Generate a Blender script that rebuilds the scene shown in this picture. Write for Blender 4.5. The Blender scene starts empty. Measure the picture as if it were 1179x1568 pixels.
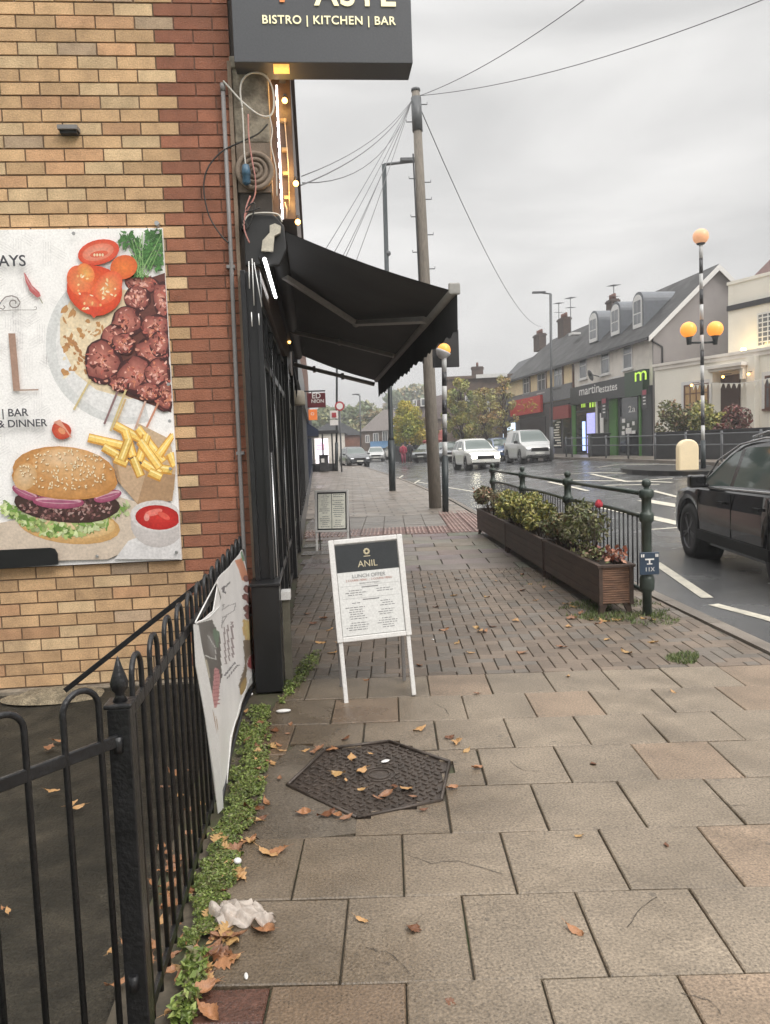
import bpy, math, random
from mathutils import Vector, Matrix, Euler, noise
random.seed(11)
rnd = random.random
def ru(a, b): return a + (b - a) * rnd()
rad = math.radians
SC = bpy.context.scene
COL = SC.collection
# ------------------------------------------------------------------ camera
PW, PH, FPX, EYE = 1179.0, 1568.0, 1180.0, 1.5
YAW, PITCH, ROLL = rad(2.36), rad(4.75), 0.036
_F = Vector((math.sin(YAW) * math.cos(PITCH), math.cos(YAW) * math.cos(PITCH), -math.sin(PITCH)))
_R = Vector((math.cos(YAW), -math.sin(YAW), 0))
_U = _R.cross(_F)
CR = _R * math.cos(ROLL) - _U * math.sin(ROLL)
CU = _U * math.cos(ROLL) + _R * math.sin(ROLL)
CO = Vector((0, 0, EYE))
cd = bpy.data.cameras.new('camera'); cam = bpy.data.objects.new('camera', cd); COL.objects.link(cam)
cam.matrix_world = Matrix(((CR.x, CU.x, -_F.x, 0), (CR.y, CU.y, -_F.y, 0), (CR.z, CU.z, -_F.z, EYE), (0, 0, 0, 1)))
cd.sensor_fit = 'HORIZONTAL'; cd.sensor_width = 36; cd.lens = FPX / PW * 36
cd.clip_start = 0.05; cd.clip_end = 3000
SC.camera = cam
SC.view_settings.view_transform = 'Standard'; SC.view_settings.look = 'None'
SC.view_settings.exposure = 0.5; SC.view_settings.gamma = 1
# ------------------------------------------------------------------ sky: an overcast day
SUN_EL, SUN_AZ = rad(42), rad(140)     # azimuth from +Y towards +X
w = bpy.data.worlds.new('World'); SC.world = w; w.use_nodes = True
nt = w.node_tree; nt.nodes.clear()
def N(t, **k):
    n = nt.nodes.new(t)
    for a, b in k.items(): setattr(n, a, b)
    return n
out = N('ShaderNodeOutputWorld'); bg = N('ShaderNodeBackground')
sky = N('ShaderNodeTexSky', sky_type='NISHITA'); sky.sun_disc = False
sky.sun_elevation = SUN_EL; sky.sun_rotation = SUN_AZ; sky.air_density = 1.0; sky.dust_density = 4.0
hsv = N('ShaderNodeHueSaturation'); hsv.inputs['Saturation'].default_value = 0.12
tc = N('ShaderNodeTexCoord'); mp = N('ShaderNodeMapping'); mp.inputs['Scale'].default_value = (1, 1, 3.2)
nz = N('ShaderNodeTexNoise'); nz.inputs['Scale'].default_value = 2.1; nz.inputs['Detail'].default_value = 7
nz.inputs['Roughness'].default_value = 0.5; nz.inputs['Distortion'].default_value = 0.5
cr = N('ShaderNodeValToRGB')
cr.color_ramp.elements[0].position = 0.36; cr.color_ramp.elements[0].color = (4.9, 4.88, 4.84, 1)
cr.color_ramp.elements[1].position = 0.66; cr.color_ramp.elements[1].color = (7.7, 7.6, 7.45, 1)
mx = N('ShaderNodeMix', data_type='RGBA', blend_type='MIX'); mx.inputs[0].default_value = 0.86
L = nt.links.new
L(tc.outputs['Generated'], mp.inputs['Vector']); L(mp.outputs[0], nz.inputs['Vector']); L(nz.outputs['Fac'], cr.inputs['Fac'])
L(sky.outputs[0], hsv.inputs['Color']); L(hsv.outputs[0], mx.inputs[6]); L(cr.outputs[0], mx.inputs[7])
sx = N('ShaderNodeSeparateXYZ'); el = N('ShaderNodeMapRange'); el.inputs[1].default_value = 0.45; el.inputs[2].default_value = 1.0
el.inputs[3].default_value = 1.0; el.inputs[4].default_value = 4.0        # an overcast sky is brightest overhead
ml = N('ShaderNodeMix', data_type='RGBA', blend_type='MULTIPLY'); ml.inputs[0].default_value = 1
L(tc.outputs['Generated'], sx.inputs[0]); L(sx.outputs['Z'], el.inputs[0]); L(mx.outputs[2], ml.inputs[6]); L(el.outputs[0], ml.inputs[7])
L(ml.outputs[2], bg.inputs['Color']); bg.inputs['Strength'].default_value = 0.095
L(bg.outputs[0], out.inputs['Surface'])
sd = bpy.data.lights.new('sun', 'SUN'); sd.energy = 1.15; sd.angle = rad(25); sd.color = (1, 0.95, 0.89)
sun = bpy.data.objects.new('sun', sd); COL.objects.link(sun)
sun.rotation_euler = Vector((math.sin(SUN_AZ) * math.cos(SUN_EL), math.cos(SUN_AZ) * math.cos(SUN_EL), math.sin(SUN_EL))).to_track_quat('Z', 'Y').to_euler()
# ------------------------------------------------------------------ geometry of the place
def sstep(a, b, x):
    t = min(1, max(0, (x - a) / (b - a))); return t * t * (3 - 2 * t)
def HT(x, y):                       # lie of the land: flat near by, rising across the road and away
    return 0.065 * sstep(10, 25, y) * min(8.5, max(0, x - 3.5)) + 0.005 * max(0, min(y, 120) - 25)
def ray(px, py): return _F + CR * ((px - PW / 2) / FPX) - CU * ((py - PH / 2) / FPX)
def onplane(px, py, p, n):
    r = ray(px, py); return CO + r * ((Vector(p) - CO).dot(n) / r.dot(n))
def ong(px, py, z=0.0):
    r = ray(px, py); return CO + r * ((z - EYE) / r.z)
def ony(px, py, y):
    r = ray(px, py); return CO + r * (y / r.y)
class Fr:
    def __init__(s, o, deg):
        s.a = rad(deg); s.o = Vector(o); s.ex = Vector((math.cos(s.a), math.sin(s.a), 0)); s.ey = Vector((-math.sin(s.a), math.cos(s.a), 0))
        s.M = Matrix.Translation(s.o) @ Matrix.Rotation(s.a, 4, 'Z')
    def hx(s, v, px, py): return s.loc(onplane(px, py, s.o + s.ex * v, s.ex))
    def hy(s, v, px, py): return s.loc(onplane(px, py, s.o + s.ey * v, s.ey))
    def loc(s, p): d = p - s.o; return Vector((d.dot(s.ex), d.dot(s.ey), d.z))
    def w(s, x, y, z=0): return s.o + s.ex * x + s.ey * y + Vector((0, 0, z))
WF = Fr((0, 0, 0), 0)
B = Fr((-.29, 0, 0), 2.55)          # the shop row on the left
S = Fr((0, 0, 0), -3.0)             # the paving slabs
_t = ony(1000, 703, 38.0); T = Fr((_t.x, _t.y, 0), 4.7)       # the terrace across the road
_u = ony(1003, 660, 37.4); U = Fr((_u.x, _u.y, 0), 22.0)      # the pale public house
KL = [(-6, 2.92), (5, 2.92), (8, 2.90), (16, 2.72), (21, 2.80), (30, 2.55), (40, 2.05), (57, 1.0), (80, -1.2), (130, -7)]
def kl(y):
    for (a, b), (c, d) in zip(KL, KL[1:]):
        if y <= c: return b + (d - b) * (y - a) / (c - a)
    return KL[-1][1]
def kr(y): return (T.w(-3.0, 0).x) - (y - 38) * math.tan(T.a) if y > 8 else (T.w(-3.0, 0).x) + 30 * math.tan(T.a)
# ------------------------------------------------------------------ materials
MATS = {}
def mat(name, col=(.5, .5, .5), rough=.6, metal=0.0, var=.18, scale=6.0, fine=90.0, finev=.12, bump=0.0, bscale=120.0,
        attr=False, emit=0.0, ecol=None, alpha=1.0, spec=.5, rvar=.0, dirt=0.0, dcol=(.05, .045, .035), dscale=1.3, dlo=.48, dhi=.7, trans=0.0, coat=0.0, wave=None, stretch=None, damp=0.0, spots=0.0):
    if name in MATS: return MATS[name]
    m = bpy.data.materials.new(name); m.use_nodes = True; t = m.node_tree; t.nodes.clear(); ln = t.links.new
    def n(ty, **k):
        q = t.nodes.new(ty)
        for a, b in k.items(): setattr(q, a, b)
        return q
    o = n('ShaderNodeOutputMaterial'); p = n('ShaderNodeBsdfPrincipled'); ln(p.outputs[0], o.inputs[0])
    tcn = n('ShaderNodeTexCoord'); vec = tcn.outputs['Object']
    if stretch:
        q = n('ShaderNodeMapping'); q.inputs['Scale'].default_value = stretch; ln(vec, q.inputs['Vector']); vec = q.outputs[0]
    if attr:
        a = n('ShaderNodeAttribute'); a.attribute_name = 'Col'; c = a.outputs['Color']
    else:
        a = n('ShaderNodeRGB'); a.outputs[0].default_value = (*col, 1); c = a.outputs[0]
    def mul(c, sc, v, det=5):
        if v <= 0: return c
        z = n('ShaderNodeTexNoise'); z.inputs['Scale'].default_value = sc; z.inputs['Detail'].default_value = det; ln(vec, z.inputs['Vector'])
        r = n('ShaderNodeMapRange'); r.inputs[1].default_value = .25; r.inputs[2].default_value = .75
        r.inputs[3].default_value = 1 - v; r.inputs[4].default_value = 1 + v; ln(z.outputs['Fac'], r.inputs[0])
        x = n('ShaderNodeMix', data_type='RGBA', blend_type='MULTIPLY'); x.inputs[0].default_value = 1
        ln(c, x.inputs[6]); ln(r.outputs[0], x.inputs[7]); return x.outputs[2]
    c = mul(c, scale, var); c = mul(c, fine, finev, 3)
    if dirt > 0:
        z = n('ShaderNodeTexNoise'); z.inputs['Scale'].default_value = dscale; z.inputs['Detail'].default_value = 9; z.inputs['Roughness'].default_value = .62; ln(vec, z.inputs['Vector'])
        r = n('ShaderNodeMapRange'); r.inputs[1].default_value = dlo; r.inputs[2].default_value = dhi; r.inputs[4].default_value = dirt; ln(z.outputs['Fac'], r.inputs[0])
        x = n('ShaderNodeMix', data_type='RGBA'); ln(r.outputs[0], x.inputs[0]); ln(c, x.inputs[6]); x.inputs[7].default_value = (*dcol, 1); c = x.outputs[2]
    if spots > 0:                     # trodden gum and grit
        v = n('ShaderNodeTexVoronoi'); v.inputs['Scale'].default_value = 7; ln(vec, v.inputs['Vector'])
        r = n('ShaderNodeMapRange'); r.inputs[1].default_value = .07; r.inputs[2].default_value = .1; r.inputs[3].default_value = spots; r.inputs[4].default_value = 0; ln(v.outputs['Distance'], r.inputs[0])
        z = n('ShaderNodeTexNoise'); z.inputs['Scale'].default_value = 2.3; ln(vec, z.inputs['Vector']); g_ = n('ShaderNodeMath', operation='GREATER_THAN'); g_.inputs[1].default_value = .55; ln(z.outputs['Fac'], g_.inputs[0])
        mm = n('ShaderNodeMath', operation='MULTIPLY'); ln(r.outputs[0], mm.inputs[0]); ln(g_.outputs[0], mm.inputs[1])
        x = n('ShaderNodeMix', data_type='RGBA'); ln(mm.outputs[0], x.inputs[0]); ln(c, x.inputs[6]); x.inputs[7].default_value = (.07, .06, .05, 1); c = x.outputs[2]
    if spots > 0:                     # dark aggregate specks
        v = n('ShaderNodeTexVoronoi'); v.inputs['Scale'].default_value = 75; v.inputs['Randomness'].default_value = 1; ln(vec, v.inputs['Vector'])
        r = n('ShaderNodeMapRange'); r.inputs[1].default_value = .12; r.inputs[2].default_value = .3; r.inputs[3].default_value = .75; r.inputs[4].default_value = 0; ln(v.outputs['Distance'], r.inputs[0])
        sc_ = n('ShaderNodeSeparateColor'); ln(v.outputs['Color'], sc_.inputs[0]); g_ = n('ShaderNodeMath', operation='GREATER_THAN'); g_.inputs[1].default_value = .6; ln(sc_.outputs[0], g_.inputs[0])
        mm = n('ShaderNodeMath', operation='MULTIPLY'); ln(r.outputs[0], mm.inputs[0]); ln(g_.outputs[0], mm.inputs[1])
        x = n('ShaderNodeMix', data_type='RGBA'); ln(mm.outputs[0], x.inputs[0]); ln(c, x.inputs[6]); x.inputs[7].default_value = (.075, .06, .045, 1); c = x.outputs[2]
    dampf = None
    if damp > 0:                      # rain-damp patches, commonest towards the building
        sp = n('ShaderNodeSeparateXYZ'); ln(vec, sp.inputs[0]); gx = n('ShaderNodeMapRange'); gx.inputs[1].default_value = -.9; gx.inputs[2].default_value = 1.3; gx.inputs[3].default_value = .3; gx.inputs[4].default_value = -.12; ln(sp.outputs[0], gx.inputs[0])
        z = n('ShaderNodeTexNoise'); z.inputs['Scale'].default_value = .9; z.inputs['Detail'].default_value = 8; z.inputs['Roughness'].default_value = .6; ln(vec, z.inputs['Vector'])
        ad = n('ShaderNodeMath', operation='ADD'); ln(z.outputs['Fac'], ad.inputs[0]); ln(gx.outputs[0], ad.inputs[1])
        r = n('ShaderNodeMapRange'); r.inputs[1].default_value = .42; r.inputs[2].default_value = .72; r.inputs[4].default_value = damp; ln(ad.outputs[0], r.inputs[0]); dampf = r.outputs[0]
        x = n('ShaderNodeMix', data_type='RGBA', blend_type='MULTIPLY'); ln(dampf, x.inputs[0]); ln(c, x.inputs[6]); x.inputs[7].default_value = (.42, .38, .33, 1); c = x.outputs[2]
    ln(c, p.inputs['Base Color'])
    p.inputs['Roughness'].default_value = rough; p.inputs['Metallic'].default_value = metal
    p.inputs['Specular IOR Level'].default_value = spec
    if coat: p.inputs['Coat Weight'].default_value = coat; p.inputs['Coat Roughness'].default_value = .06
    if trans: p.inputs['Transmission Weight'].default_value = trans
    if alpha < 1: p.inputs['Alpha'].default_value = alpha
    if rvar > 0:
        z = n('ShaderNodeTexNoise'); z.inputs['Scale'].default_value = 1.1 if rvar < 1 else 3; z.inputs['Detail'].default_value = 6; ln(vec, z.inputs['Vector'])
        r = n('ShaderNodeMapRange'); r.inputs[1].default_value = .35; r.inputs[2].default_value = .65
        r.inputs[3].default_value = max(.04, rough - rvar); r.inputs[4].default_value = min(1, rough + rvar); ln(z.outputs['Fac'], r.inputs[0]); ln(r.outputs[0], p.inputs['Roughness'])
    if dampf is not None:
        r = n('ShaderNodeMapRange'); r.inputs[3].default_value = rough + .1; r.inputs[4].default_value = .2; ln(dampf, r.inputs[0]); ln(r.outputs[0], p.inputs['Roughness'])
    if bump > 0:
        z = n('ShaderNodeTexNoise'); z.inputs['Scale'].default_value = bscale; z.inputs['Detail'].default_value = 4; ln(vec, z.inputs['Vector'])
        b = n('ShaderNodeBump'); b.inputs['Strength'].default_value = bump; b.inputs['Distance'].default_value = .01; ln(z.outputs['Fac'], b.inputs['Height']); ln(b.outputs[0], p.inputs['Normal'])
    if emit > 0:
        if ecol: p.inputs['Emission Color'].default_value = (*ecol, 1)
        else: ln(c, p.inputs['Emission Color'])
        p.inputs['Emission Strength'].default_value = emit
    MATS[name] = m; return m
def bricks_mat(name, c1, c2, cm, bw, bh, mortar=.012, rough=.8, axis='xz', offset=.5, var=.2, rvar=0, scale=1.0, dirt=.3):
    """procedural brick/paving courses in metres"""
    if name in MATS: return MATS[name]
    m = mat(name, rough=rough, rvar=rvar); t = m.node_tree; ln = t.links.new; p = [q for q in t.nodes if q.type == 'BSDF_PRINCIPLED'][0]
    tcn = t.nodes.new('ShaderNodeTexCoord'); sp = t.nodes.new('ShaderNodeSeparateXYZ'); cb = t.nodes.new('ShaderNodeCombineXYZ')
    ln(tcn.outputs['Object'], sp.inputs[0])
    if axis == 'xyz':   # walls of any heading: x+y along, z up
        ad = t.nodes.new('ShaderNodeMath'); ad.operation = 'ADD'; ln(sp.outputs[0], ad.inputs[0]); ln(sp.outputs[1], ad.inputs[1]); ln(ad.outputs[0], cb.inputs[0]); ln(sp.outputs[2], cb.inputs[1])
    elif axis == 'xz': ln(sp.outputs[0], cb.inputs[0]); ln(sp.outputs[2], cb.inputs[1])
    else: ln(sp.outputs[0], cb.inputs[0]); ln(sp.outputs[1], cb.inputs[1])
    bk = t.nodes.new('ShaderNodeTexBrick'); ln(cb.outputs[0], bk.inputs['Vector'])
    bk.inputs['Scale'].default_value = 1; bk.inputs['Brick Width'].default_value = bw; bk.inputs['Row Height'].default_value = bh; bk.inputs['Mortar Size'].default_value = mortar
    bk.inputs['Color1'].default_value = (*c1, 1); bk.inputs['Color2'].default_value = (*c2, 1); bk.inputs['Mortar'].default_value = (*cm, 1); bk.offset = offset
    z = t.nodes.new('ShaderNodeTexNoise'); z.inputs['Scale'].default_value = 1.4; z.inputs['Detail'].default_value = 8; ln(tcn.outputs['Object'], z.inputs['Vector'])
    r = t.nodes.new('ShaderNodeMapRange'); r.inputs[1].default_value = .3; r.inputs[2].default_value = .7; r.inputs[3].default_value = 1 - dirt; r.inputs[4].default_value = 1 + dirt * .6; ln(z.outputs['Fac'], r.inputs[0])
    x = t.nodes.new('ShaderNodeMix'); x.data_type = 'RGBA'; x.blend_type = 'MULTIPLY'; x.inputs[0].default_value = 1; ln(bk.outputs['Color'], x.inputs[6]); ln(r.outputs[0], x.inputs[7])
    ln(x.outputs[2], p.inputs['Base Color'])
    b = t.nodes.new('ShaderNodeBump'); b.inputs['Strength'].default_value = .5; b.inputs['Distance'].default_value = .006; b.invert = True; ln(bk.outputs['Fac'], b.inputs['Height']); ln(b.outputs[0], p.inputs['Normal'])
    return m
# ------------------------------------------------------------------ mesh builder
class MB:
    def __init__(s, T=None): s.v = []; s.f = []; s.m = []; s.c = []; s.T = T.M if isinstance(T, Fr) else (T or Matrix.Identity(4)); s.mi = 0; s.col = (1, 1, 1); s.sm = []; s.smooth = False
    def add(s, vs, fs, cols=None, T=None):
        o = len(s.v); M = s.T @ T if T is not None else s.T
        s.v += [tuple(M @ Vector(q)) for q in vs]
        for i, f in enumerate(fs):
            s.f.append([o + k for k in f]); s.m.append(s.mi); s.sm.append(s.smooth)
            s.c.append(cols[i] if cols else s.col)
        return s
    def box(s, x0, x1, y0, y1, z0, z1, T=None):
        return s.add([(x0, y0, z0), (x1, y0, z0), (x1, y1, z0), (x0, y1, z0), (x0, y0, z1), (x1, y0, z1), (x1, y1, z1), (x0, y1, z1)],
                     [(0, 3, 2, 1), (4, 5, 6, 7), (0, 1, 5, 4), (1, 2, 6, 5), (2, 3, 7, 6), (3, 0, 4, 7)], T=T)
    def bev(s, x0, x1, y0, y1, z0, z1, b, T=None):       # slab with chamfered top edge
        vs = [(x0, y0, z0), (x1, y0, z0), (x1, y1, z0), (x0, y1, z0), (x0, y0, z1 - b), (x1, y0, z1 - b), (x1, y1, z1 - b), (x0, y1, z1 - b),
              (x0 + b, y0 + b, z1), (x1 - b, y0 + b, z1), (x1 - b, y1 - b, z1), (x0 + b, y1 - b, z1)]
        return s.add(vs, [(0, 1, 5, 4), (1, 2, 6, 5), (2, 3, 7, 6), (3, 0, 4, 7), (4, 5, 9, 8), (5, 6, 10, 9), (6, 7, 11, 10), (7, 4, 8, 11), (8, 9, 10, 11)], T=T)
    def tube(s, pts, r, n=8, cap=True, T=None):
        pts = [Vector(p) for p in pts]; k = len(pts); rs = r if isinstance(r, (list, tuple)) else [r] * k
        vs = []; fs = []; up = None
        for i, p in enumerate(pts):
            d = (pts[min(i + 1, k - 1)] - pts[max(i - 1, 0)]).normalized()
            if up is None: up = Vector((0, 0, 1)) if abs(d.z) < .9 else Vector((1, 0, 0))
            a = d.cross(up).normalized(); b = a.cross(d).normalized(); up = b
            for j in range(n):
                t = 2 * math.pi * j / n; vs.append(tuple(p + (a * math.cos(t) + b * math.sin(t)) * rs[i]))
        for i in range(k - 1):
            for j in range(n): fs.append((i * n + j, i * n + (j + 1) % n, (i + 1) * n + (j + 1) % n, (i + 1) * n + j))
        if cap: fs += [tuple(range(n - 1, -1, -1)), tuple((k - 1) * n + j for j in range(n))]
        o = s.smooth; s.smooth = True; s.add(vs, fs, T=T); s.smooth = o
        if cap: s.sm[-1] = s.sm[-2] = False
        return s
    def lathe(s, prof, n=20, T=None, smooth=True):
        vs = []; fs = []
        for (r, z) in prof:
            for j in range(n): t = 2 * math.pi * j / n; vs.append((r * math.cos(t), r * math.sin(t), z))
        for i in range(len(prof) - 1):
            for j in range(n): fs.append((i * n + j, i * n + (j + 1) % n, (i + 1) * n + (j + 1) % n, (i + 1) * n + j))
        fs += [tuple(range(n - 1, -1, -1)), tuple((len(prof) - 1) * n + j for j in range(n))]
        o = s.smooth; s.smooth = smooth; s.add(vs, fs, T=T); s.smooth = o; return s
    def prism(s, poly, h0, h1, T=None):
        n = len(poly); vs = [(x, y, h0) for x, y in poly] + [(x, y, h1) for x, y in poly]
        return s.add(vs, [tuple(range(n - 1, -1, -1)), tuple(range(n, 2 * n))] + [(i, (i + 1) % n, n + (i + 1) % n, n + i) for i in range(n)], T=T)
    def sphere(s, c, r, n=16, m=10, T=None, sq=(1, 1, 1)):
        pr = []; vs = []; fs = []
        for i in range(m + 1):
            a = math.pi * i / m - math.pi / 2
            for j in range(n):
                t = 2 * math.pi * j / n; vs.append((c[0] + r * sq[0] * math.cos(a) * math.cos(t), c[1] + r * sq[1] * math.cos(a) * math.sin(t), c[2] + r * sq[2] * math.sin(a)))
        for i in range(m):
            for j in range(n): fs.append((i * n + j, i * n + (j + 1) % n, (i + 1) * n + (j + 1) % n, (i + 1) * n + j))
        o = s.smooth; s.smooth = True; s.add(vs, fs, T=T); s.smooth = o; return s
    def build(s, name, mats, parent=None, origin=None, bevel=0, label=None, kind=None):
        me = bpy.data.meshes.new(name); mats = mats if isinstance(mats, list) else [mats]
        if parent is not None:
            Pm = WM[parent.name].inverted(); vv = [tuple(Pm @ Vector(q)) for q in s.v]
        elif origin is not None:
            og = Vector(origin); vv = [tuple(Vector(q) - og) for q in s.v]
        else: vv = s.v
        me.from_pydata(vv, [], s.f); me.update()
        for q in mats: me.materials.append(q)
        me.polygons.foreach_set('material_index', s.m); me.polygons.foreach_set('use_smooth', s.sm)
        if any(c != (1, 1, 1) for c in s.c):
            a = me.color_attributes.new('Col', 'FLOAT_COLOR', 'CORNER'); buf = []
            for p, c in zip(s.f, s.c):
                if len(c) == len(p) and isinstance(c[0], (tuple, list)):
                    for q in c: buf += [q[0], q[1], q[2], 1]
                else: buf += [c[0], c[1], c[2], 1] * len(p)
            a.data.foreach_set('color', buf)
        o = bpy.data.objects.new(name, me); COL.objects.link(o)
        if parent is not None: o.parent = parent; WM[o.name] = WM[parent.name].copy()
        elif origin is not None: o.location = origin; WM[o.name] = Matrix.Translation(origin)
        else: WM[o.name] = Matrix.Identity(4)
        if bevel:
            md = o.modifiers.new('bevel', 'BEVEL'); md.width = bevel; md.segments = 2; md.limit_method = 'ANGLE'; md.angle_limit = rad(40)
        if label: o['label'] = label
        if kind: o['kind'] = kind
        return o
WM = {}
def tag(o, label, cat, group=None):
    o['label'] = label; o['category'] = cat
    if group: o['group'] = group
    return o
def thing(name, label, cat, loc=(0, 0, 0), rz=0.0, group=None, rot=None):
    o = bpy.data.objects.new(name, None); COL.objects.link(o); o.empty_display_size = .2
    o.location = loc; o.rotation_euler = rot if rot else (0, 0, rz)
    WM[o.name] = Matrix.Translation(loc) @ (Euler(rot).to_matrix().to_4x4() if rot else Matrix.Rotation(rz, 4, 'Z'))
    return tag(o, label, cat, group)
def struct(o): o['kind'] = 'structure'; return o
def kids(o): return [c for c in o.children]
def dup(root, M, label, group=None):
    def cp(o, par):
        c = o.copy(); COL.objects.link(c)
        if par is not None: c.parent = par
        for ch in kids(o): cp(ch, c)
        return c
    r = cp(root, None); r.matrix_world = M; WM[r.name] = M.copy(); r['label'] = label
    if group: r['group'] = group
    return r
TEXTC = {}
def text_mesh(txt, size, align='LEFT', bold=0.0, ext=0.0, spacing=1.0):
    cu = bpy.data.curves.new('txt', 'FONT'); cu.body = txt; cu.size = size; cu.align_x = align; cu.extrude = ext; cu.offset = bold; cu.space_character = spacing; cu.resolution_u = 4
    ob = bpy.data.objects.new('txt', cu); COL.objects.link(ob)
    bpy.context.view_layer.update()
    me = ob.evaluated_get(bpy.context.evaluated_depsgraph_get()).to_mesh()
    vs = [tuple(v.co) for v in me.vertices]; fs = [tuple(p.vertices) for p in me.polygons]
    ob.to_mesh_clear(); bpy.data.objects.remove(ob); bpy.data.curves.remove(cu)
    return vs, fs
def addtext(mb, txt, size, T, align='LEFT', bold=0.0, ext=0.0, spacing=1.0):
    vs, fs = text_mesh(txt, size, align, bold, ext, spacing); mb.add(vs, fs, T=T)
def plmat(o, ex, ey):                # local x,y plane -> matrix
    ex = Vector(ex).normalized(); ey = Vector(ey).normalized(); ez = ex.cross(ey)
    return Matrix(((ex.x, ey.x, ez.x, o[0]), (ex.y, ey.y, ez.y, o[1]), (ex.z, ey.z, ez.z, o[2]), (0, 0, 0, 1)))
# ================================================================== GROUND
m_slab = mat('slab_stone', attr=True, rough=.42, var=.22, scale=3.5, fine=110, finev=.5, bump=.4, bscale=140, damp=.85, spots=.5, dirt=.6, dcol=(.09, .07, .045), dscale=1.7, dlo=.5, dhi=.75)
m_block = mat('block_stone', attr=True, rough=.45, var=.22, scale=3, fine=150, finev=.3, bump=.3, bscale=150, damp=.7, dirt=.5, dcol=(.06, .05, .035), dscale=1.2)
m_dirt = mat('joint_dirt', (.065, .053, .036), rough=.7, var=.3, fine=60, finev=.3, dirt=.8, dcol=(.05, .075, .02), dscale=2.5, dlo=.52, dhi=.65)
m_tar = mat('wet_tarmac', (.1, .1, .1), rough=.2, var=.25, scale=.7, fine=220, finev=.35, bump=.35, bscale=260, rvar=.12)
m_mark = mat('road_paint', (.6, .56, .46), rough=.45, var=.12, fine=40, finev=.2, dirt=.6, dcol=(.1, .1, .1), dscale=5, dlo=.5, dhi=.75)
m_yard = mat('yard_tarmac', (.034, .029, .02), rough=.72, spec=.3, var=.5, scale=9, fine=160, finev=.7, bump=1.0, bscale=60, dirt=.85, dcol=(.012, .011, .007), dscale=2.2, dlo=.42, dhi=.6)
m_pave2 = bricks_mat('far_paving', (.25, .21, .175), (.19, .16, .13), (.07, .055, .04), .6, .42, .02, rough=.42, axis='xy', rvar=.15)
m_grass = mat('grass_ground', (.06, .085, .03), rough=.9, var=.4, scale=2)
def sheet(name, m, xs, ys, zf, kind='structure'):
    b = MB(); n = len(ys); vs = []
    for y in ys:
        xx = xs(y)
        for x in xx: vs.append((x, y, zf(x, y)))
    k = len(xs(ys[0])); b.smooth = True
    b.add(vs, [(j * k + i, j * k + i + 1, (j + 1) * k + i + 1, (j + 1) * k + i) for j in range(n - 1) for i in range(k - 1)])
    o = b.build(name, m); o['kind'] = kind; return o
ysr = [-6, 0, 3, 6] + [8 + 2 * i for i in range(60)]
def lin(a, b, n): return [a + (b - a) * i / (n - 1) for i in range(n)]
sheet('terrain', m_grass, lambda y: [-500, -200, -60] + lin(-30, 40, 15) + [80, 200, 500], [-100, -60] + ysr + [200, 400, 600], lambda x, y: HT(x, y) - .3)
sheet('road', m_tar, lambda y: lin(kl(y) + .06, kr(y) - .05, 16), ysr, lambda x, y: HT(x, y) - .11)
sheet('pavement_far_side', m_pave2, lambda y: lin(kr(y), kr(y) + 26, 12), ysr, lambda x, y: HT(x, y))
def front(y): return -.29 - .0445 * y - .04
sheet('pavement_beyond', m_pave2, lambda y: lin(front(y) - .6, kl(y) - .14, 7), [16.9, 18] + [20 + 2 * i for i in range(40)], lambda x, y: HT(x, y) + .004)
sheet('pavement_bed', m_dirt, lambda y: [front(y) - .3, (kl(y) + front(y)) / 2, kl(y) - .1], [-3, 2, 5, 8, 12, 17.2], lambda x, y: -.016)
# kerbs
def kerb(name, fx, side, y0, y1):
    b = MB(); y = y0
    while y < y1:
        L_ = .9; xa, xb = fx(y), fx(y + L_); g = ru(.85, 1.1); b.col = (.2 * g, .17 * g, .14 * g)
        za, zb = HT(xa, y), HT(xb, y + L_)
        vs = []
        for (xx, yy, zz) in ((xa, y + .004, za), (xb, y + L_ - .004, zb)):
            for (dx, dz) in ((-.14, -.2), (-.14, .004), (-.02, .004), (0, -.012), (.015, -.2)): vs.append((xx + dx * side, yy, zz + dz))
        b.add(vs, [(i, i + 1, i + 6, i + 5) for i in range(4)] + [(0, 1, 2, 3, 4), (9, 8, 7, 6, 5)]); y += L_
    struct(b.build(name, m_block))
kerb('kerb', lambda y: kl(y) + .05, 1, -3, 100); kerb('kerb_far_side', lambda y: kr(y) + .01, -1, 6, 110)
# slabs, individually laid
MAN = [ong(*p) for p in ((438, 1202), (498, 1146), (596, 1134), (690, 1166), (677, 1226), (546, 1253))]
PATCH = [ong(*p) for p in ((392, 1190), (455, 1138), (498, 1146), (438, 1202), (546, 1253), (548, 1274), (405, 1290), (372, 1262))]
def inpoly(x, y, P):
    r = False; j = len(P) - 1
    for i in range(len(P)):
        if (P[i].y > y) != (P[j].y > y) and x < (P[j].x - P[i].x) * (y - P[i].y) / (P[j].y - P[i].y) + P[i].x: r = not r
        j = i
    return r
b = MB(S); SX, SY = .38, .415
def slabcol():
    g = ru(.9, 1.08); h = rnd()
    if h < .22: return (.245 * g, .18 * g, .125 * g)
    return (.228 * g, .184 * g, .135 * g)
def lay_slab(b, x0, x1, y0, y1, dz=0, g=.0032, col=None):
    b.col = col or slabcol(); t = Matrix.Translation(((x0 + x1) / 2, (y0 + y1) / 2, 0)) @ Euler((ru(-.008, .008), ru(-.008, .008), ru(-.007, .007))).to_matrix().to_4x4()
    hx, hy = (x1 - x0) / 2 - g * ru(.6, 1.35), (y1 - y0) / 2 - g * ru(.6, 1.35)
    b.bev(-hx, hx, -hy, hy, -.05, dz + ru(-.0015, .0015), .004, T=t)
def curve0(P, x):
    if x <= P[0][0]: return P[0][1]
    for (a, c), (d, e) in zip(P, P[1:]):
        if x <= d: return c + (e - c) * (x - a) / (d - a)
    return P[-1][1]
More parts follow.
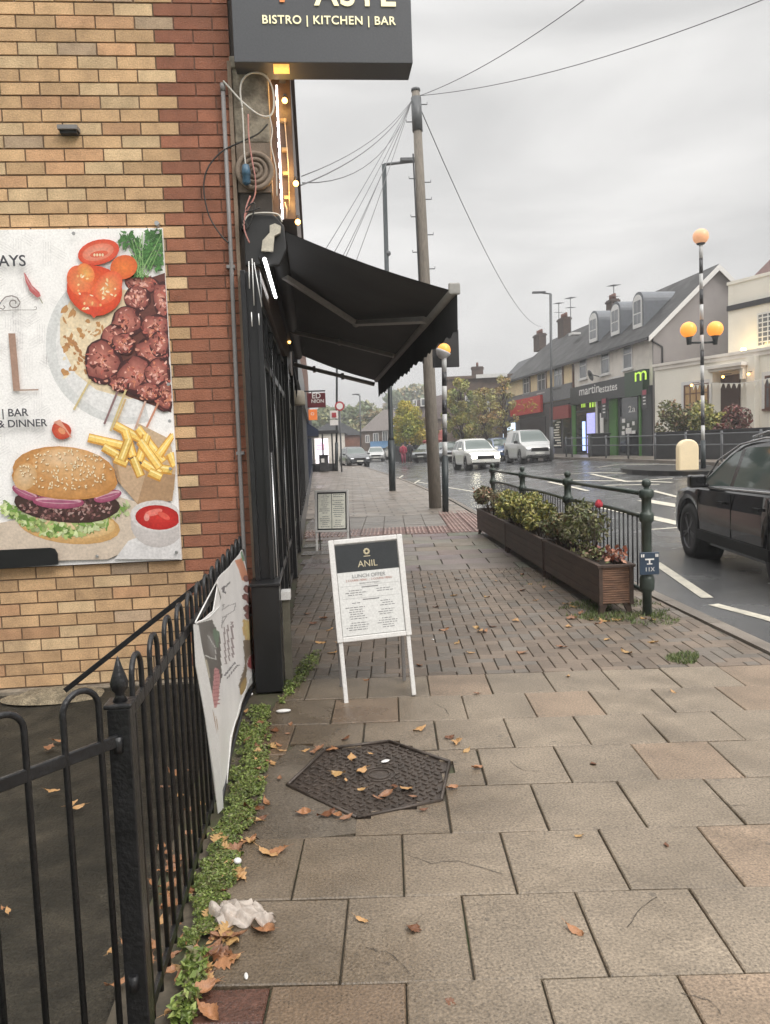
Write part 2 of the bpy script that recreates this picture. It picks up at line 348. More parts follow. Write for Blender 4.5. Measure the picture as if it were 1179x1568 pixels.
# cut slabs near the manhole are left as pieces
row = 0; y = .40
for k in range(12):
    y1 = 2.47 + SY * (k - 5); y0 = y1 - SY
    if y1 > 5.05: break
    ph = .181 if (k - 5) % 2 == 0 else -.011
    for i in range(-4, 9):
        x0 = ph + SX * i - SX; x1 = x0 + SX; xm, ym = (x0 + x1) / 2, (y0 + y1) / 2; wp = S.w(xm, ym)
        left = curve0([(0, -.5), (1.9, -.60), (2.5, -.60), (2.9, -.66), (3.5, -.72), (4.2, -.76), (5, -.72)], ym)
        if x1 < left + .06: continue
        xr_ = 2.79 - .052 * ym
        if x0 > xr_ - .05: continue
        xa, xb = max(x0, left), min(x1, xr_)
        cs = [S.w(a, c) for a in (xa + .03, xb - .03, (xa + xb) / 2) for c in (y0 + .03, y1 - .03, ym)]
        ins = [inpoly(c.x, c.y, MAN) or inpoly(c.x, c.y, PATCH) for c in cs]
        if any(ins):
            if all(ins): continue
            # rough-cut pieces around the cover
            n = 6
            for a in range(n):
                for c in range(n):
                    qa, qb = xa + (xb - xa) * a / n, xa + (xb - xa) * (a + 1) / n; ra_, rb_ = y0 + SY * c / n, y0 + SY * (c + 1) / n
                    q = S.w((qa + qb) / 2, (ra_ + rb_) / 2)
                    if inpoly(q.x, q.y, MAN) or inpoly(q.x, q.y, PATCH): continue
                    b.col = (.222, .178, .13); b.box(qa + (.006 if a == 0 else 0), qb - (.006 if a == n - 1 else 0), ra_ + (.006 if c == 0 else 0), rb_ - (.006 if c == n - 1 else 0), -.05, -.0025)
            continue
        if xa > x0 + .02 and (xb - xa) < .22 and ym < 3.4:      # red brick infill at the left edge
            nn = 3
            for q in range(nn):
                hh = SY / nn; lay_slab(b, xa, xb, y0 + q * hh, y0 + (q + 1) * hh, -.003, .005, (.15 * ru(.8, 1.1), .075, .055))
            continue
        lay_slab(b, xa, xb, y0, y1)
b.T = Matrix.Identity(4); b.col = (.05, .04, .03)      # hairline cracks and knocked corners
for pts in (((622, 1310), (660, 1322), (700, 1318), (790, 1345)), ((960, 1420), (985, 1390), (1010, 1368)), ((1090, 1215), (1120, 1235), (1150, 1232)), ((560, 1450), (600, 1462), (640, 1500)), ((780, 1165), (800, 1180), (835, 1182)), ((660, 1075), (680, 1085), (690, 1097)), ((1040, 1520), (1085, 1530), (1110, 1560))):
    P = [ong(*q) for q in pts]; Q = []
    for a_, c_ in zip(P, P[1:]): Q += [a_.lerp(c_, t) + Vector((ru(-.006, .006), ru(-.006, .006), 0)) for t in (0, .25, .5, .75)]
    for a_, c_ in zip(Q, Q[1:]):
        d = (c_ - a_).normalized(); n_ = Vector((-d.y, d.x, 0)) * ru(.0006, .0016); b.add([(a_.x - n_.x, a_.y - n_.y, .0022), (c_.x - n_.x, c_.y - n_.y, .0022), (c_.x + n_.x, c_.y + n_.y, .0022), (a_.x + n_.x, a_.y + n_.y, .0022)], [(0, 1, 2, 3)])
struct(b.build('pavement_slabs', m_slab))
bp = MB(); bp.col = (.17, .145, .115); bp.prism([(p.x, p.y) for p in PATCH], -.05, -.004); struct(bp.build('pavement_concrete_patch', m_slab))
# herringbone block paving
b = MB(S); BL, BW = .19, .095; u0, u1, v0, v1 = -.95, 2.9, 4.968, 9.262
def blk(x, y, dx, dy):
    x0, x1, y0, y1 = x, x + dx, y, y + dy
    wl = -.36 - .1 * ((y0 + y1) / 2 - 5); xr_ = 2.79 - .052 * y0
    x0 = max(x0, -.78 - .097 * (y0 - 5)); x1 = min(x1, xr_); y0 = max(y0, v0); y1 = min(y1, v1)
    if x1 - x0 < .02 or y1 - y0 < .02: return
    g = ru(.78, 1.15); b.col = (.165 * g, .125 * g, .092 * g) if rnd() > .3 else (.155 * g, .13 * g, .105 * g)
    t = Matrix.Translation(((x0 + x1) / 2, (y0 + y1) / 2, 0)) @ Euler((ru(-.006, .006), ru(-.006, .006), 0)).to_matrix().to_4x4()
    hx, hy = (x1 - x0) / 2 - .0028, (y1 - y0) / 2 - .0028
    b.bev(-hx, hx, -hy, hy, -.04, ru(-.002, .001), .004, T=t)
# unit: horizontal at (n + k, n), vertical next to it; period 4 cells
for n in range(-60, 110):
    for k in range(-30, 40):
        cx, cy = n + 4 * k, n
        X0, Y0 = u0 + cx * BW, v0 + cy * BW - .4
        if X0 > 3.4 or X0 < -1.6 or Y0 > v1 or Y0 < v0 - .4: continue
        blk(X0, Y0, BL, BW)
        blk(X0 + 3 * BW, Y0, BW, BL)
struct(b.build('pavement_blocks', m_block))
# slabs again further on, red ribbed crossing strip, slabs
b = MB(S); yy = 9.27; r_ = 0
while yy < 13.2:
    x = -1.5 + (r_ % 2) * .3
    while x < 4:
        xa, xb = max(x, -.78 - .097 * (yy - 5)), min(x + .6, 2.77 - .058 * yy)
        if xb - xa > .08: lay_slab(b, xa, xb, yy, yy + .44, 0, .007, tuple(c * ru(.75, .95) for c in (.215, .185, .155)))
        x += .6
    yy += .44; r_ += 1
struct(b.build('pavement_slabs_beyond', m_slab))
b = MB(S); r_ = 0; yy = 13.23
while yy < 17.3:
    x = -1.8
    while x < 4:
        xa, xb = max(x, -.78 - .097 * (yy - 5)), min(x + .4, 2.77 - .062 * yy)
        red = (yy < 14.4) or (x > 1.0 and yy > 14.3)
        if xb - xa > .05:
            g = ru(.85, 1.1)
            lay_slab(b, xa, xb, yy, yy + .4, 0, .004, (.15 * g, .075 * g, .062 * g) if red else (.19 * g, .17 * g, .15 * g))
            if red:
                b.col = (.32 * g, .21 * g, .18 * g); q = xa + .02
                while q < xb - .03: b.bev(q, q + .035, yy + .02, yy + .38, -.01, .012, .004); q += .07
        x += .4
    yy += .4; r_ += 1
struct(b.build('tactile_paving', m_slab))
# yard behind the railings
b = MB(B); b.smooth = True; nx, ny = 30, 40; vs = []
for j in range(ny + 1):
    for i in range(nx + 1):
        x, yv = -4.5 + (4.28) * i / nx, -1.5 + 6.55 * j / ny
        vs.append((x, yv, -.03 + .03 * noise.noise(Vector((x * 1.3, yv * 1.3, 0))) + .06 * sstep(4.2, 5.0, yv)))
b.add(vs, [(j * (nx + 1) + i, j * (nx + 1) + i + 1, (j + 1) * (nx + 1) + i + 1, (j + 1) * (nx + 1) + i) for j in range(ny) for i in range(nx)])
struct(b.build('yard', m_yard))
# road markings
def mark(name, pts, wd, z=.006):
    b = MB(); P = [Vector(p) for p in pts]; sub = []
    for a, c in zip(P, P[1:]):
        n = max(1, int((c - a).length / 1.0))
        for i in range(n): sub.append(a + (c - a) * i / n)
    sub.append(P[-1]); vs = []
    for i, p in enumerate(sub):
        d = (sub[min(i + 1, len(sub) - 1)] - sub[max(i - 1, 0)]); d.z = 0; d.normalize(); nn = Vector((d.y, -d.x, 0)) * wd / 2
        for q in (p - nn, p + nn): vs.append((q.x, q.y, HT(q.x, q.y) - .11 + z))
    b.add(vs, [(2 * i, 2 * i + 1, 2 * i + 3, 2 * i + 2) for i in range(len(sub) - 1)])
    return struct(b.build(name, m_mark))
def onr(px, py):
    z = -.11
    for _ in range(25):
        p = ong(px, py, z)
        z = z * .5 + .5 * (HT(p.x, p.y) - .11)
    return p
def dash(pts, wd, z=.006): mark('road_marking', [onr(*p) for p in pts], wd, z)
dash([(1004, 862), (1083, 916)], .12); dash([(1092, 926), (1176, 948), (1240, 968)], .12)       # zigzag
dash([(985, 812), (1040, 808)], .1)
dash([(925, 777), (1045, 803)], .3)
dash([(985, 766), (1045, 776)], .32)
dash([(640, 738), (720, 752), (780, 762)], .09)
for a in (((607, 735), (617, 728)), ((632, 742), (643, 735)), ((560, 722), (607, 735))): dash(a, .1, .01)
for a in (((850, 728), (900, 724), (1030, 726)), ((905, 726), (960, 738)), ((880, 745), (1010, 742)), ((840, 738), (900, 752)), ((960, 738), (1030, 733)), ((915, 716), (950, 711), (1040, 712)), ((1000, 752), (1040, 762)), ((870, 736), (1030, 739))): dash(a, .14, .01)
# manhole cover
mh = thing('manhole_cover', 'dark iron manhole cover with raised pattern, set skewed among the grey slabs', 'manhole cover', (MAN[0].x, MAN[0].y, 0))
m_iron = mat('cast_iron', (.06, .046, .037), rough=.38, metal=.3, var=.35, scale=9, fine=80, finev=.25, bump=.3, bscale=90)
b = MB(); b.prism([(p.x, p.y) for p in MAN], -.05, -.006); b.build('cover_plate', m_iron, mh)
cx_ = sum(p.x for p in MAN) / 6; cy_ = sum(p.y for p in MAN) / 6
b = MB()
for i in range(6):
    a, c = MAN[i], MAN[(i + 1) % 6]; b.tube([(a.x * .985 + cx_ * .015, a.y * .985 + cy_ * .015, .0), (c.x * .985 + cx_ * .015, c.y * .985 + cy_ * .015, .0)], .008, 6)
b.build('cover_rim', m_iron, mh)
b = MB(); sh = [Vector(((p.x - cx_) * .93 + cx_, (p.y - cy_) * .93 + cy_, 0)) for p in MAN]; ang0 = rad(38)
for i in range(-16, 17):
    for j in range(-16, 17):
        u, v = i * .04 + (j % 2) * .012, j * .034
        x, yv = cx_ + u * math.cos(ang0) - v * math.sin(ang0), cy_ + u * math.sin(ang0) + v * math.cos(ang0)
        if not inpoly(x, yv, sh) or math.hypot(x - cx_ - .02, yv - cy_) < .085: continue
        t = Matrix.Translation((x, yv, -.006)) @ Matrix.Rotation(ang0 + (math.pi / 2 if (i + j) % 2 else 0) + .1, 4, 'Z')
        b.bev(-.013, .013, -.005, .005, 0, .006, .002, T=t)
for r in (.075, .05): b.tube([(cx_ + .02 + r * math.cos(t * .314), cy_ + r * math.sin(t * .314), -.004) for t in range(21)], .004, 5)
b.build('cover_pattern', m_iron, mh)
# ================================================================== NEAR BUILDING (left)
m_yb = mat('yellow_brick', attr=True, rough=.85, var=.2, scale=9, fine=120, finev=.2, bump=.5, bscale=110, dirt=.5, dcol=(.12, .07, .045), dscale=1.7, dlo=.5, dhi=.78)
m_mort = mat('mortar', (.2, .14, .09), rough=.9, var=.25, scale=12, bump=.3)
m_black = mat('black_paint', (.012, .012, .013), rough=.28, var=.2, bump=.06, bscale=40)
m_blackm = mat('black_matt', (.02, .02, .021), rough=.6, var=.2)
m_white = mat('white_paint', (.64, .63, .61), rough=.4, var=.06, dirt=.25, dcol=(.4, .38, .33), dscale=6)
m_stone = mat('weathered_stone', (.3, .26, .2), rough=.85, var=.35, scale=10, fine=60, finev=.2, bump=.5, bscale=60, dirt=.8, dcol=(.1, .08, .06), dscale=9, dlo=.45, dhi=.62)
m_glass = mat('dark_glass', (.02, .022, .025), rough=.06, var=.0, finev=0, spec=.8)
m_brown = mat('brown_fascia', (.1, .065, .045), rough=.45, var=.2, bump=.1)
m_grey = mat('grey_plastic', (.2, .19, .185), rough=.45, var=.08)
m_warm = mat('warm_lamp', (1, .6, .2), emit=5.5, ecol=(1, .5, .12), var=0, finev=0)
m_led = mat('white_led', (1, 1, 1), emit=1.6, ecol=(.95, .88, 1), var=0, finev=0)
nb = thing('brick_building', 'yellow and red brick restaurant building at left with dark shopfront along the pavement', 'building', B.w(-.15, 5, 0), B.a)
b = MB(B); CH, BLn = .0775, .232; bnd = -.585; xe = -.135
b.mi = 1; b.box(-4.6, xe, 5.009, 5.3, -.1, 6.2); b.mi = 2; b.box(-.50, xe, 5.0075, 5.02, -.1, 6.19); b.mi = 0
for r in range(76):
    z = .055 + r * CH; odd = r % 2
    x = bnd + (.0 if odd else .119); e = x
    while e > -4.5:
        x0 = e - BLn; g = ru(.8, 1.12); h = rnd()
        c = (.57 * g, .37 * g, .2 * g) if h < .55 else ((.6 * g, .43 * g, .25 * g) if h < .83 else (.54 * g, .315 * g, .17 * g) if h < .93 else (.47 * g, .34 * g, .225 * g))
        b.col = c; dy = ru(-.002, .002)
        b.bev(x0 + .005, e - .005, -.0, 1, 0, 1, 0, T=Matrix.Identity(4)) if False else b.box(x0 + .005, e - .005, 5.0 + dy, 5.03, z + .005, z + CH - .005)
        e = x0
    e = bnd + (.0 if odd else .119); k = 0
    while e < xe - .01:
        x1 = min(e + (BLn if k or True else .1), xe)
        if xe - x1 < .04: x1 = xe
        g = ru(.75, 1.15); b.col = (.3 * g, .118 * g, .068 * g); b.box(e + .005, x1 - (.002 if x1 == xe else .004), 5.0 + ru(-.002, .002), 5.03, z + .005, z + CH - .004); e = x1; k += 1
# return face of the corner, seen edge on
b.col = (.24, .085, .055); b.mi = 0
b.build('side_wall', [m_yb, m_mort, mat('red_mortar', (.2, .11, .075), rough=.9, var=.3, scale=12, bump=.3)], nb)
b = MB(B); b.box(-4.6, -.14, 4.93, 5.0, -.1, .05); b.build('plinth', m_stone, nb)
b = MB(B); b.box(-.155, -.132, 4.985, 5.03, .05, 3.9); b.build('corner_trim', mat('trim_wood', (.23, .17, .12), rough=.7, bump=.3), nb)
# shopfront
b = MB(B)
b.box(-.15, .022, 4.76, 5.0, .0, .67); b.box(-.158, .03, 4.75, 5.0, .67, .69)
b.build('pilaster_base', m_black, nb, bevel=.004)
for yv in (9.1, 11.4): b = MB(B); b.box(-.14, .0, yv, yv + .28, 0, 2.6); b.build('pilaster', m_black, nb, bevel=.004)
b = MB(B)
for i, x in enumerate((-.13, -.04)): b.box(x, x + .03, 4.88 + .02 * i, 5.0, .69, 2.62)
b.box(-.135, -.02, 4.93, 5.0, .69, 2.62); b.build('pilaster_shaft', m_black, nb, bevel=.003)
b = MB(B); b.box(-.10, -.07, 5.02, 11.6, .1, 2.5)
b.build('shop_window', m_glass, nb)
b = MB(B)
for i in range(9): y0 = 5.2 + i * .72; b.box(-.07, -.035, y0, y0 + .06, .05, 2.5)
for z in (.05, .45, 2.1, 2.5): b.box(-.07, -.04, 5.0, 11.6, z, z + .06)
b.build('window_frame', m_black, nb, bevel=.003)
for yv, z0, z1 in ((5.35, .15, 1.5), (6.1, .9, 2.3), (7.4, .2, 2.0)): b = MB(B); b.tube([(-.02, yv, z0), (-.02, yv, z1)], .008, 8); b.build('door_handle', mat('steel', (.5, .5, .5), rough=.25, metal=.9), nb)
b = MB(B); b.box(-4.6, -.14, 5.3, 12, -.1, 6.2); b.box(-.14, -.02, 5.05, 12, 2.6, 6.2); b.build('front_wall', m_brown, nb)
b = MB(B); b.box(0.0, .225, 5.16, 11.5, 3.0, 3.95); b.box(.0, .25, 5.14, 11.5, 3.95, 4.02); b.build('fascia', m_brown, nb, bevel=.004)
b = MB(B)   # stone console with scroll
prof = []
b.box(-.13, .09, 5.0, 5.18, 3.42, 3.9); b.box(-.14, .105, 4.985, 5.2, 3.86, 3.93)
b.build('console_block', m_stone, nb, bevel=.008)
b = MB(B)
b.box(-.125, .085, 5.0, 5.18, 3.12, 3.419)
b.lathe([(0, 0), (.115, 0), (.115, .03), (0, .03)], 24, T=plmat((-.015, 5.0, 3.24), (1, 0, 0), (0, 0, 1)))
cc = (-.015, 4.968, 3.24)
for r0, rr in ((.105, .016), (.07, .013), (.04, .012)):
    b.tube([(cc[0] + r0 * math.cos(t * .3), cc[1], cc[2] + r0 * math.sin(t * .3)) for t in range(-6, 17)], rr, 8)
b.sphere(cc, .02)
b.build('console_scroll', mat('scroll_stone', (.22, .17, .13), rough=.85, var=.35, bump=.4), nb)
b = MB(B)
for i in range(26): z = 3.0 + i * .032; b.box(.128 + .004 * (i % 2), .143, 5.14, 5.158, z, z + .029)
b.build('light_strip', m_led, nb)
for i, (x_, z_) in enumerate(((.175, 3.72), (.2, 3.32), (.2, 3.12))):
    l_ = bpy.data.lights.new('bulb_glow', 'POINT'); l_.energy = .9; l_.color = (1, .55, .15); l_.shadow_soft_size = .03; q_ = bpy.data.objects.new('bulb_glow', l_); COL.objects.link(q_); q_.location = B.w(x_, 5.05, z_)
b = MB(B); b.box(-.12, .08, 5.01, 5.18, 2.9, 3.119); b.build('console_foot', mat('dark_stone', (.06, .05, .042), rough=.85, var=.4), nb)  # foot of the console in a darker colour than the scroll above
for x_, z0_, z1_ in ((.185, 3.05, 3.62), (.163, 3.0, 3.1)): b = MB(B); b.tube([(x_, 5.13, z0_), (x_ + .004, 5.13, (z0_ + z1_) / 2), (x_ - .006, 5.13, z1_)], .004, 6); b.build('pale_wire', mat('amber_wire', (.7, .55, .4), rough=.5), nb)
for z_ in (3.6, 3.42, 3.27, 3.12): b = MB(B); b.box(.152, .19, 5.13, 5.159, z_, z_ + .02); b.build('clip', mat('brass_clip', (.5, .36, .2), rough=.4, metal=.3), nb)
for (xa_, ya_, xb_, yb_) in ((386, 396, 389, 468), (389, 402, 401, 470), (381, 400, 382, 442), (385, 478, 386, 500), (396, 480, 397, 498)):  # thin pale bars modelled as reflections of light tubes in the shop glass
    q0_, q1_ = B.hy(4.85, xa_, ya_), B.hy(4.85, xb_, yb_); b = MB(B); b.tube([q0_, q1_], .0035, 6); b.build('tube_reflection', mat('pale_reflection', (.8, .8, .78), rough=.25, metal=.3), nb)
# wall vent
ve = thing('wall_vent', 'small metal vent cover on the yellow brick wall', 'vent', B.w(-1.26, 5, 3.37), B.a)
p = B.hy(5, 108, 201); b = MB(B); b.box(p.x - .058, p.x + .058, 4.93, 5.0, p.z - .012, p.z + .012); b.build('vent_hood', m_grey, ve)
b = MB(B); b.box(p.x - .05, p.x + .05, 4.95, 4.998, p.z - .03, p.z - .0125); b.build('vent_mouth', m_blackm, ve)
# conduit
cdt = thing('conduit_pipe', 'grey plastic conduit pipe running up the red brick corner', 'pipe', B.w(-.2, 4.97, .4))
a1, a2, a3, a4 = (B.hy(4.965, *q) for q in ((341, 132), (354, 400), (364, 640), (374, 850)))
b = MB(B); b.tube([a1, a2, a3, a4, (a4.x, a4.y, .1)], .0135, 10); b.build('pipe_run', m_grey, cdt)
b = MB(B); b.tube([a1 + Vector((0, 0, -.03)), a1 + Vector((0, 0, .015))], .017, 10); b.build('pipe_cap', m_grey, cdt)
for z in (2.66, 1.5): b = MB(B); b.box(a2.x - .03, a2.x + .02, 4.955, 5.0, z - .01, z + .01); b.build('pipe_clip', m_grey, cdt)
def cable(label, pts, r, m, fr=None, grp='cables on the shop corner', plane=None, nm='cable'):
    P = [(fr.hy(plane, *q) if plane is not None else Vector(q)) for q in pts]
    # smooth (Catmull-Rom)
    Q = []
    for i in range(len(P) - 1):
        p0, p1, p2, p3 = P[max(i - 1, 0)], P[i], P[i + 1], P[min(i + 2, len(P) - 1)]
        for s in range(6):
            t = s / 6; Q.append(.5 * ((2 * p1) + (p2 - p0) * t + (2 * p0 - 5 * p1 + 4 * p2 - p3) * t * t + (3 * p1 - p0 - 3 * p2 + p3) * t ** 3))
    Q.append(P[-1]); b = MB(fr); b.tube(Q, r, 6)
    o = b.build(nm, m, origin=b.v[0]); tag(o, label, 'cable', grp); return o
m_wc = mat('white_cable', (.6, .57, .52), rough=.5, var=.1); m_bc = mat('black_cable', (.02, .018, .016), rough=.5); m_pc = mat('pink_cable', (.45, .2, .17), rough=.5)
cable('white cable hanging in a loop from the top of the grey conduit', [(342, 124), (350, 133), (370, 155), (395, 175), (412, 178), (419, 165), (417, 135), (405, 115), (385, 112), (372, 122), (368, 140), (371, 165)], .006, m_wc, B, plane=4.95)
cable('straight white cable running down to the blue connector', [(371, 165), (373, 200), (374, 230), (376, 252)], .005, m_wc, B, plane=4.95)
cable('pink cable dangling beside the blue connector', [(380, 175), (381, 210), (386, 245), (391, 275), (390, 300), (380, 320), (372, 345)], .005, m_pc, B, plane=4.94)
cable('thin black cable bowing across the red bricks behind the conduit', [(410, 190), (395, 205), (370, 217), (340, 232), (318, 258), (312, 290), (320, 330), (338, 360), (350, 372)], .005, m_bc, B, plane=4.955)
cable('thin pale cable down the edge of the stone console', [(413, 178), (417, 200), (415, 220), (419, 240), (423, 262), (424, 300)], .004, m_wc, B, plane=4.95)
cable('pale cable wrapped over the awning end box', [(372, 345), (380, 330), (400, 326), (425, 328), (432, 340)], .005, m_wc, B, plane=4.92)
for i, pts in enumerate((((375, 345), (371, 335), (378, 318), (390, 312), (384, 340), (376, 352)), ((380, 350), (372, 328), (388, 322), (398, 318)), ((383, 300), (376, 322), (374, 350), (382, 372)))):
    cable(('dark cable coiled under the stone scroll', 'dark cable looped low beside the awning end box', 'brown cable dropping under the blue connector')[i], pts, .005, m_bc if i < 2 else m_pc, B, plane=4.91)
cn = B.hy(4.93, 377, 268); b = MB(B); b.tube([cn + Vector((0, 0, z)) for z in (.062, .058, .03, .0, -.002, -.045, -.06)], [.012, .02, .026, .028, .024, .026, .012], 12)
tag(b.build('cable_connector', mat('blue_plastic', (.06, .13, .2), rough=.4), origin=B.w(*cn)), 'blue weatherproof cable connector hanging beside the stone scroll', 'connector')
# bulbs
for i, (q, lb) in enumerate((((436, 154), 'topmost glowing warm bulb, on the brown fascia under the hanging sign'), ((453, 281), 'glowing warm bulb beside the middle of the white light strip'), ((456, 340), 'lowest glowing warm bulb, just above the black awning'))):
    p = B.hy(5.10, *q); o = thing('festoon_bulb', lb, 'light bulb', B.w(*p), 0, 'warm bulbs along the fascia')
    b = MB(B); b.sphere(p, .018); b.build('bulb', m_warm, o); b = MB(B); b.tube([p + Vector((0, .01, .015)), p + Vector((0, .03, .045))], .011, 8); b.build('lamp_holder', m_blackm, o)
p = B.hy(4.9, 430, 99); o = thing('sign_lamp', 'warm glowing lamp tucked under the hanging sign', 'lamp', B.w(*p), 0)
b = MB(B); b.box(p.x - .045, p.x + .05, 4.87, 4.95, p.z - .03, p.z + .02); b.build('lamp_body', mat('amber_lamp', (.8, .4, .15), emit=1.0, ecol=(1, .42, .08), var=.5, scale=20), o)
b = MB(B); b.box(p.x - .02, p.x + .02, 4.95, 5.12, p.z - .01, p.z + .01); b.build('bracket', m_blackm, o)
p = B.hx(-.0, 443, 521); o = thing('wall_lamp', 'small bright lamp glowing on the dark shopfront under the awning', 'lamp', B.w(*p), 0)
b = MB(B); b.sphere(p, .035, sq=(.6, .8, 1.3)); b.build('bulb', m_warm, o); b = MB(B); b.box(p.x - .05, p.x, p.y, p.y + .1, p.z + .04, p.z + .12); b.build('bracket', m_black, o)
# strip lights under the awning
o = thing('strip_light', 'slanting white tube light glowing under the near end of the awning', 'strip light', B.w(.0, 5.2, 2.7), 0)
pa, pb = B.hx(.03, 405, 397), B.hx(.03, 422, 455)
b = MB(B); b.tube([pa, pb], .012, 8); b.build('tube', mat('tube_glow', (1, 1, 1), emit=4, ecol=(1, 1, 1), var=0), o); b = MB(B); b.box(-.02, .016, pa.y - .05, pb.y + .05, pa.z - .0, pa.z + .05) if False else b.tube([pa + Vector((-.02, 0, .02)), pb + Vector((-.02, 0, .02))], .02, 6); b.build('batten', m_black, o)
# hanging sign
sx0, sx1 = B.hy(4.85, 357, 60).x, B.hy(4.85, 631, 60).x; sz = B.hy(4.85, 500, 96).z
sg = thing('hanging_sign', 'large dark grey box sign reading BISTRO | KITCHEN | BAR above the awning', 'sign', B.w(sx0, 4.85, sz), B.a)
m_sign = mat('sign_grey', (.075, .078, .086), rough=.5, var=.06, scale=2); m_cream = mat('cream_letters', (.85, .78, .5), emit=.35, ecol=(1, .9, .55), var=0, finev=0)
b = MB(B); b.box(sx0, sx1, 4.85, 5.07, sz, sz + 1.0); b.build('sign_box', m_sign, sg, bevel=.004)
b = MB(B); b.box(sx0 + .0, sx0 + .25, 5.07, 5.3, sz + .1, sz + .2); b.build('bracket', m_blackm, sg)
def wtext(nm, txt, fr, plane, px0, px1, py, mt, par, bold=0.0, spacing=1.0, size=None):
    """text on a y=plane wall of frame fr, its baseline through the pixel points, cap height from width"""
    a, c = fr.hy(plane, px0, py), fr.hy(plane, px1, py); vs, fs = text_mesh(txt, 1.0, 'LEFT', bold, .004, spacing)
    x0 = min(v[0] for v in vs); x1 = max(v[0] for v in vs); k = (c.x - a.x) / (x1 - x0); q = MB(fr)
    q.add([(a.x + (v[0] - x0) * k, plane - .002 + v[2] * .3, a.z + v[1] * k) for v in vs], fs); return q.build(nm, mt, par)
wtext('lettering', 'BISTRO | KITCHEN | BAR', B, 4.845, 402, 606, 36, m_cream, sg, .012, 1.08)
wtext('lettering', 'ASTE', B, 4.845, 481, 606, 7.5, m_cream, sg, .02, 1.1)
wtext('lettering', 'T', B, 4.845, 415, 449, 2, mat('orange_letters', (.7, .25, .08), emit=.25, ecol=(1, .35, .1)), sg, .02)
# ---------------------------------------------------------------- awning
m_canvas = mat('black_canvas', (.055, .055, .057), rough=.75, var=.15, scale=3, bump=.15, bscale=300)
m_arm = mat('grey_aluminium', (.36, .34, .32), rough=.5, metal=.2, var=.1)
aw = thing('awning', 'black retractable awning reaching over the pavement from the shopfront', 'awning', B.w(.05, 5, 2.9), B.a)
Y0, Y1, XB, ZB, XF, ZF = 4.97, 11.35, .13, 2.885, 1.2, 2.49
b = MB(B); nn, mm = 10, 24; vs = []
for j in range(mm + 1):
    for i in range(nn + 1):
        s, t = i / nn, j / mm
        vs.append((XB + (XF - XB) * s, Y0 + (Y1 - Y0) * t + (.05 if s > .9 else 0) * 0, ZB + (ZF - ZB) * s - .025 * math.sin(math.pi * s)))
k = len(vs); vs += [(x, y, z - .004) for x, y, z in vs]
fs = [(j * (nn + 1) + i, j * (nn + 1) + i + 1, (j + 1) * (nn + 1) + i + 1, (j + 1) * (nn + 1) + i) for j in range(mm) for i in range(nn)]
b.smooth = True; b.add(vs, fs + [tuple(k + q for q in reversed(f)) for f in fs]); b.build('canopy', m_canvas, aw)
b = MB(B); nn = 128; vs = []     # valance with scalloped edge
for i in range(nn + 1):
    y = Y0 + (Y1 - Y0) * i / nn; d = .24 + .012 * math.sin(i * 1.1) + .004 * math.sin(i * .37)
    wv = .01 * math.sin(y * 5)
    vs += [(XF + .03, y, ZF - .01), (XF + .03 + wv, y, ZF - d), (XF + .034, y, ZF - .01), (XF + .034 + wv, y, ZF - d)]
b.smooth = True; b.add(vs, [(4 * i, 4 * i + 1, 4 * i + 5, 4 * i + 4) for i in range(nn)] + [(4 * i + 2, 4 * i + 6, 4 * i + 7, 4 * i + 3) for i in range(nn)]); b.build('valance', m_canvas, aw)
b = MB(B); b.tube([(XF + .01, Y0 - .04, ZF), (XF + .01, Y1, ZF)], .032, 10); b.build('front_bar', m_arm, aw)
b = MB(B); b.box(XF - .03, XF + .045, Y0 - .055, Y0 - .03, ZF - .035, ZF + .04); b.build('end_cap', mat('pale_cap', (.3, .29, .27), rough=.5), aw, bevel=.01)
b = MB(B); b.lathe([(.0, 0), (.06, 0), (.06, Y1 - Y0), (0, Y1 - Y0)], 12, T=plmat((.09, Y0, ZB - .01), (1, 0, 0), (0, 0, -1)) ); b.box(-.06, .13, Y0 - .02, Y1, ZB + .05, ZB + .075); b.build('roller', m_blackm, aw)
b = MB(B)  # end housing
b.prism([(-.10, 2.66), (.11, 2.66), (.16, 2.76), (.15, 2.9), (.09, 2.97), (-.10, 2.98)], 0, .05, T=plmat((0, Y0 + .02, 0), (1, 0, 0), (0, 0, 1))); b.build('end_housing', m_blackm, aw, bevel=.01)
pl = [B.hy(4.9, *q) for q in ((400, 384), (402, 368), (413, 356), (413, 345), (421, 342), (430, 346), (429, 356), (420, 361), (418, 384))]
b = MB(B); b.prism([(q.x, q.z) for q in pl], 0, .03, T=plmat((0, 4.93, 0), (1, 0, 0), (0, 0, 1))); b.build('torn_cover_plate', mat('torn_plate', (.5, .46, .38), rough=.7, var=.2, scale=20), aw)
nrm = Vector((ZB - ZF, 0, XF - XB)).normalized(); nw = (B.ex * nrm.x + Vector((0, 0, nrm.z))); p0 = B.w(XB, 5, ZB - .075)
def uarm(*px): return [B.loc(onplane(q[0], q[1], p0, nw)) for q in px]
for pts in (((436, 424), (545, 495), (652, 490)), ((447, 508), (520, 524), (604, 545))):
    P = uarm(*pts); b = MB(B)
    for a_, c_ in zip(P, P[1:]):
        d = (c_ - a_); L_ = d.length; T_ = plmat(a_, d, nrm.cross(d)); b.box(0, L_, -.028, .028, -.02, .02, T=T_)
    b.sphere(P[1], .035); b.build('folding_arm', m_arm, aw, bevel=.006)
b = MB(B); q0, q1 = Vector((.02, Y1 + .02, ZB - .13)), Vector((XF - .02, Y1 - .03, ZF - .06)); b.tube([q0, q1], .03, 8)
for s in (.25, .6): b.box(-.02, .02, -.04, .04, -.045, .045, T=Matrix.Translation(q0.lerp(q1, s)))
b.build('end_arm', m_arm, aw)
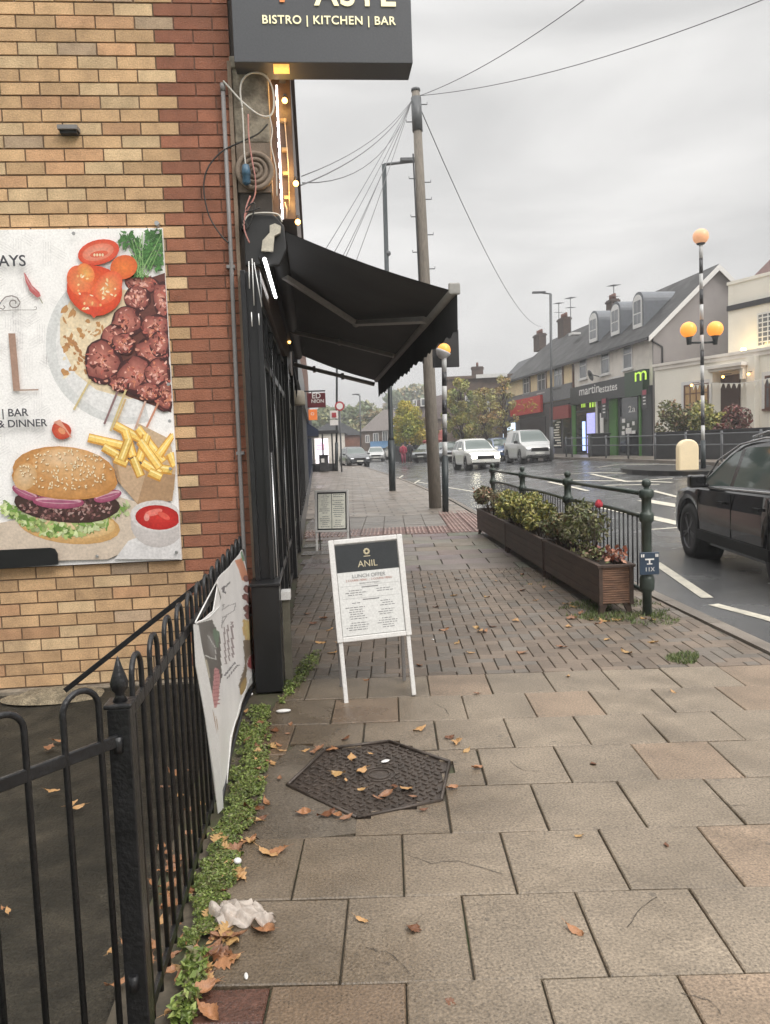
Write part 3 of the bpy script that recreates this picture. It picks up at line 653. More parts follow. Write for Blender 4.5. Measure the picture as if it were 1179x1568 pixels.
b = MB(B); b.tube([(.02, Y1 + .1, ZB - .2), (.04, Y1 + .1, ZB - .45), (.035, Y1 + .1, ZB - .6)], [.01, .02, .004], 8); b.build('crank_hook', m_blackm, aw)
# barrel lamp on the shopfront
o = thing('drum_lamp', 'pale drum shaped wall lamp beyond the awning on the shop wall', 'lamp', B.w(-.0, 12.0, 2.2))
b = MB(B); b.lathe([(0, 0), (.12, 0), (.125, .02), (.12, .2), (.1, .22), (0, .22)], 20, T=Matrix.Translation((.03, 12, 2.2))); b.build('lamp_drum', mat('pale_drum', (.25, .22, .17), rough=.5), o)
b = MB(B); b.box(-.14, .0, 11.97, 12.03, 2.42, 2.46); b.tube([(.03, 12, 2.4), (.03, 12, 2.44)], .02); b.build('bracket', m_black, o)
# post and cap at the pilaster
o = thing('timber_post', 'weathered short timber post with a pale cap beside the black pilaster', 'post', B.w(.06, 4.9, 0))
pp = B.hy(4.9, 446, 915); b = MB(B); b.box(.03, .075, 4.9, 4.98, 0, pp.z - .01); b.build('post_shaft', mat('old_timber', (.12, .11, .08), rough=.8, var=.4, bump=.4), o)
b = MB(B); b.box(.025, .085, 4.88, 5.0, pp.z - .01, pp.z + .04); b.build('post_cap', m_white, o)
# further shopfronts up the street
m_navy = mat('navy_front', (.02, .03, .06), rough=.4); m_slate2 = mat('grey_front', (.1, .1, .1), rough=.5)
def shopunit(y0, y1, nm, label, mfr, mwall, ht=7.0, xo=0.0, sign=None):
    o = thing(nm, label, 'shop', B.w(xo, y0, 0), B.a, 'shops along the left pavement')
    z0 = HT(-2, (y0 + y1) / 2)
    b = MB(B); b.box(-6, -.1 + xo, y0, y1, z0 - .3, ht); b.build('wall', mwall, o)
    b = MB(B); b.box(-.1 + xo, -.07 + xo, y0 + .2, y1 - .2, z0 + .4, z0 + 2.5); b.build('shop_window', m_glass, o)
    b = MB(B); n = max(3, int((y1 - y0) / 1.1))
    for i in range(n + 1): yy = y0 + .03 + (y1 - y0 - .16) * i / n; b.box(-.1 + xo, -.01 + xo, yy, yy + .1, z0, z0 + 2.6)
    b.box(-.1 + xo, .0 + xo, y0 + .02, y1 - .02, z0, z0 + .4); b.build('shop_frame', mfr, o)
    b = MB(B); b.box(-.1 + xo, .06 + xo, y0 + .05, y1 - .05, z0 + 2.6, z0 + 3.2); b.build('fascia', sign or mfr, o)
    return o
m_redb = bricks_mat('red_brick_far', (.22, .09, .06), (.17, .07, .05), (.2, .17, .14), .225, .075, .01, axis='xyz')
shopunit(12.1, 19, 'shop_unit', 'dark fronted shop just past the black awning', m_black, m_brown)
shopunit(19.05, 27, 'shop_unit', 'grey fronted shop behind the burgundy hanging sign', m_slate2, m_redb, 7.4)
shopunit(27.05, 37, 'shop_unit', 'navy fronted shop behind the small orange sign', m_navy, m_redb, 7.0)
shopunit(37.05, 60, 'shop_unit', 'far navy shopfront nearest to the bus shelter', m_navy, m_redb, 7.2, 0)
def signboard(nm, label, y, px, py0, py1, mt, txts, bracket=True):
    a, c = B.hy(y, px[0], py0), B.hy(y, px[1], py1); o = thing(nm, label, 'sign', B.w(a.x, y, c.z), B.a)
    b = MB(B); b.box(a.x, c.x, y, y + .1, c.z, a.z); b.build('board', mt, o, bevel=.01)
    if bracket: b = MB(B); b.box(-.1, c.x, y + .04, y + .07, a.z + .03, a.z + .06); b.box(a.x + .1, a.x + .12, y + .04, y + .07, a.z, a.z + .05); b.build('bracket', m_blackm, o)
    for t, x0, x1, yy, mm_ in txts: wtext('lettering', t, B, y - .005, x0, x1, yy, mm_, o, .01)
    return o
m_wl = mat('white_letters', (.75, .73, .7), var=0)
signboard('shop_sign', 'burgundy hanging sign with white capitals beyond the awning', 18, (470, 499), 602, 623.5, mat('burgundy', (.12, .02, .025), rough=.4), [('ED', 478, 491, 610, m_wl), ('NION', 477, 496, 617, m_wl)])
signboard('shop_sign', 'small square orange sign with a white ring under the burgundy sign', 27, (472, 486), 627, 643, mat('orange_sign', (.6, .15, .04), rough=.4, emit=.25, ecol=(.9, .25, .05)), [('O', 476, 481, 636, m_wl)], False)
o = thing('shop_canopy', 'navy blue shop canopy below the orange sign', 'awning', B.w(0, 30, 2.4)); a, c = B.hy(30, 470, 645), B.hy(30, 488, 668)
b = MB(B); b.prism([(-.1, c.z), (c.x, c.z), (c.x, c.z + .25), (-.1, a.z)], 0, 3.5, T=plmat((0, 33.5, 0), (1, 0, 0), (0, 0, 1))); b.build('canopy', m_navy, o)
b = MB(B); b.tube([(c.x, 30, c.z), (-.1, 30, c.z)], .02); b.build('canopy_frame', m_black, o)
# ================================================================== POSTER ON THE WALL
m_print = mat('poster_print', attr=True, rough=.35, var=.1, scale=14, fine=60, finev=.16)
po = thing('wall_poster', 'large white food poster with burger, fries, tomatoes and kebabs on the brick wall', 'poster', B.w(-1.5, 4.97, .85), B.a)
class Art:
    def __init__(s, fn, step=.000014): s.b = MB(); s.fn = fn; s.k = 0; s.step = step
    def poly(s, pts, col, adv=True):
        if adv: s.k += 1
        s.b.col = col; s.b.add([s.fn(x, y, s.k * s.step) for x, y in pts], [tuple(range(len(pts)))]); return s
    def ell(s, cx, cy, rx, ry, rot=0, c0=(1, 1, 1), c1=None, wob=.0, n=22, a0=0, a1=360, adv=True):
        if adv: s.k += 1
        c1 = c1 or c0; ro = rad(rot); P = [(cx, cy)]; ph = ru(0, 6)
        for i in range(n + 1):
            t = rad(a0 + (a1 - a0) * i / n); k = 1 + wob * (math.sin(3 * t + ph) + .6 * math.sin(5 * t + 2 * ph) + .4 * math.sin(8 * t))
            if i == n and a1 - a0 == 360: P.append(P[1]); break
            x, y = rx * k * math.cos(t), ry * k * math.sin(t); P.append((cx + x * math.cos(ro) - y * math.sin(ro), cy + x * math.sin(ro) + y * math.cos(ro)))
        vs = [s.fn(x, y, s.k * s.step) for x, y in P]
        s.b.add(vs, [(0, i, i + 1) for i in range(1, n + 1)], [(c0, c1, c1)] * n); return s
    def line(s, pts, wd, col, adv=True):
        if adv: s.k += 1
        s.b.col = col
        for (x0, y0), (x1, y1) in zip(pts, pts[1:]):
            d = math.hypot(x1 - x0, y1 - y0) or 1; nx, ny = -(y1 - y0) / d * wd / 2, (x1 - x0) / d * wd / 2
            s.b.add([s.fn(x0 + nx, y0 + ny, s.k * s.step), s.fn(x1 + nx, y1 + ny, s.k * s.step), s.fn(x1 - nx, y1 - ny, s.k * s.step), s.fn(x0 - nx, y0 - ny, s.k * s.step)], [(0, 1, 2, 3)])
        return s
def food(a, W_):
    """the printed food, in the pixels of the poster crop"""
    paper = (.66, .64, .63)
    for i in range(150):       # pale geometric relief printed on the paper
        x, y, an = ru(-250, 330), ru(60, 1450), random.choice((0, 60, 120)); d = ru(40, 110)
        if x > 200 and 100 < y < 900 and x > 230: continue
        ca, sa = math.cos(rad(an + 30)), math.sin(rad(an + 30))
        for q in range(4):
            ox, oy = -sa * q * 11, ca * q * 11; a.line([(x + ox, y + oy), (x + ox + ca * d, y + oy + sa * d)], 3.2, (.8, .78, .765), adv=False)
    a.ell(560, 560, 360, 350, 0, (.74, .74, .72), (.66, .66, .65), n=60, a0=75, a1=275); a.ell(575, 560, 330, 320, 0, (.8, .79, .77), (.76, .75, .74), n=60, a0=80, a1=275)
    a.poly([(340, 310), (262, 450), (262, 560), (330, 690), (420, 760), (560, 800), (700, 790), (735, 500), (640, 330)], (.76, .62, .42))
    for i in range(50):
        x, y = ru(280, 450), ru(400, 700); a.ell(x, y, ru(6, 26), ru(4, 14), ru(0, 180), (.8, .69, .5) if rnd() > .45 else (.5, .26, .1), wob=.15, n=10)
    for i in range(22): a.ell(275 + ru(-6, 40) + i * 6, 530 + i * 9, ru(6, 16), ru(4, 9), 50, (.42, .2, .08), wob=.2, n=10)
    a.poly([(575, 300), (735, 250), (748, 860), (700, 840), (560, 790), (470, 740), (520, 600)], (.13, .045, .035))
    for (x, y, r1, r2, ro) in ((620, 300, 68, 38, 10), (600, 365, 52, 50, 0), (710, 370, 36, 75, -5), (555, 465, 62, 60, 20), (680, 490, 58, 52, 0), (500, 545, 52, 62, -20), (450, 640, 72, 88, -10), (665, 600, 66, 60, 10), (700, 560, 44, 50, 10), (540, 560, 46, 40, 30), (595, 700, 72, 78, -15), (690, 690, 52, 60, 0), (720, 790, 40, 60, 0), (650, 770, 50, 36, 10), (520, 735, 40, 30, 20)):
        r1 *= 1.1; r2 *= 1.1
        a.ell(x, y, r1 * 1.04, r2 * 1.04, ro, (.14, .03, .03), (.05, .015, .015), wob=.04)
        a.ell(x - 4, y - 6, r1 * .88, r2 * .86, ro, (.62, .24, .18), (.22, .06, .05), wob=.1)
        for i in range(60):
            t, q = ru(0, 6.28), ru(0, .95); c = random.choice(((.8, .45, .36), (.1, .025, .02), (.45, .12, .09), (.7, .38, .32), (.2, .05, .04), (.6, .22, .13), (.42, .12, .1), (.14, .035, .03), (.62, .28, .2)))
            a.ell(x + r1 * q * math.cos(t), y + r2 * q * math.sin(t), ru(2.5, 13), ru(2, 6), ru(0, 180), c, wob=.2, n=9)
    for (x0, y0, x1, y1, c) in ((395, 715, 322, 848, (.6, .48, .25)), (550, 760, 482, 940, (.62, .5, .25)), (512, 770, 455, 910, (.25, .15, .15)), (635, 810, 590, 930, (.6, .4, .32)), (692, 815, 640, 925, (.55, .25, .16)), (548, 800, 500, 920, (.6, .42, .22))):
        a.line([(x0, y0), (x1, y1)], 9, c)
    for (x, y) in ((640, 150), (580, 120), (690, 130), (660, 210), (600, 235), (700, 200), (545, 100), (700, 80), (620, 180), (650, 90)):      # parsley
        for i in range(26):
            t = ru(0, 6.28); r = ru(5, 48); g = ru(.5, 1.35); a.ell(min(x + r * math.cos(t), 708), max(y + r * .8 * math.sin(t), 66), ru(9, 19), ru(3, 8), ru(0, 180), (.10 * g, .26 * g, .07 * g), (.05 * g, .14 * g, .035 * g), wob=.25, n=9)
    for i in range(12): a.line([(625 + ru(-30, 30), 270), (ru(540, 705), ru(70, 180))], 3, (.25, .42, .16))
    a.ell(540, 225, 60, 52, -20, (.8, .22, .05), (.65, .12, .03))                     # tomatoes
    a.ell(430, 160, 92, 54, -14, (.72, .2, .1), (.66, .07, .03)); a.ell(428, 160, 70, 36, -14, (.75, .35, .25), (.72, .2, .12)); a.ell(432, 168, 40, 14, -10, (.66, .12, .06))
    for i in range(4): a.ell(412 + i * 12, 172, 5, 7, 0, (.8, .62, .4), n=8)
    a.ell(412, 325, 124, 108, 25, (.74, .15, .04), (.62, .06, .02), wob=.015); a.ell(350, 285, 56, 70, -25, (.72, .26, .1), (.75, .14, .05)); a.ell(375, 250, 34, 46, -35, (.8, .42, .12), (.76, .2, .06))
    a.ell(470, 315, 55, 80, 35, (.76, .34, .12), (.74, .12, .05)); a.ell(395, 380, 60, 34, 40, (.75, .24, .1), (.66, .08, .03)); a.poly([(360, 395), (410, 448), (460, 400)], (.64, .07, .03))
    for i in range(34): x, y = random.choice(((350, 300), (475, 310), (392, 368), (460, 350))); a.ell(x + ru(-32, 32), y + ru(-42, 42), ru(4, 10), ru(2.5, 5), ru(0, 180), random.choice(((.85, .6, .3), (.8, .45, .18), (.85, .72, .5))), n=8)
    a.poly([(103, 246), (112, 256), (140, 305), (172, 335), (178, 352), (162, 358), (130, 330), (112, 288)], (.5, .13, .13)); a.poly([(108, 256), (132, 300), (160, 335), (140, 320), (116, 284)], (.62, .3, .3)); a.line([(172, 358), (186, 384)], 4, (.3, .3, .2))
    a.line([(66, 412), (150, 412), (160, 408), (158, 398), (148, 400)], 2.6, (.22, .19, .18)); a.line([(-30, 418), (66, 412)], 2.6, (.22, .19, .18))
    sw = [(60 + 26 * math.cos(t * .35) * (1 - t * .035), 382 + 24 * math.sin(t * .35) * (1 - t * .035)) for t in range(0, 20)]; a.line(sw, 5, (.22, .19, .18))
    a.line([(-5, 392), (8, 372), (25, 355), (50, 350), (74, 358), (88, 380)], 5, (.22, .19, .18)); a.line([(0, 404), (14, 410), (22, 400), (14, 392)], 4, (.22, .19, .18))
    a.poly([(36, 514), (66, 514), (88, 764), (58, 766)], (.38, .24, .18)); a.line([(58, 763), (168, 760)], 6, (.38, .26, .2))        # the big letter
    a.ell(268, 938, 44, 38, 30, (.66, .13, .06), (.5, .06, .03), wob=.03); a.poly([(232, 902), (262, 890), (310, 962), (312, 974), (280, 930)], (.72, .35, .25)); a.ell(270, 940, 18, 12, 40, (.75, .3, .15))
    a.poly([(-250, 1390), (60, 1330), (420, 1200), (560, 1240), (790, 1290), (720, 1390), (470, 1500), (-250, 1520)], (.6, .5, .4)); a.poly([(560, 1420), (790, 1330), (790, 1500), (500, 1500)], paper)
    # fries in a paper cup
    a.poly([(600, 905), (740, 975), (770, 1100), (760, 1200), (620, 1100)], (.55, .4, .26)); a.poly([(480, 1040), (560, 1090), (765, 1130), (752, 1245), (600, 1260), (515, 1160)], (.4, .25, .14)); a.poly([(510, 1080), (640, 1110), (600, 1255), (530, 1180)], (.52, .36, .23))
    for (x0, y0, x1, y1) in ((385, 970, 560, 1010), (450, 1010, 560, 1060), (500, 915, 640, 1000), (600, 930, 720, 1070), (640, 960, 600, 1080), (760, 960, 700, 1040), (545, 940, 575, 1060), (580, 1060, 620, 1135), (640, 1095, 760, 1105), (620, 1080, 700, 1130), (740, 1040, 765, 1100), (500, 1060, 560, 1080), (560, 980, 530, 1070), (650, 1120, 710, 1140), (610, 985, 700, 1100)):
        g = ru(.85, 1.1); kx = ru(-9, 9); x1 += kx; y1 -= kx; a.line([(x0, y0), (x1, y1)], 40, (.62 * g, .3 * g, .05 * g)); a.line([(x0 + 3, y0 - 3), (x1 - 2, y1 - 3)], 28, (.88 * g, .6 * g, .16 * g)); a.line([(x0 + 5, y0 - 8), (x1, y1 - 8)], 7, (.95, .78, .36))
    # ketchup bowl
    a.ell(688, 1345, 118, 104, 4, (.6, .56, .54), (.5, .46, .44)); a.ell(684, 1312, 116, 68, 4, (.68, .65, .63), (.64, .6, .58)); a.ell(688, 1318, 98, 54, 4, (.6, .04, .03), (.42, .015, .015)); a.ell(670, 1296, 40, 14, -15, (.75, .2, .16)); a.ell(640, 1318, 12, 16, 0, (.75, .3, .26)); a.ell(715, 1310, 30, 12, 30, (.66, .1, .07))
    # burger
    a.ell(300, 1350, 225, 82, 6, (.7, .5, .26), (.55, .32, .12)); a.ell(290, 1340, 215, 66, 5, (.75, .58, .36), (.66, .44, .2))
    for i in range(230):
        t = rnd(); x = 10 + 550 * t; y = 1262 + 110 * math.sin(math.pi * (t * .95 + .02)) + ru(-26, 30) - 40 * t * 0; g = ru(.6, 1.3)
        if x > 480: y = min(y, 1300)
        a.ell(x, y, ru(9, 22), ru(5, 12), ru(0, 180), random.choice(((.36 * g, .45 * g, .16 * g), (.16 * g, .28 * g, .06 * g), (.5 * g, .56 * g, .3 * g))), wob=.3, n=9)
    a.ell(295, 1262, 232, 78, 3, (.09, .04, .035), (.05, .025, .02), wob=.02)
    for i in range(240): t, q = ru(0, 6.28), math.sqrt(rnd()) * .95; a.ell(295 + 222 * q * math.cos(t), 1266 + 66 * q * math.sin(t), ru(4, 12), ru(3, 7), ru(0, 180), random.choice(((.2, .09, .08), (.05, .02, .02), (.32, .17, .15), (.12, .05, .05), (.42, .28, .25))), wob=.2, n=8)
    for (x, y, r1, r2, ro) in ((110, 1210, 62, 24, 25), (255, 1250, 112, 30, 2), (470, 1225, 62, 24, -15)): a.ell(x, y, r1, r2, ro, (.42, .14, .22), (.3, .06, .12)); a.ell(x, y - 6, r1 * .9, r2 * .45, ro, (.58, .34, .38)); a.ell(x, y - 2, r1 * .8, r2 * .2, ro, (.36, .1, .18))
    a.ell(282, 1150, 232, 90, 4, (.55, .28, .09), (.46, .21, .06)); a.ell(280, 1120, 226, 112, 5, (.62, .33, .13), (.52, .25, .08)); a.ell(300, 1085, 160, 74, 5, (.68, .42, .2), (.62, .34, .14)); a.ell(270, 1060, 100, 42, 0, (.74, .52, .32), (.67, .41, .2))
    a.ell(110, 1140, 50, 60, 20, (.66, .48, .3), (.6, .36, .16))
    for i in range(150):
        t, q = ru(0, 6.28), math.sqrt(rnd()) * .93; x, y = 285 + 215 * q * math.cos(t), 1110 + 95 * q * math.sin(t); ro = ru(0, 180); a.ell(x + 1.5, y + 2, 6.5, 3.2, ro, (.42, .2, .06), n=7); a.ell(x, y, 6, 3, ro, (.82, .7, .48), n=7)
PY_ = 4.972
def pf(x, y, k):
    p = B.hy(PY_ - k, x / 2.85, 330 + y / 2.85); return B.w(*p)
_c = [B.hy(PY_, *q) for q in ((249, 349), (278, 858))]
b = MB(B); zt = B.hy(PY_, 249, 349).z; zb = B.hy(PY_, 278, 857).z; xr = (_c[0].x + _c[1].x) / 2
b.box(-2.9, xr, PY_, 4.995, zb, zt); b.build('poster_sheet', mat('poster_paper', (.9, .88, .86), rough=.4, var=.04), po)
A = Art(pf); A.k = 30; food(A, None)
# nothing printed may overhang the sheet
_inv = B.M.inverted(); keep_f, keep_m, keep_c, keep_s = [], [], [], []
for f, m_, c, s_ in zip(A.b.f, A.b.m, A.b.c, A.b.sm):
    L_ = [_inv @ Vector(A.b.v[k]) for k in f]
    if max(q.x for q in L_) > xr + .06 and min(q.x for q in L_) > xr - .004: continue
    for k in f:
        q = _inv @ Vector(A.b.v[k]); q.x = min(q.x, xr - .001); q.z = max(min(q.z, zt - .001), zb + .001); A.b.v[k] = tuple(B.M @ q)
    keep_f.append(f); keep_m.append(m_); keep_c.append(c); keep_s.append(s_)
A.b.f, A.b.m, A.b.c, A.b.sm = keep_f, keep_m, keep_c, keep_s
A.b.build('poster_picture', m_print, po)
m_ink = mat('black_ink', (.05, .05, .06), rough=.5, var=0)
PT = PY_ - A.k * A.step - .0006
def ptext(t, x0, x1, y): wtext('lettering', t, B, PT, x0 / 2.85, x1 / 2.85, 330 + y / 2.85, m_ink, po, .01)
ptext('AYS', -6, 114, 222); ptext('| BAR', 12, 126, 878); ptext('& DINNER', -8, 208, 926)
b = MB(B)
for (x, y) in ((321, 78), (689, 75), (735, 737), (740, 897), (744, 1105), (770, 1470), (424, 1487)):
    p = B.hy(PT, x / 2.85, 330 + y / 2.85); b.tube([(p.x, PT - .001, p.z), (p.x, PT - .004, p.z)], [.011, .009], 12)
b.build('eyelet', mat('eyelet', (.45, .45, .45), rough=.3, metal=.7), po)
p = B.hy(4.95, 240, 344); b = MB(B); b.tube([(p.x, 5.0, p.z + .01), (p.x, 4.95, p.z + .01)], .014, 12); tag(b.build('wall_fixing', mat('eyelet'), origin=B.w(p.x, 4.97, p.z)), 'round metal fixing stud on the brick just above the poster corner', 'fixing')
b = MB(B); q0, q1 = B.hy(4.935, 0, 866), B.hy(4.935, 88, 838)
pp = [(-2.2, q0.z - .035), (q1.x, q0.z - .01), (q1.x, q1.z - .04), (q1.x - .015, q1.z - .008), (q1.x - .04, q1.z), (-2.2, q1.z - .0)]
b.prism(pp, 0, .012, T=plmat((0, 4.935, 0), (1, 0, 0), (0, 0, 1))); b.build('corner_plate', m_black, po, label='black rounded plate over the bottom left of the poster')
# ================================================================== RAILINGS
m_rail = mat('black_iron', (.014, .014, .015), rough=.32, metal=.2, var=.35, scale=14, fine=70, finev=.3, bump=.35, bscale=70)
FX = -.2
fe = thing('hoop_railing', 'black hoop topped iron railing running to the brick corner, banner tied to it', 'railing', B.w(FX, 1.75, 0), B.a)
def hoop(fr_T, t0, t1, z0, zt, r=.0075):
    c = (t0 + t1) / 2; R = (t1 - t0) / 2; P = [(t0, 0, z0), (t0, 0, zt - R)]
    P += [(c - R * math.cos(math.pi * i / 10), 0, zt - R + R * math.sin(math.pi * i / 10)) for i in range(1, 10)] + [(t1, 0, zt - R), (t1, 0, z0)]
    b = MB(); b.tube(P, r, 8, T=fr_T); return b
Tf = B.M @ Matrix.Translation((FX, 0, 0)) @ Matrix.Rotation(math.pi / 2, 4, 'Z')
t = 1.945
while t < 4.85:
    hoop(Tf, t, t + .105, .03, .995 + ru(-.004, .004)).build('hoop', m_rail, fe); t += .21
b = MB(); b.box(1.86, 4.93, -.006, .006, .855, .89, T=Tf); b.build('top_rail', m_rail, fe, bevel=.002)
b = MB(); b.box(1.86, 4.93, -.006, .006, .055, .09, T=Tf); b.build('bottom_rail', m_rail, fe, bevel=.002)
def post(fr, x, y, h, s=.031):
    b = MB(fr); b.box(x - s, x + s, y - s, y + s, -.1, h); b.box(x - s - .006, x + s + .006, y - s - .006, y + s + .006, h, h + .012); o1 = b
    c = MB(fr); c.lathe([(.0, 0), (.018, 0), (.012, .012), (.012, .02), (.02, .03), (.022, .045), (.012, .075), (.003, .105), (0, .11)], 14, T=Matrix.Translation((x, y, h + .012)))
    return o1, c
o1, c1 = post(B, FX - .006, 1.85, .905, .027); o1.build('post', m_rail, fe, bevel=.004); c1.build('finial', m_rail, fe)
ga = thing('railing_gate', 'black hoop topped gate swung open towards the viewer at the lower left', 'gate', B.w(FX, 1.72, 0))
dg = Vector((-.18, -.21, 0)).normalized(); Tg = B.M @ plmat((FX - .01, 1.82, 0), dg, (-dg.y, dg.x, 0))
for i in range(6): t = .045 + .18 * i; hoop(Tg, t, t + .09, .06, .975).build('hoop', m_rail, ga)
b = MB(); b.box(.0, 1.1, -.006, .006, .815, .845, T=Tg); b.build('top_rail', m_rail, ga, bevel=.003)
b = MB(); b.box(.0, 1.1, -.006, .006, .07, .1, T=Tg); b.build('bottom_rail', m_rail, ga, bevel=.003)
b = MB()
for z in (.2, .8): b.tube([(0, 0, z), (0, 0, z + .04)], .012, 8, T=Tg)
b.build('hinge', m_rail, ga)
ha = thing('handrail', 'black sloping iron bar rising from the yard against the yellow brick wall', 'handrail', B.w(-1.6, 4.75, 0))
h0, h1 = B.hy(4.72, 100, 1057), B.hy(4.72, 362, 850); b = MB(B)
b.box(0, (h1 - h0).length, -.014, .014, -.016, .016, T=plmat(h0, h1 - h0, (0, 1, 0))); b.build('sloping_bar', m_rail, ha, bevel=.003)
b = MB(B); b.tube([h1 + Vector((-.02, 0, 0)), (h1.x - .02, h1.y, 0)], .012); b.build('upright', m_rail, ha)
b = MB(B); vs = []; n = 26
for j in range(9):
    for i in range(n):
        a_ = 2 * math.pi * i / n; r = (1 - j / 8) if j else 1; hgt = .05 * math.sin(j / 8 * 1.57)
        x, y = h0.x - .1 + .34 * r * math.cos(a_), 4.86 + .17 * r * math.sin(a_); q = noise.noise(Vector((x * 9, y * 9, 1))) * .02
        vs.append((x, min(y, 4.999), .03 + hgt + q * (j > 0)))
b.smooth = True; b.add(vs, [(j * n + i, j * n + (i + 1) % n, (j + 1) * n + (i + 1) % n, (j + 1) * n + i) for j in range(8) for i in range(n)])
tag(b.build('concrete_lump', mat('rough_concrete', (.2, .165, .11), rough=.95, var=.5, scale=25, fine=140, finev=.6, bump=1, bscale=80), origin=B.w(h0.x - .1, 4.86, 0)), 'lump of gritty concrete at the foot of the yellow brick wall', 'concrete lump')
# banner tied to the railing
ba = thing('fence_banner', 'crumpled white food banner hanging off the outside of the black railing', 'banner', B.w(FX, 3.2, 0), B.a)
BXp = -.172
def bf(px, py, k=0):
    p = B.hx(BXp, px, py); dx = .012 * noise.noise(Vector((p.y * 1.5, p.z * 2.2, 2))) + .0018 * math.sin(p.y * 13 + p.z * 9)
    return B.w(p.x + dx + k, p.y, p.z)
def interp(P, y):
    for (a, c), (d, e) in zip(P, P[1:]):
        if c <= y <= e: return a + (d - a) * (y - c) / (e - c)
    return P[0][0] if y < P[0][1] else P[-1][0]
Lp = [(369, 842), (352, 866), (333, 886), (330, 905), (326, 935), (297, 957), (303, 990), (318, 1060), (330, 1130), (336, 1200), (337, 1212)]
Rp = [(371, 842), (377, 875), (387, 930), (394, 985), (402, 1018), (404, 1026), (390, 1042), (376, 1062), (358, 1110), (350, 1165), (344, 1200), (340, 1212)]
class Ras:                      # a printed picture recorded as shapes and looked up per mesh face
    def __init__(s): s.L = []
    def poly(s, pts, col): s.L.append(('p', [Vector((x, y, 0)) for x, y in pts], col)); return s
    def ell(s, cx, cy, rx, ry, rot=0, c0=(1, 1, 1), c1=None, wob=0): s.L.append(('e', cx, cy, rx, ry, rad(rot), c0, c1 or c0)); return s
    def line(s, pts, wd, col): s.L.append(('l', pts, wd, col)); return s
    def at(s, x, y, base):
        c = base
        for q in s.L:
            if q[0] == 'p':
                if inpoly(x, y, q[1]): c = q[2]
            elif q[0] == 'e':
                dx, dy = x - q[1], y - q[2]; u = (dx * math.cos(q[5]) + dy * math.sin(q[5])) / q[3]; v = (-dx * math.sin(q[5]) + dy * math.cos(q[5])) / q[4]; r = math.hypot(u, v)
                if r < 1: c = tuple(a + (b_ - a) * r for a, b_ in zip(q[6], q[7]))
            else:
                for (x0, y0), (x1, y1) in zip(q[1], q[1][1:]):
                    L2 = (x1 - x0) ** 2 + (y1 - y0) ** 2 or 1; t = max(0, min(1, ((x - x0) * (x1 - x0) + (y - y0) * (y1 - y0)) / L2))
                    if math.hypot(x - x0 - t * (x1 - x0), y - y0 - t * (y1 - y0)) < q[2] / 2: c = q[3]; break
        return c
def b2(x, y, k): return bf(280 + x / 5.6, 820 + y / 5.6, .0035 + k)
A2 = Ras()
A2.poly([(92, 770), (150, 745), (250, 720), (290, 790), (330, 870), (335, 1060), (345, 1200), (230, 1560), (150, 1100)], (.12, .11, .1))
A2.poly([(270, 790), (325, 830), (315, 960), (290, 960), (260, 860)], (.14, .2, .14)); A2.ell(250, 940, 42, 120, -12, (.25, .24, .23), (.15, .14, .13)); A2.ell(180, 1150, 40, 110, -10, (.3, .27, .2), (.42, .38, .3))
A2.poly([(270, 1130), (325, 1150), (310, 1330), (270, 1480), (225, 1480), (250, 1260)], (.5, .25, .25))
for i in range(10): A2.line([(245 + i * 2, 1450 - i * 32), (305 + i, 1440 - i * 32)], 9, (.35, .12, .13))
A2.ell(250, 1620, 30, 120, -8, (.4, .22, .15), (.3, .2, .12)); A2.line([(210, 860), (290, 960), (290, 1060), (230, 1050), (190, 1030), (140, 1050)], 8, (.5, .5, .48))
for x0 in (370, 400, 430): A2.line([(x0 - 4, 790 + (x0 - 370) * -.8), (x0 + 6, 1100 - (x0 - 370))], 13, (.3, .24, .24))
A2.line([(340, 790), (350, 700), (390, 690), (350, 750)], 9, (.35, .33, .33)); A2.line([(345, 600), (365, 590), (345, 640), (400, 600), (450, 580), (440, 640), (380, 690)], 8, (.35, .33, .33)); A2.line([(340, 455), (360, 440), (350, 480), (370, 490)], 16, (.15, .14, .15)); A2.line([(370, 440), (400, 400)], 12, (.2, .2, .2))
A2.line([(365, 1200), (450, 1090)], 12, (.2, .19, .2)); A2.line([(385, 1225), (470, 1110)], 10, (.22, .2, .2))
A2.poly([(440, 215), (500, 190), (540, 300), (550, 350), (520, 400), (490, 380), (470, 300)], (.62, .28, .17)); A2.poly([(485, 150), (500, 130), (530, 215), (500, 215)], (.2, .32, .2))
for (x, y, r) in ((535, 370, 26), (540, 460, 32), (530, 530, 30), (565, 560, 30), (545, 630, 34), (575, 640, 28), (550, 690, 30)): A2.ell(x, y, r * 1.2, r, 30, (.4, .2, .18), (.14, .06, .05), wob=.08)
A2.poly([(505, 720), (560, 730), (605, 680), (635, 790), (640, 850), (600, 900), (520, 900), (500, 800)], (.6, .42, .18))
for i in range(12): x, y = ru(515, 610), ru(730, 850); A2.line([(x, y), (x + ru(-20, 30), y + ru(30, 70))], 14, (.66, .52, .24))
A2.poly([(500, 900), (620, 890), (600, 1010), (540, 1200), (500, 1370), (470, 1290), (520, 1100)], (.22, .17, .12)); A2.ell(515, 1290, 26, 80, 18, (.5, .36, .16), (.4, .26, .1))
A2.poly([(640, 850), (670, 1010), (610, 1005)], (.58, .56, .55)); A2.ell(612, 1090, 62, 84, 22, (.6, .56, .54)); A2.ell(614, 1080, 52, 68, 22, (.36, .1, .1), (.3, .07, .07)); A2.poly([(600, 1190), (690, 1150), (640, 1210), (560, 1330), (540, 1340)], (.5, .5, .48))
b = MB(); vs = []; ny, nx = 330, 46; fc_ = []
for j in range(ny + 1):
    y = 842 + 370 * j / ny; a_, c_ = interp(Lp, y), interp(Rp, y)
    for i in range(nx + 1): vs.append(tuple(bf(a_ + (c_ - a_) * i / nx, y)))
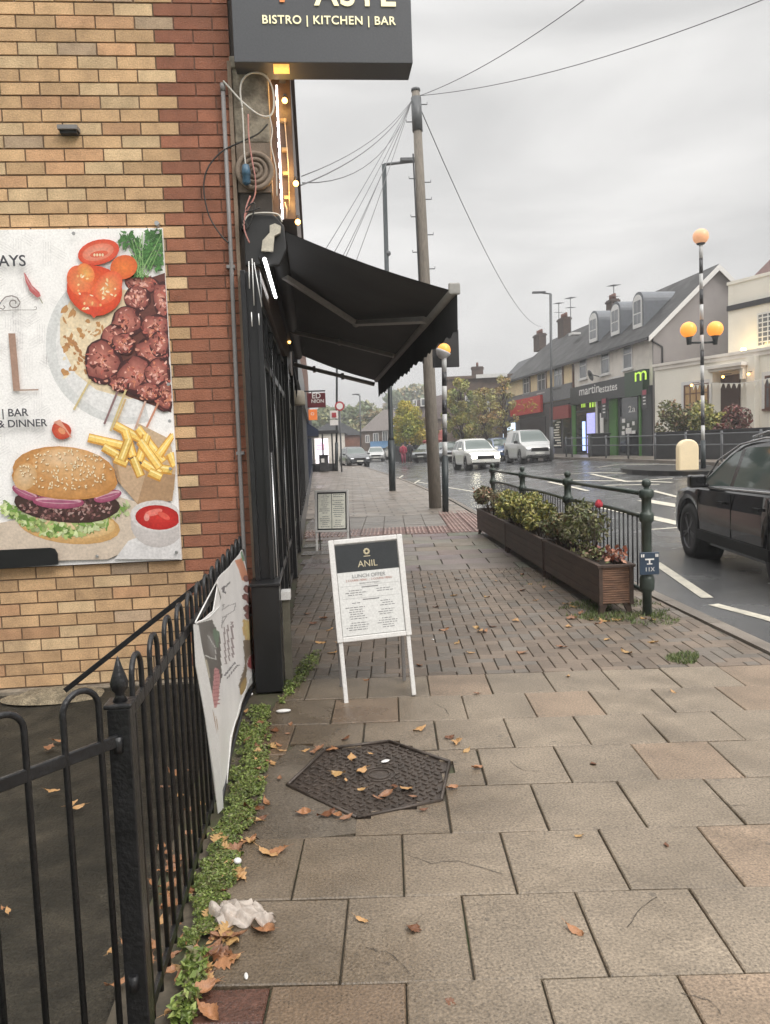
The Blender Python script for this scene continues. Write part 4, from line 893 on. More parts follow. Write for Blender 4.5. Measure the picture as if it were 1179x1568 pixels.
for j in range(ny):
    y = 842 + 370 * (j + .5) / ny; a_, c_ = interp(Lp, y), interp(Rp, y)
    for i in range(nx): fc_.append(A2.at((a_ + (c_ - a_) * (i + .5) / nx - 280) * 5.6, (y - 820) * 5.6, (.74, .72, .7)))
b.smooth = True; fs = [(j * (nx + 1) + i, j * (nx + 1) + i + 1, (j + 1) * (nx + 1) + i + 1, (j + 1) * (nx + 1) + i) for j in range(ny) for i in range(nx)]
b.add(vs, fs, fc_); bo3 = b.build('banner_sheet', mat('banner_vinyl', attr=True, rough=.3, var=.08, finev=.05), ba); md = bo3.modifiers.new('thickness', 'SOLIDIFY'); md.thickness = .002; md.offset = -1
b = MB(); vs = []
for (x, y) in ((295, 956), (301, 957), (307, 990), (321, 1060), (333, 1140), (341, 1238), (332, 1246), (322, 1180), (312, 1100), (300, 1020)): vs.append(tuple(bf(x, y, .002)))
k = len(vs); vs += [tuple(Vector(v) + B.ex * .003) for v in vs]
b.add(vs, [tuple(range(k - 1, -1, -1)), tuple(range(k, 2 * k))] + [(i, (i + 1) % k, k + (i + 1) % k, k + i) for i in range(k)]); b.build('folded_edge', m_white, ba)
b = MB()
for pts in (((332, 887), (315, 918), (297, 953)), ((298, 954), (318, 946), (334, 930), (337, 915), (330, 893)), ((383, 1040), (365, 1080), (352, 1130), (346, 1200))):
    b.tube([tuple(bf(*q, .004)) for q in pts], .003, 6)
b.build('cord', m_white, ba)
b = MB(); b.tube([tuple(bf(391, 1044, .0)), tuple(bf(372, 1085, .0)), tuple(bf(352, 1160, -.005)), tuple(bf(340, 1240, -.01))], .012, 8); b.build('hem_pole', m_black, ba)
# ================================================================== A-BOARDS
def aboard(label, fl, fr_, hgt, fh, group, kind):
    a, c = ong(*fl), ong(*fr_); o_ = (a + c) / 2; ex = (c - a).normalized(); wd = (c - a).length + .025
    o = thing('pavement_sign', label, 'a-board', o_, math.atan2(ex.y, ex.x), group); base = WM[o.name]
    tilt = rad(-2.2 if kind == 1 else 0); base2 = base @ Matrix.Rotation(tilt, 4, 'Y')
    F_ = base2 @ Matrix.Rotation(rad(-9), 4, 'X')     # lean back: local y of board = up along z
    hw = wd / 2; fw = .026; zb_ = hgt - fh
    b = MB(F_)
    b.box(-hw, -hw + fw, -.012, .012, 0, hgt); b.box(hw - fw, hw, -.012, .012, 0, hgt); b.build('front_leg', m_white, o, bevel=.004)
    b = MB(F_); b.box(-hw - .008, -hw + fw, -.022, -.012, zb_, hgt + .01); b.box(hw - fw, hw + .008, -.022, -.012, zb_, hgt + .01); b.box(-hw + fw, hw - fw, -.022, -.012, zb_, zb_ + fw + .004); b.box(-hw + fw, hw - fw, -.022, -.012, hgt - fw + .006, hgt + .01); b.build('frame', m_white, o, bevel=.006)
    b = MB(F_); b.box(-hw + .02, hw - .02, -.008, .0, zb_ + .02, hgt - .02); b.build('panel', mat('board_panel', (.5, .49, .46), rough=.4, var=.05), o)
    x0, x1, z0, z1 = -hw + fw + .004, hw - fw - .004, zb_ + fw + .008, hgt - fw
    R_ = base2 @ Matrix.Translation((0, .30 * hgt / .95, 0)) @ Matrix.Rotation(rad(9), 4, 'X')
    b = MB(R_)
    b.box(-hw + .005, -hw + fw, -.01, .01, 0, hgt - .01); b.box(hw - fw, hw - .005, -.01, .01, 0, hgt - .01); b.box(-hw + fw, hw - fw, -.01, .01, zb_, zb_ + .03); b.box(-hw + fw, hw - fw, -.006, .006, zb_ + .03, hgt - .03); b.build('rear_frame', m_grey, o, bevel=.003)
    return o, F_, (x0, x1, z0, z1)
def btext(F_, par, t, cx, z, size, mt, yy=-.0155, align='CENTER', bold=.0):
    vs, fs = text_mesh(t, size, align, bold * size, 0); b = MB(F_); b.add([(cx + v[0], yy, z + v[1]) for v in vs], fs); b.build('lettering', mt, par)
m_gold = mat('pale_gold', (.5, .44, .3), rough=.5, var=0); m_dark = mat('menu_black', (.025, .028, .03), rough=.25, var=.1); m_menu = mat('menu_paper', (.62, .62, .6), rough=.25, var=.04, coat=.3); m_txt = mat('menu_grey', (.2, .2, .2), rough=.5, var=.1); m_rtx = mat('menu_red', (.35, .12, .08), rough=.5)
o, F_, (x0, x1, z0, z1) = aboard('white framed pavement sign with a black header over a printed lunch menu, nearest the viewer', (530, 1075), (634, 1066), .965, .605, 'menu boards on the pavement', 1)
hd = z1 - .165
b = MB(F_); b.box(x0, x1, -.0135, -.009, z0, hd); b.build('menu_sheet', m_menu, o)
b = MB(F_); b.box(x0, x1, -.014, -.009, hd, z1); b.build('menu_header', m_dark, o)
btext(F_, o, 'ANIL', 0, hd + .025, .055, m_gold)
b = MB(F_)
for i in range(9): a_ = i * .7; b.sphere((.014 * math.cos(a_), -.0145, hd + .115 + .014 * math.sin(a_)), .007, 8, 6)
b.box(-.02, .02, -.016, -.0145, hd + .085, hd + .09); b.build('crest', m_gold, o)
btext(F_, o, 'LUNCH OFFER', 0, hd - .038, .031, m_txt); btext(F_, o, '2 COURSE MENU  |  3 COURSE MENU', 0, hd - .058, .017, m_rtx); btext(F_, o, 'SERVED FROM MIDDAY', 0, hd - .077, .012, m_txt)
def lines(b, x0, x1, z0, z1, gap, h=.0045, y=-.0142, col2=False):
    z = z1
    while z > z0:
        w_ = (x1 - x0) * ru(.35, .95); c = (x0 + x1) / 2 + ru(-.01, .01); q = c - w_ / 2
        while q < c + w_ / 2: l = ru(.008, .03); b.box(q, min(q + l, c + w_ / 2), y, y + .0006, z, z + h); q += l + .005
        z -= gap * (1.9 if rnd() < .22 else 1)
b = MB(F_); mid = (x0 + x1) / 2
for (za, zb2) in ((z0 + .235, hd - .115), (z0 + .03, z0 + .19)):
    lines(b, x0 + .02, mid - .015, za, zb2, .0135); lines(b, mid + .015, x1 - .02, za, zb2, .0135); b.box(mid - .05, mid + .05, -.0142, -.0136, zb2 + .016, zb2 + .0225); b.box(x0 + .012, x1 - .012, -.0142, -.0136, zb2 + .03, zb2 + .031)
b.build('menu_lines', m_txt, o)
o, F_, (x0, x1, z0, z1) = aboard('smaller looking white framed menu board with two text columns, further up the pavement', (485, 844), (533, 843), .9, .62, 'menu boards on the pavement', 2)
b = MB(F_); b.box(x0, x1, -.0135, -.009, z0, z1); b.build('menu_surround', m_dark, o)
b = MB(F_); b.box(x0 + .014, mid - .004, -.0142, -.0136, z0 + .02, z1 - .02); b.box(mid + .004, x1 - .014, -.0142, -.0136, z0 + .02, z1 - .02); b.build('menu_sheet', mat('menu_cream', (.85, .85, .75), rough=.3), o)
b = MB(F_); lines(b, x0 + .03, mid - .012, z0 + .03, z1 - .04, .03, .009, -.0150); lines(b, mid + .012, x1 - .03, z0 + .03, z1 - .04, .03, .009, -.0150); b.build('menu_lines', m_txt, o)
# ================================================================== GUARD RAIL AND PLANTERS
m_green = mat('dark_green_iron', (.042, .056, .047), rough=.35, metal=.15, var=.3, scale=10, bump=.25, bscale=60, dirt=.4, dcol=(.05, .06, .03), dscale=6)
gr = thing('guard_rail', 'dark green cast iron guard rail with ball topped posts between planters and road', 'guard rail', (2.46, 6.38, 0))
RY = [6.38, 8.75, 11.1, 13.45]; RX = 2.47
def prof_post(h):
    return [(0, -.1), (.038, -.1), (.038, .2), (.055, .215), (.061, .24), (.061, .31), (.055, .335), (.041, .35), (.04, .79), (.052, .8), (.06, .815), (.06, .86), (.052, .875), (.04, .885), (.04, .995), (.056, 1.005), (.061, 1.02), (.061, 1.06), (.05, 1.075), (.03, 1.08), (.024, 1.092)]
for y in RY:
    b = MB(); b.lathe(prof_post(1), 20, T=Matrix.Translation((RX, y, 0))); b.sphere((RX, y, 1.125), .039); b.build('post', m_green, gr)
for y0, y1 in zip(RY, RY[1:]):
    b = MB(); b.tube([(RX, y0, 1.035), (RX, y1, 1.035)], .021, 10); b.build('top_rail', m_green, gr)
    b = MB(); n = 12; b.tube([(RX, y0 + (y1 - y0) * i / n, .835 + .02 * math.sin(math.pi * i / n)) for i in range(n + 1)], .02, 8); b.build('middle_rail', m_green, gr)
    b = MB(); b.tube([(RX, y0, .2), (RX, y1, .2)], .018, 8); b.build('bottom_rail', m_green, gr)
    b = MB(); k = int((y1 - y0 - .1) / .113)
    for i in range(k): y = y0 + .1 + .113 * i; t = (y - y0) / (y1 - y0); b.tube([(RX, y, .2), (RX, y, .835 + .02 * math.sin(math.pi * t))], .0075, 6)
    b.build('baluster_panel', m_blackm, gr)
o = thing('post_plate', 'small dark blue plate with white marks strapped low on the nearest rail post', 'sign', (RX, 6.3, .45))
b = MB(); b.box(RX - .09, RX + .075, 6.3, 6.315, .36, .55); b.build('plate', mat('blue_plate', (.03, .05, .08), rough=.35), o, bevel=.004)
b = MB()
b.box(RX - .045, RX + .03, 6.296, 6.3, .485, .497); b.box(RX - .014, RX - .002, 6.296, 6.3, .455, .485); b.box(RX - .03, RX + .015, 6.296, 6.3, .448, .456)
for dx in (-.08, -.063, .042, .056): b.box(RX + dx, RX + dx + .01, 6.296, 6.3, .51, .535)
b.build('marks', m_wl, o); 
b = MB(); vs, fs = text_mesh('11X', .05, 'CENTER'); b.add([(RX - .008 + v[0], 6.296, .39 + v[1]) for v in vs], fs); b.build('lettering', m_wl, o)
b = MB(); b.tube([(RX - .05, 6.34, .53), (RX + .05, 6.34, .53)], .006); b.tube([(RX - .05, 6.34, .38), (RX + .05, 6.34, .38)], .006); b.build('strap', m_grey, o)
m_pl = mat('stained_timber', (.062, .038, .027), rough=.5, var=.4, scale=5, fine=60, finev=.25, bump=.4, bscale=40, stretch=(6, 1, 6))
m_ple = mat('worn_timber', (.2, .11, .068), rough=.6, var=.6, scale=7, fine=90, finev=.4, bump=.6, bscale=60, stretch=(1, 6, 6))
m_soil = mat('soil', (.03, .022, .015), rough=.95, var=.5, scale=30, bump=1, bscale=50)
def planter(y0, y1, xa, label):
    o = thing('planter', label, 'planter', ((xa * 2 + .3) / 2, y0, 0), 0, 'timber planters along the rail'); xb = xa + .295; z0, z1 = .09, .42
    b = MB()
    for i in range(4): z = z0 + .08 * i; b.box(xa, xa + .018, y0 + .016, y1 - .016, z, z + .077); b.box(xb - .018, xb, y0 + .016, y1 - .016, z, z + .077)
    b.build('side_boards', m_pl, o, bevel=.003)
    b = MB()
    for yy in (y0, y1 - .018):
        b = MB(); b.box(xa + .03, xb - .03, yy + .008, yy + .014, z0, z0 + .32)
        for i in range(16): z = z0 + .02 * i; b.tube([(xa + .03, yy + .008, z + .01), (xb - .03, yy + .008, z + .01)], .0085, 8)
        b.build('end_boards', m_ple, o, bevel=.002)
    for yy in (y0 - .006, y1 - .03):
        for x in (xa - .004, xb - .03): b = MB(); b.box(x, x + .034, yy, yy + .034, z0 - .01, z1 - .01); b.build('corner_post', m_pl, o, bevel=.003)
    b = MB()
    for (xx, yy, xe_, ye_) in ((xa - .018, y0 - .018, xa + .024, y1 + .01), (xb - .024, y0 - .018, xb + .018, y1 + .01), (xa + .024, y0 - .018, xb - .024, y0 + .024), (xa + .024, y1 - .03, xb - .024, y1 + .01)): b.box(xx, xe_, yy, ye_, z1 - .012, z1 + .012)
    b.build('rim', m_pl, o, bevel=.003)
    for (yy, s) in ((y0 + .02, -1), (y1 - .06, 1)):
        for (x, sx) in ((xa + .05, -1), (xb - .05, 1)):
            b = MB(); b.prism([(x - .035, z0 + .005), (x + .035, z0 + .005), (x + .02 + sx * .03, 0), (x - .02 + sx * .03, 0)], 0, .035, T=plmat((0, yy + .035, 0), (1, 0, 0), (0, 0, 1))); b.build('leg', m_pl, o, bevel=.003)
    b = MB(); b.box(xa + .02, xb - .02, y0 + .02, y1 - .02, z0, z1 - .05); b.build('soil', m_soil, o)
planter(6.46, 8.36, 2.085, 'nearest dark timber planter, its ribbed end facing the viewer')
planter(8.42, 10.5, 2.085, 'dark timber planter in the middle of the row, under the big yellow green shrub')
planter(10.56, 12.9, 2.09, 'farthest dark timber planter, beside the red ribbed paving')
m_leaf = mat('leaf', attr=True, rough=.5, var=.25, scale=8, finev=0)
m_bark = mat('bark', (.07, .05, .035), rough=.9, var=.3, bump=.5)
def leafball(b, c, r, n, size, cols, sq=(1, 1, 1), shell=.45, clump=None, up=.3):
    for i in range(n):
        d = Vector((random.gauss(0, 1), random.gauss(0, 1), random.gauss(0, 1))).normalized(); q = r * (shell + (1 - shell) * rnd() ** .6)
        p = Vector((c[0] + d.x * q * sq[0], c[1] + d.y * q * sq[1], c[2] + d.z * q * sq[2]))
        leafq(b, p, size * ru(.6, 1.3), random.choice(cols), up)
def leafq(b, p, s, col, up=.3):
    nn = Vector((random.gauss(0, 1), random.gauss(0, 1), random.gauss(0, 1) + up)).normalized(); t = nn.orthogonal().normalized(); t = Matrix.Rotation(ru(0, 6.28), 3, nn) @ t; u = nn.cross(t)
    g = ru(.7, 1.3); b.col = (col[0] * g, col[1] * g, col[2] * g); a_ = t * s; c_ = u * s * .5; dd = nn * s * .15
    b.add([p - a_, p + c_ + dd, p + a_, p - c_ + dd], [(0, 1, 2), (0, 2, 3)])
def shrub(nm, label, y, x, h, wd, ln, n, cols, size=.028, grp='shrubs in the planters', balls=7):
    o = thing(nm, label, 'shrub', (x, y, .38), 0, grp); b = MB(); st = MB()
    for i in range(balls):
        cx, cy, cz = x + ru(-wd, wd), y + ru(-ln, ln), .42 + h * ru(.3, .85); r = h * ru(.22, .4)
        leafball(b, (cx, cy, cz), r, n // balls, size, cols, (1, 1.2, .9)); 
        P = [(x + (cx - x) * .2, y + (cy - y) * .4, .35), ((x + cx) / 2 + ru(-.03, .03), (y + cy) / 2, cz * .6 + .15), (cx, cy, cz)]; st.tube(P, [.008, .006, .003], 5)
    for i in range(int(balls * 4)):
        cx, cy = x + ru(-wd, wd) * 1.3, y + ru(-ln, ln) * 1.15; tz = .42 + h * ru(.6, 1.1); st.tube([(x, cy, .38), (cx, cy, tz)], [.005, .002], 4)
        for q in range(9): t = ru(.45, 1); leafq(b, Vector((x + (cx - x) * t + ru(-.03, .03), cy + ru(-.03, .03), .38 + (tz - .38) * t)), size, random.choice(cols))
    b.build('foliage', m_leaf, o); st.build('stems', m_bark, o)
    return o
YG = [(.36, .32, .08), (.26, .27, .06), (.16, .18, .05), (.42, .37, .14), (.1, .12, .04)]
DG = [(.12, .14, .05), (.16, .16, .06), (.22, .2, .08), (.07, .08, .035), (.2, .12, .06)]
PG = [(.28, .23, .12), (.18, .19, .08), (.34, .29, .18), (.12, .13, .06), (.3, .16, .1)]
shrub('shrub', 'loose pinkish green shrub in the farthest planter', 12.0, 2.2, .36, .16, .8, 2600, PG, .034)
shrub('shrub', 'big yellow green shrub spilling over the middle planter', 9.7, 2.2, .42, .2, 1.0, 5000, YG, .03, balls=14)
shrub('shrub', 'darker olive shrub in the nearest planter behind the rose', 8.15, 2.2, .28, .13, .42, 1700, DG, .026, balls=8)
ro = shrub('rose_bush', 'leggy rose bush with one red flower in the nearest planter', 7.35, 2.24, .48, .1, .32, 1000, [(.1, .12, .04), (.15, .15, .05), (.2, .18, .1)], .026, balls=5)
b = MB(); fc = Vector((2.33, 7.2, .9)); m_rose = mat('rose_red', (.5, .03, .05), rough=.5, var=.25, scale=30)
for k in range(60): 
    a_, q = k * 2.4, .028 * math.sqrt(max(0, 1 - (k / 30 - 1) ** 2)); p = fc + Vector((q * math.cos(a_), q * math.sin(a_), .03 * (k / 30 - 1))); nn = Vector((math.cos(a_), math.sin(a_), .6)).normalized(); t = nn.orthogonal().normalized(); u = nn.cross(t); s = .018
    b.add([p - t * s, p - u * s + nn * .004, p + t * s, p + u * s + nn * .004], [(0, 1, 2, 3)])
b.sphere(fc, .028, 10, 8); b.build('flower', m_rose, ro); b = MB(); b.tube([(2.27, 7.28, .45), (2.33, 7.3, .7), fc], [.005, .004, .003], 5); b.build('flower_stem', m_bark, ro)
cp = thing('coleus_plant', 'small rust red leafy plant at the near end of the nearest planter', 'plant', (2.28, 6.62, .38)); b = MB()
for i in range(70):
    p = Vector((2.28 + random.gauss(0, .05), 6.64 + random.gauss(0, .07), .44 + ru(0, .13))); leafq(b, p, .032, random.choice(((.32, .09, .05), (.42, .17, .1), (.2, .06, .04), (.45, .24, .16))), .8)
b.build('foliage', m_leaf, cp); b = MB()
for i in range(7): b.tube([(2.28, 6.64, .36), (2.28 + ru(-.07, .07), 6.64 + ru(-.08, .08), .5)], [.004, .002], 4)
b.build('stems', m_bark, cp)
cp = thing('low_plant', 'small pale green and brown plant beside the rust red one in the nearest planter', 'plant', (2.17, 6.95, .38)); b = MB()
for i in range(150): leafq(b, Vector((2.18 + random.gauss(0, .05), 6.98 + random.gauss(0, .18), .43 + ru(0, .1))), .024, random.choice(((.2, .2, .08), (.14, .16, .05), (.2, .12, .07), (.28, .26, .14))), .8)
b.build('foliage', m_leaf, cp)
# ================================================================== GREENERY AND LITTER ON THE GROUND
m_moss = mat('weed_leaf', attr=True, rough=.45, var=.25, scale=9, finev=0)
def greens(name, edgeL, edgeR, n, size, label=None, hmax=.05, clumps=0):
    """small weeds between two pixel edge lines (listed far to near)"""
    b = MB(); cols = [(.11, .155, .03), (.155, .21, .045), (.07, .1, .02), (.2, .24, .06), (.13, .12, .05)]
    for i in range(n):
        y = edgeL[0][1] + (edgeL[-1][1] - edgeL[0][1]) * rnd(); xa, xb = interp(edgeL, y), interp(edgeR, y); px = ru(xa, xb)
        p = ong(px, y, 0); d = .55 * noise.noise(Vector((p.x * 4, p.y * 4, 3))) + .5 * noise.noise(Vector((p.x * 17, p.y * 17, 5))) + .3 * noise.noise(Vector((p.x * 50, p.y * 50, 5)))
        e = min(px - xa, xb - px) / max(6, (xb - xa)); 
        if d < .1 - e * .95: continue
        leafq(b, Vector((p.x, p.y, .004 + ru(0, hmax) * max(.15, min(1, .3 + d * 1.8)))), size * ru(.5, 1.6), random.choice(cols), 1.6)
    o = b.build(name, m_moss); o['kind'] = 'stuff'; tag(o, label, 'weeds') if label else 0; return o
def interp(P, y):
    if y <= P[0][1]: return P[0][0]
    for (a, c), (d, e) in zip(P, P[1:]):
        if c <= y <= e: return a + (d - a) * (y - c) / (e - c)
    return P[-1][0]
greens('weeds', [(385, 1082), (360, 1130), (343, 1200), (322, 1262), (300, 1330), (280, 1420), (272, 1452)], [(414, 1085), (416, 1130), (408, 1200), (382, 1290), (364, 1345), (338, 1420), (290, 1455)], 46000, .0062, 'strip of bright green weeds along the foot of the black railing', .02)
greens('weeds', [(290, 1468), (276, 1500), (262, 1568)], [(322, 1468), (318, 1500), (296, 1568)], 900, .013, 'young weeds at the very bottom beside the railing post', .05)
greens('weeds', [(470, 1000), (465, 1012), (440, 1045), (425, 1078)], [(492, 1000), (488, 1018), (462, 1050), (440, 1078)], 2600, .008, 'small weeds round the foot of the black pilaster', .035)
b = MB()
def tufts(cx, cy, rx, ry, n, hh=.05):
    for i in range(n):
        t, q = ru(0, 6.28), math.sqrt(rnd()); p = ong(cx + rx * q * math.cos(t), cy + ry * q * math.sin(t), 0)
        if noise.noise(Vector((p.x * 4, p.y * 4, 7))) < -.15: continue
        g = ru(.6, 1.3); b.col = random.choice(((.1 * g, .15 * g, .035 * g), (.16 * g, .18 * g, .06 * g), (.07 * g, .1 * g, .03 * g)))
        a_ = ru(0, 6.28); s = .004; l = ru(.4, 1) * hh; dx, dy = ru(-.02, .02), ru(-.02, .02); b.add([(p.x - s * math.cos(a_), p.y - s * math.sin(a_), 0), (p.x + s * math.cos(a_), p.y + s * math.sin(a_), 0), (p.x + dx, p.y + dy, l)], [(0, 1, 2)])
tufts(940, 935, 85, 17, 2600, .04); tufts(1050, 1008, 30, 9, 700, .03); tufts(1000, 950, 40, 10, 500, .03); tufts(830, 880, 60, 20, 250, .03)
tag(b.build('grass_tufts', m_moss), 'thin grass tufts growing round the planter legs and rail post', 'grass')['kind'] = 'stuff'
# fallen leaves, each a curled blade
LV = []
m_dead = [mat('dead_leaf_brown', (.23, .11, .055), rough=.45, var=.45, scale=30, fine=90, finev=.3), mat('dead_leaf_tan', (.42, .24, .1), rough=.5, var=.35, scale=30, fine=90, finev=.3), mat('dead_leaf_dark', (.13, .05, .02), rough=.4, var=.4, scale=30), mat('dead_leaf_yellow', (.38, .23, .09), rough=.5, var=.3, scale=30), mat('dead_leaf_orange', (.31, .145, .065), rough=.45, var=.35, scale=30, fine=90)]
def leafmesh(k):
    me = bpy.data.meshes.new('fallen_leaf'); vs = []; fs = []; nu, nv = 14, 6; cu, cv, tw = ru(.15, .7), ru(-.2, .8), ru(-.7, .7); lob = k % 3
    for i in range(nu + 1):
        u = i / nu * 2 - 1; wd = (.6, .46, .75)[lob] * (max(0, 1 - abs(u) ** 1.5)) ** (.9 + .3 * (u > 0)) + .012
        if lob == 2: wd *= 1 + .34 * math.sin(i * 2.2 + k)
        elif lob == 0: wd *= 1 + .15 * math.sin(i * 3.1 + k)
        for j in range(nv + 1):
            v = j / nv * 2 - 1; q = noise.noise(Vector((u * 2.2, v * 1.8, k * 7.3))); q2 = noise.noise(Vector((u * 6, v * 5, k * 3.1)))
            z = cu * u * u * .4 + cv * abs(v * wd) * .8 + tw * u * v * .3 + .16 * q + .05 * q2
            vs.append((u * .5 + .05 * q2, (v * wd * .5) + .05 * q + .05 * u * u * (k % 4 - 1.5), z * .5))
    zm = min(v[2] for v in vs); vs = [(a_, c_, d_ - zm) for a_, c_, d_ in vs]
    for i in range(nu):
        for j in range(nv): a_ = i * (nv + 1) + j; fs.append((a_, a_ + nv + 1, a_ + nv + 2, a_ + 1))
    n0 = len(vs); e_ = vs[3 + 0 * (nv + 1)]; vs += [(e_[0], e_[1] - .012, e_[2]), (e_[0], e_[1] + .012, e_[2]), (e_[0] - .28, e_[1] + .06, e_[2] + .03), (e_[0] - .28, e_[1] + .075, e_[2] + .03)]; fs.append((n0, n0 + 1, n0 + 3, n0 + 2))
    me.from_pydata(vs, [], fs); me.polygons.foreach_set('use_smooth', [True] * len(fs)); me.materials.append(m_dead[k % 5]); return me
CW = ('reddish brown', 'tan', 'dark brown', 'golden', 'rust orange')
LM = [leafmesh(k) for k in range(15)]
def leaf(p, s, label, group, k=None, z=0, name='fallen_leaf'):
    k = random.randrange(15) if k is None else k; o = bpy.data.objects.new(name, LM[k]); COL.objects.link(o)
    label = CW[k % 5] + ' ' + label.replace('brown fallen', 'fallen').replace('orange brown leaf', 'leaf')
    o.location = (p.x, p.y, z + .002); o.rotation_euler = (ru(-.25, .25), ru(-.25, .25), ru(0, 6.28)); s *= 1.12; o.scale = (s, s * ru(.75, 1.1), s); return tag(o, label, 'leaf', group)
G1 = 'leaves along the railing'
class _L:
    pass
def zone1(y): return 'fallen leaf by the weeds ' + ('near the pilaster foot' if y < 1150 else 'beside the lower edge of the banner' if y < 1240 else 'just below the foot of the banner' if y < 1330 else 'next to the plastic bag' if y < 1420 else 'below the plastic bag' if y < 1490 else 'at the bottom left corner')
for (x, y, s) in ((410, 1308, .09), (425, 1304, .08), (355, 1338, .09), (345, 1345, .06), (388, 1238, .08), (385, 1210, .05), (400, 1255, .05), (336, 1388, .05), (402, 1428, .085), (350, 1438, .1), (338, 1462, .08), (345, 1475, .07), (322, 1462, .09), (345, 1466, .04), (322, 1504, .055), (305, 1525, .09), (320, 1553, .08), (270, 1545, .09), (420, 1120, .06), (415, 1145, .06), (405, 1165, .05), (418, 1170, .06), (385, 1290, .05), (398, 1180, .05), (430, 1150, .05), (335, 1290, .07), (345, 1300, .05), (360, 1470, .05), (355, 1445, .07), (372, 1290, .04), (398, 1100, .05), (445, 1110, .04)): leaf(ong(x, y), s, zone1(y), G1)
for i in range(60):
    y = ru(1090, 1500); x = interp([(415, 1085), (405, 1200), (365, 1300), (340, 1420), (310, 1480)], y) + random.gauss(0, 16); leaf(ong(x, y), ru(.03, .065), zone1(y), G1)
L2, G2 = 'fallen leaf lying on the dark iron manhole cover', 'leaves on the manhole cover'
for (x, y, s, k) in ((553, 1183, .085, 1), (539, 1161, .06, 6), (518, 1187, .06, 3), (555, 1210, .04, 3), (592, 1219, .07, 0), (578, 1225, .05, 10), (622, 1209, .07, 6), (633, 1222, .04, 10), (567, 1155, .03, 6), (530, 1196, .03, 1), (603, 1206, .04, 2)): leaf(ong(x, y), s, L2, G2, k, .002)
L3, G3 = 'fallen leaf on the slabs at the manhole cover', 'leaves round the manhole cover'
for (x, y, s) in ((500, 1248, .07), (515, 1250, .06), (530, 1254, .06), (647, 1241, .045), (692, 1208, .05), (490, 1148, .06), (508, 1148, .06), (529, 1132, .045), (643, 1117, .07), (688, 1130, .06), (700, 1138, .06), (480, 1153, .05), (464, 1246, .06), (730, 1177, .05), (468, 1150, .04), (715, 1150, .05)): leaf(ong(x, y), s, L3 + (', left side' if x < 500 else ', front edge' if y > 1200 else ', far right edge' if x > 600 else ', far edge'), G3)
L4, G4 = 'fallen leaf alone on the open slabs', 'leaves on the slabs'
for (x, y, s, k) in ((632, 1424, .055, 2), (881, 1426, .06, 4), (554, 1410, .05, 1), (908, 1171, .04, 2), (886, 1281, .035, 3), (1020, 1295, .03, 2), (1030, 1060, .05, 1), (870, 1036, .045, 1), (690, 1536, .03, 2), (560, 1042, .05, 4), (730, 1063, .04, 0), (645, 1020, .04, 0)): leaf(ong(x, y), s, L4 + (', in the top rows' if y < 1100 else ', in the middle rows' if y < 1300 else ', in the nearest rows'), G4, k)
L5, G5 = 'fallen leaf on the block paving', 'leaves on the block paving'
for (x, y) in ((730, 962), (742, 968), (695, 913), (752, 960), (790, 952), (860, 992), (735, 967), (700, 888), (640, 1020), (668, 930), (800, 905), (650, 900), (720, 1000), (760, 890), (820, 920), (680, 965), (700, 985), (870, 960), (930, 980), (660, 880), (745, 915), (480, 955), (495, 948), (505, 965), (490, 985), (510, 1000), (470, 940), (520, 985), (620, 915), (640, 870), (800, 1000), (960, 1000), (1000, 985)): leaf(ong(x, y), ru(.05, .09), L5 + (' left of the nearer menu board' if x < 520 else ' right of the planter' if x > 900 else ' beyond the menu board' if y < 930 else ' near the slab edge'), G5)
L6, G6 = 'fallen leaf by the timber planters', 'leaves by the planters'
for (x, y) in ((868, 925), (880, 930), (925, 952), (918, 955), (905, 950), (876, 948), (945, 950), (1000, 950), (845, 905), (800, 880), (812, 895), (833, 900), (985, 948), (890, 940)): leaf(ong(x, y), ru(.05, .09), L6 + (', under the long side' if y < 915 else ', before the near end'), G6)
L7, G7 = 'fallen leaf lying on the dark yard tarmac behind the railing', 'leaves in the yard'
for (x, y, s) in ((75, 1147, .07), (80, 1212, .06), (118, 1238, .06), (110, 1232, .05), (90, 1135, .06), (172, 1456, .05), (180, 1508, .06), (12, 1396, .04), (5, 1392, .03), (190, 1445, .03), (10, 1205, .04)): leaf(ong(x, y), s, L7, G7, random.choice((1, 4, 6, 0)))
for i in range(34): y = ru(1180, 1500); leaf(ong(interp([(300, 1180), (280, 1300), (262, 1420), (240, 1520)], y) + random.gauss(0, 18) - 10, y), ru(.04, .08), 'leaf in the drift behind the railing bars, ' + ('far end under the banner' if y < 1290 else 'middle of the drift' if y < 1400 else 'near end by the gate post'), 'leaf drift behind the railing', random.choice((4, 9, 14, 0, 1)))
# litter
m_bag = mat('plastic_film', (.55, .48, .42), rough=.3, var=.15, alpha=.72, bump=.2)
b = MB(); c = ong(372, 1408); n = 22; vs = []; 
for j in range(15):
    for i in range(n):
        u, v = i / (n - 1) - .5, j / 14 - .5; ln_ = .2 * u + .02 * math.sin(j); q = .075 * v * (1.25 - abs(u * 1.5 + .25))
        z = .025 * abs(noise.noise(Vector((u * 5, v * 4, 1)))) * 2 + .012 * math.sin(u * 22 + v * 9) + .028 * (1 - 3 * v * v) * (1 - 2.5 * u * u)
        a_ = rad(-22); vs.append((c.x + ln_ * math.cos(a_) - q * 1.5 * math.sin(a_), c.y + ln_ * math.sin(a_) + q * 1.5 * math.cos(a_), max(.003, z)))
b.smooth = True; b.add(vs, [(j * n + i, j * n + i + 1, (j + 1) * n + i + 1, (j + 1) * n + i) for j in range(14) for i in range(n - 1)])
tag(b.build('plastic_bag', m_bag, origin=c), 'crumpled translucent plastic bag at the edge of the slabs near the railing', 'plastic bag')
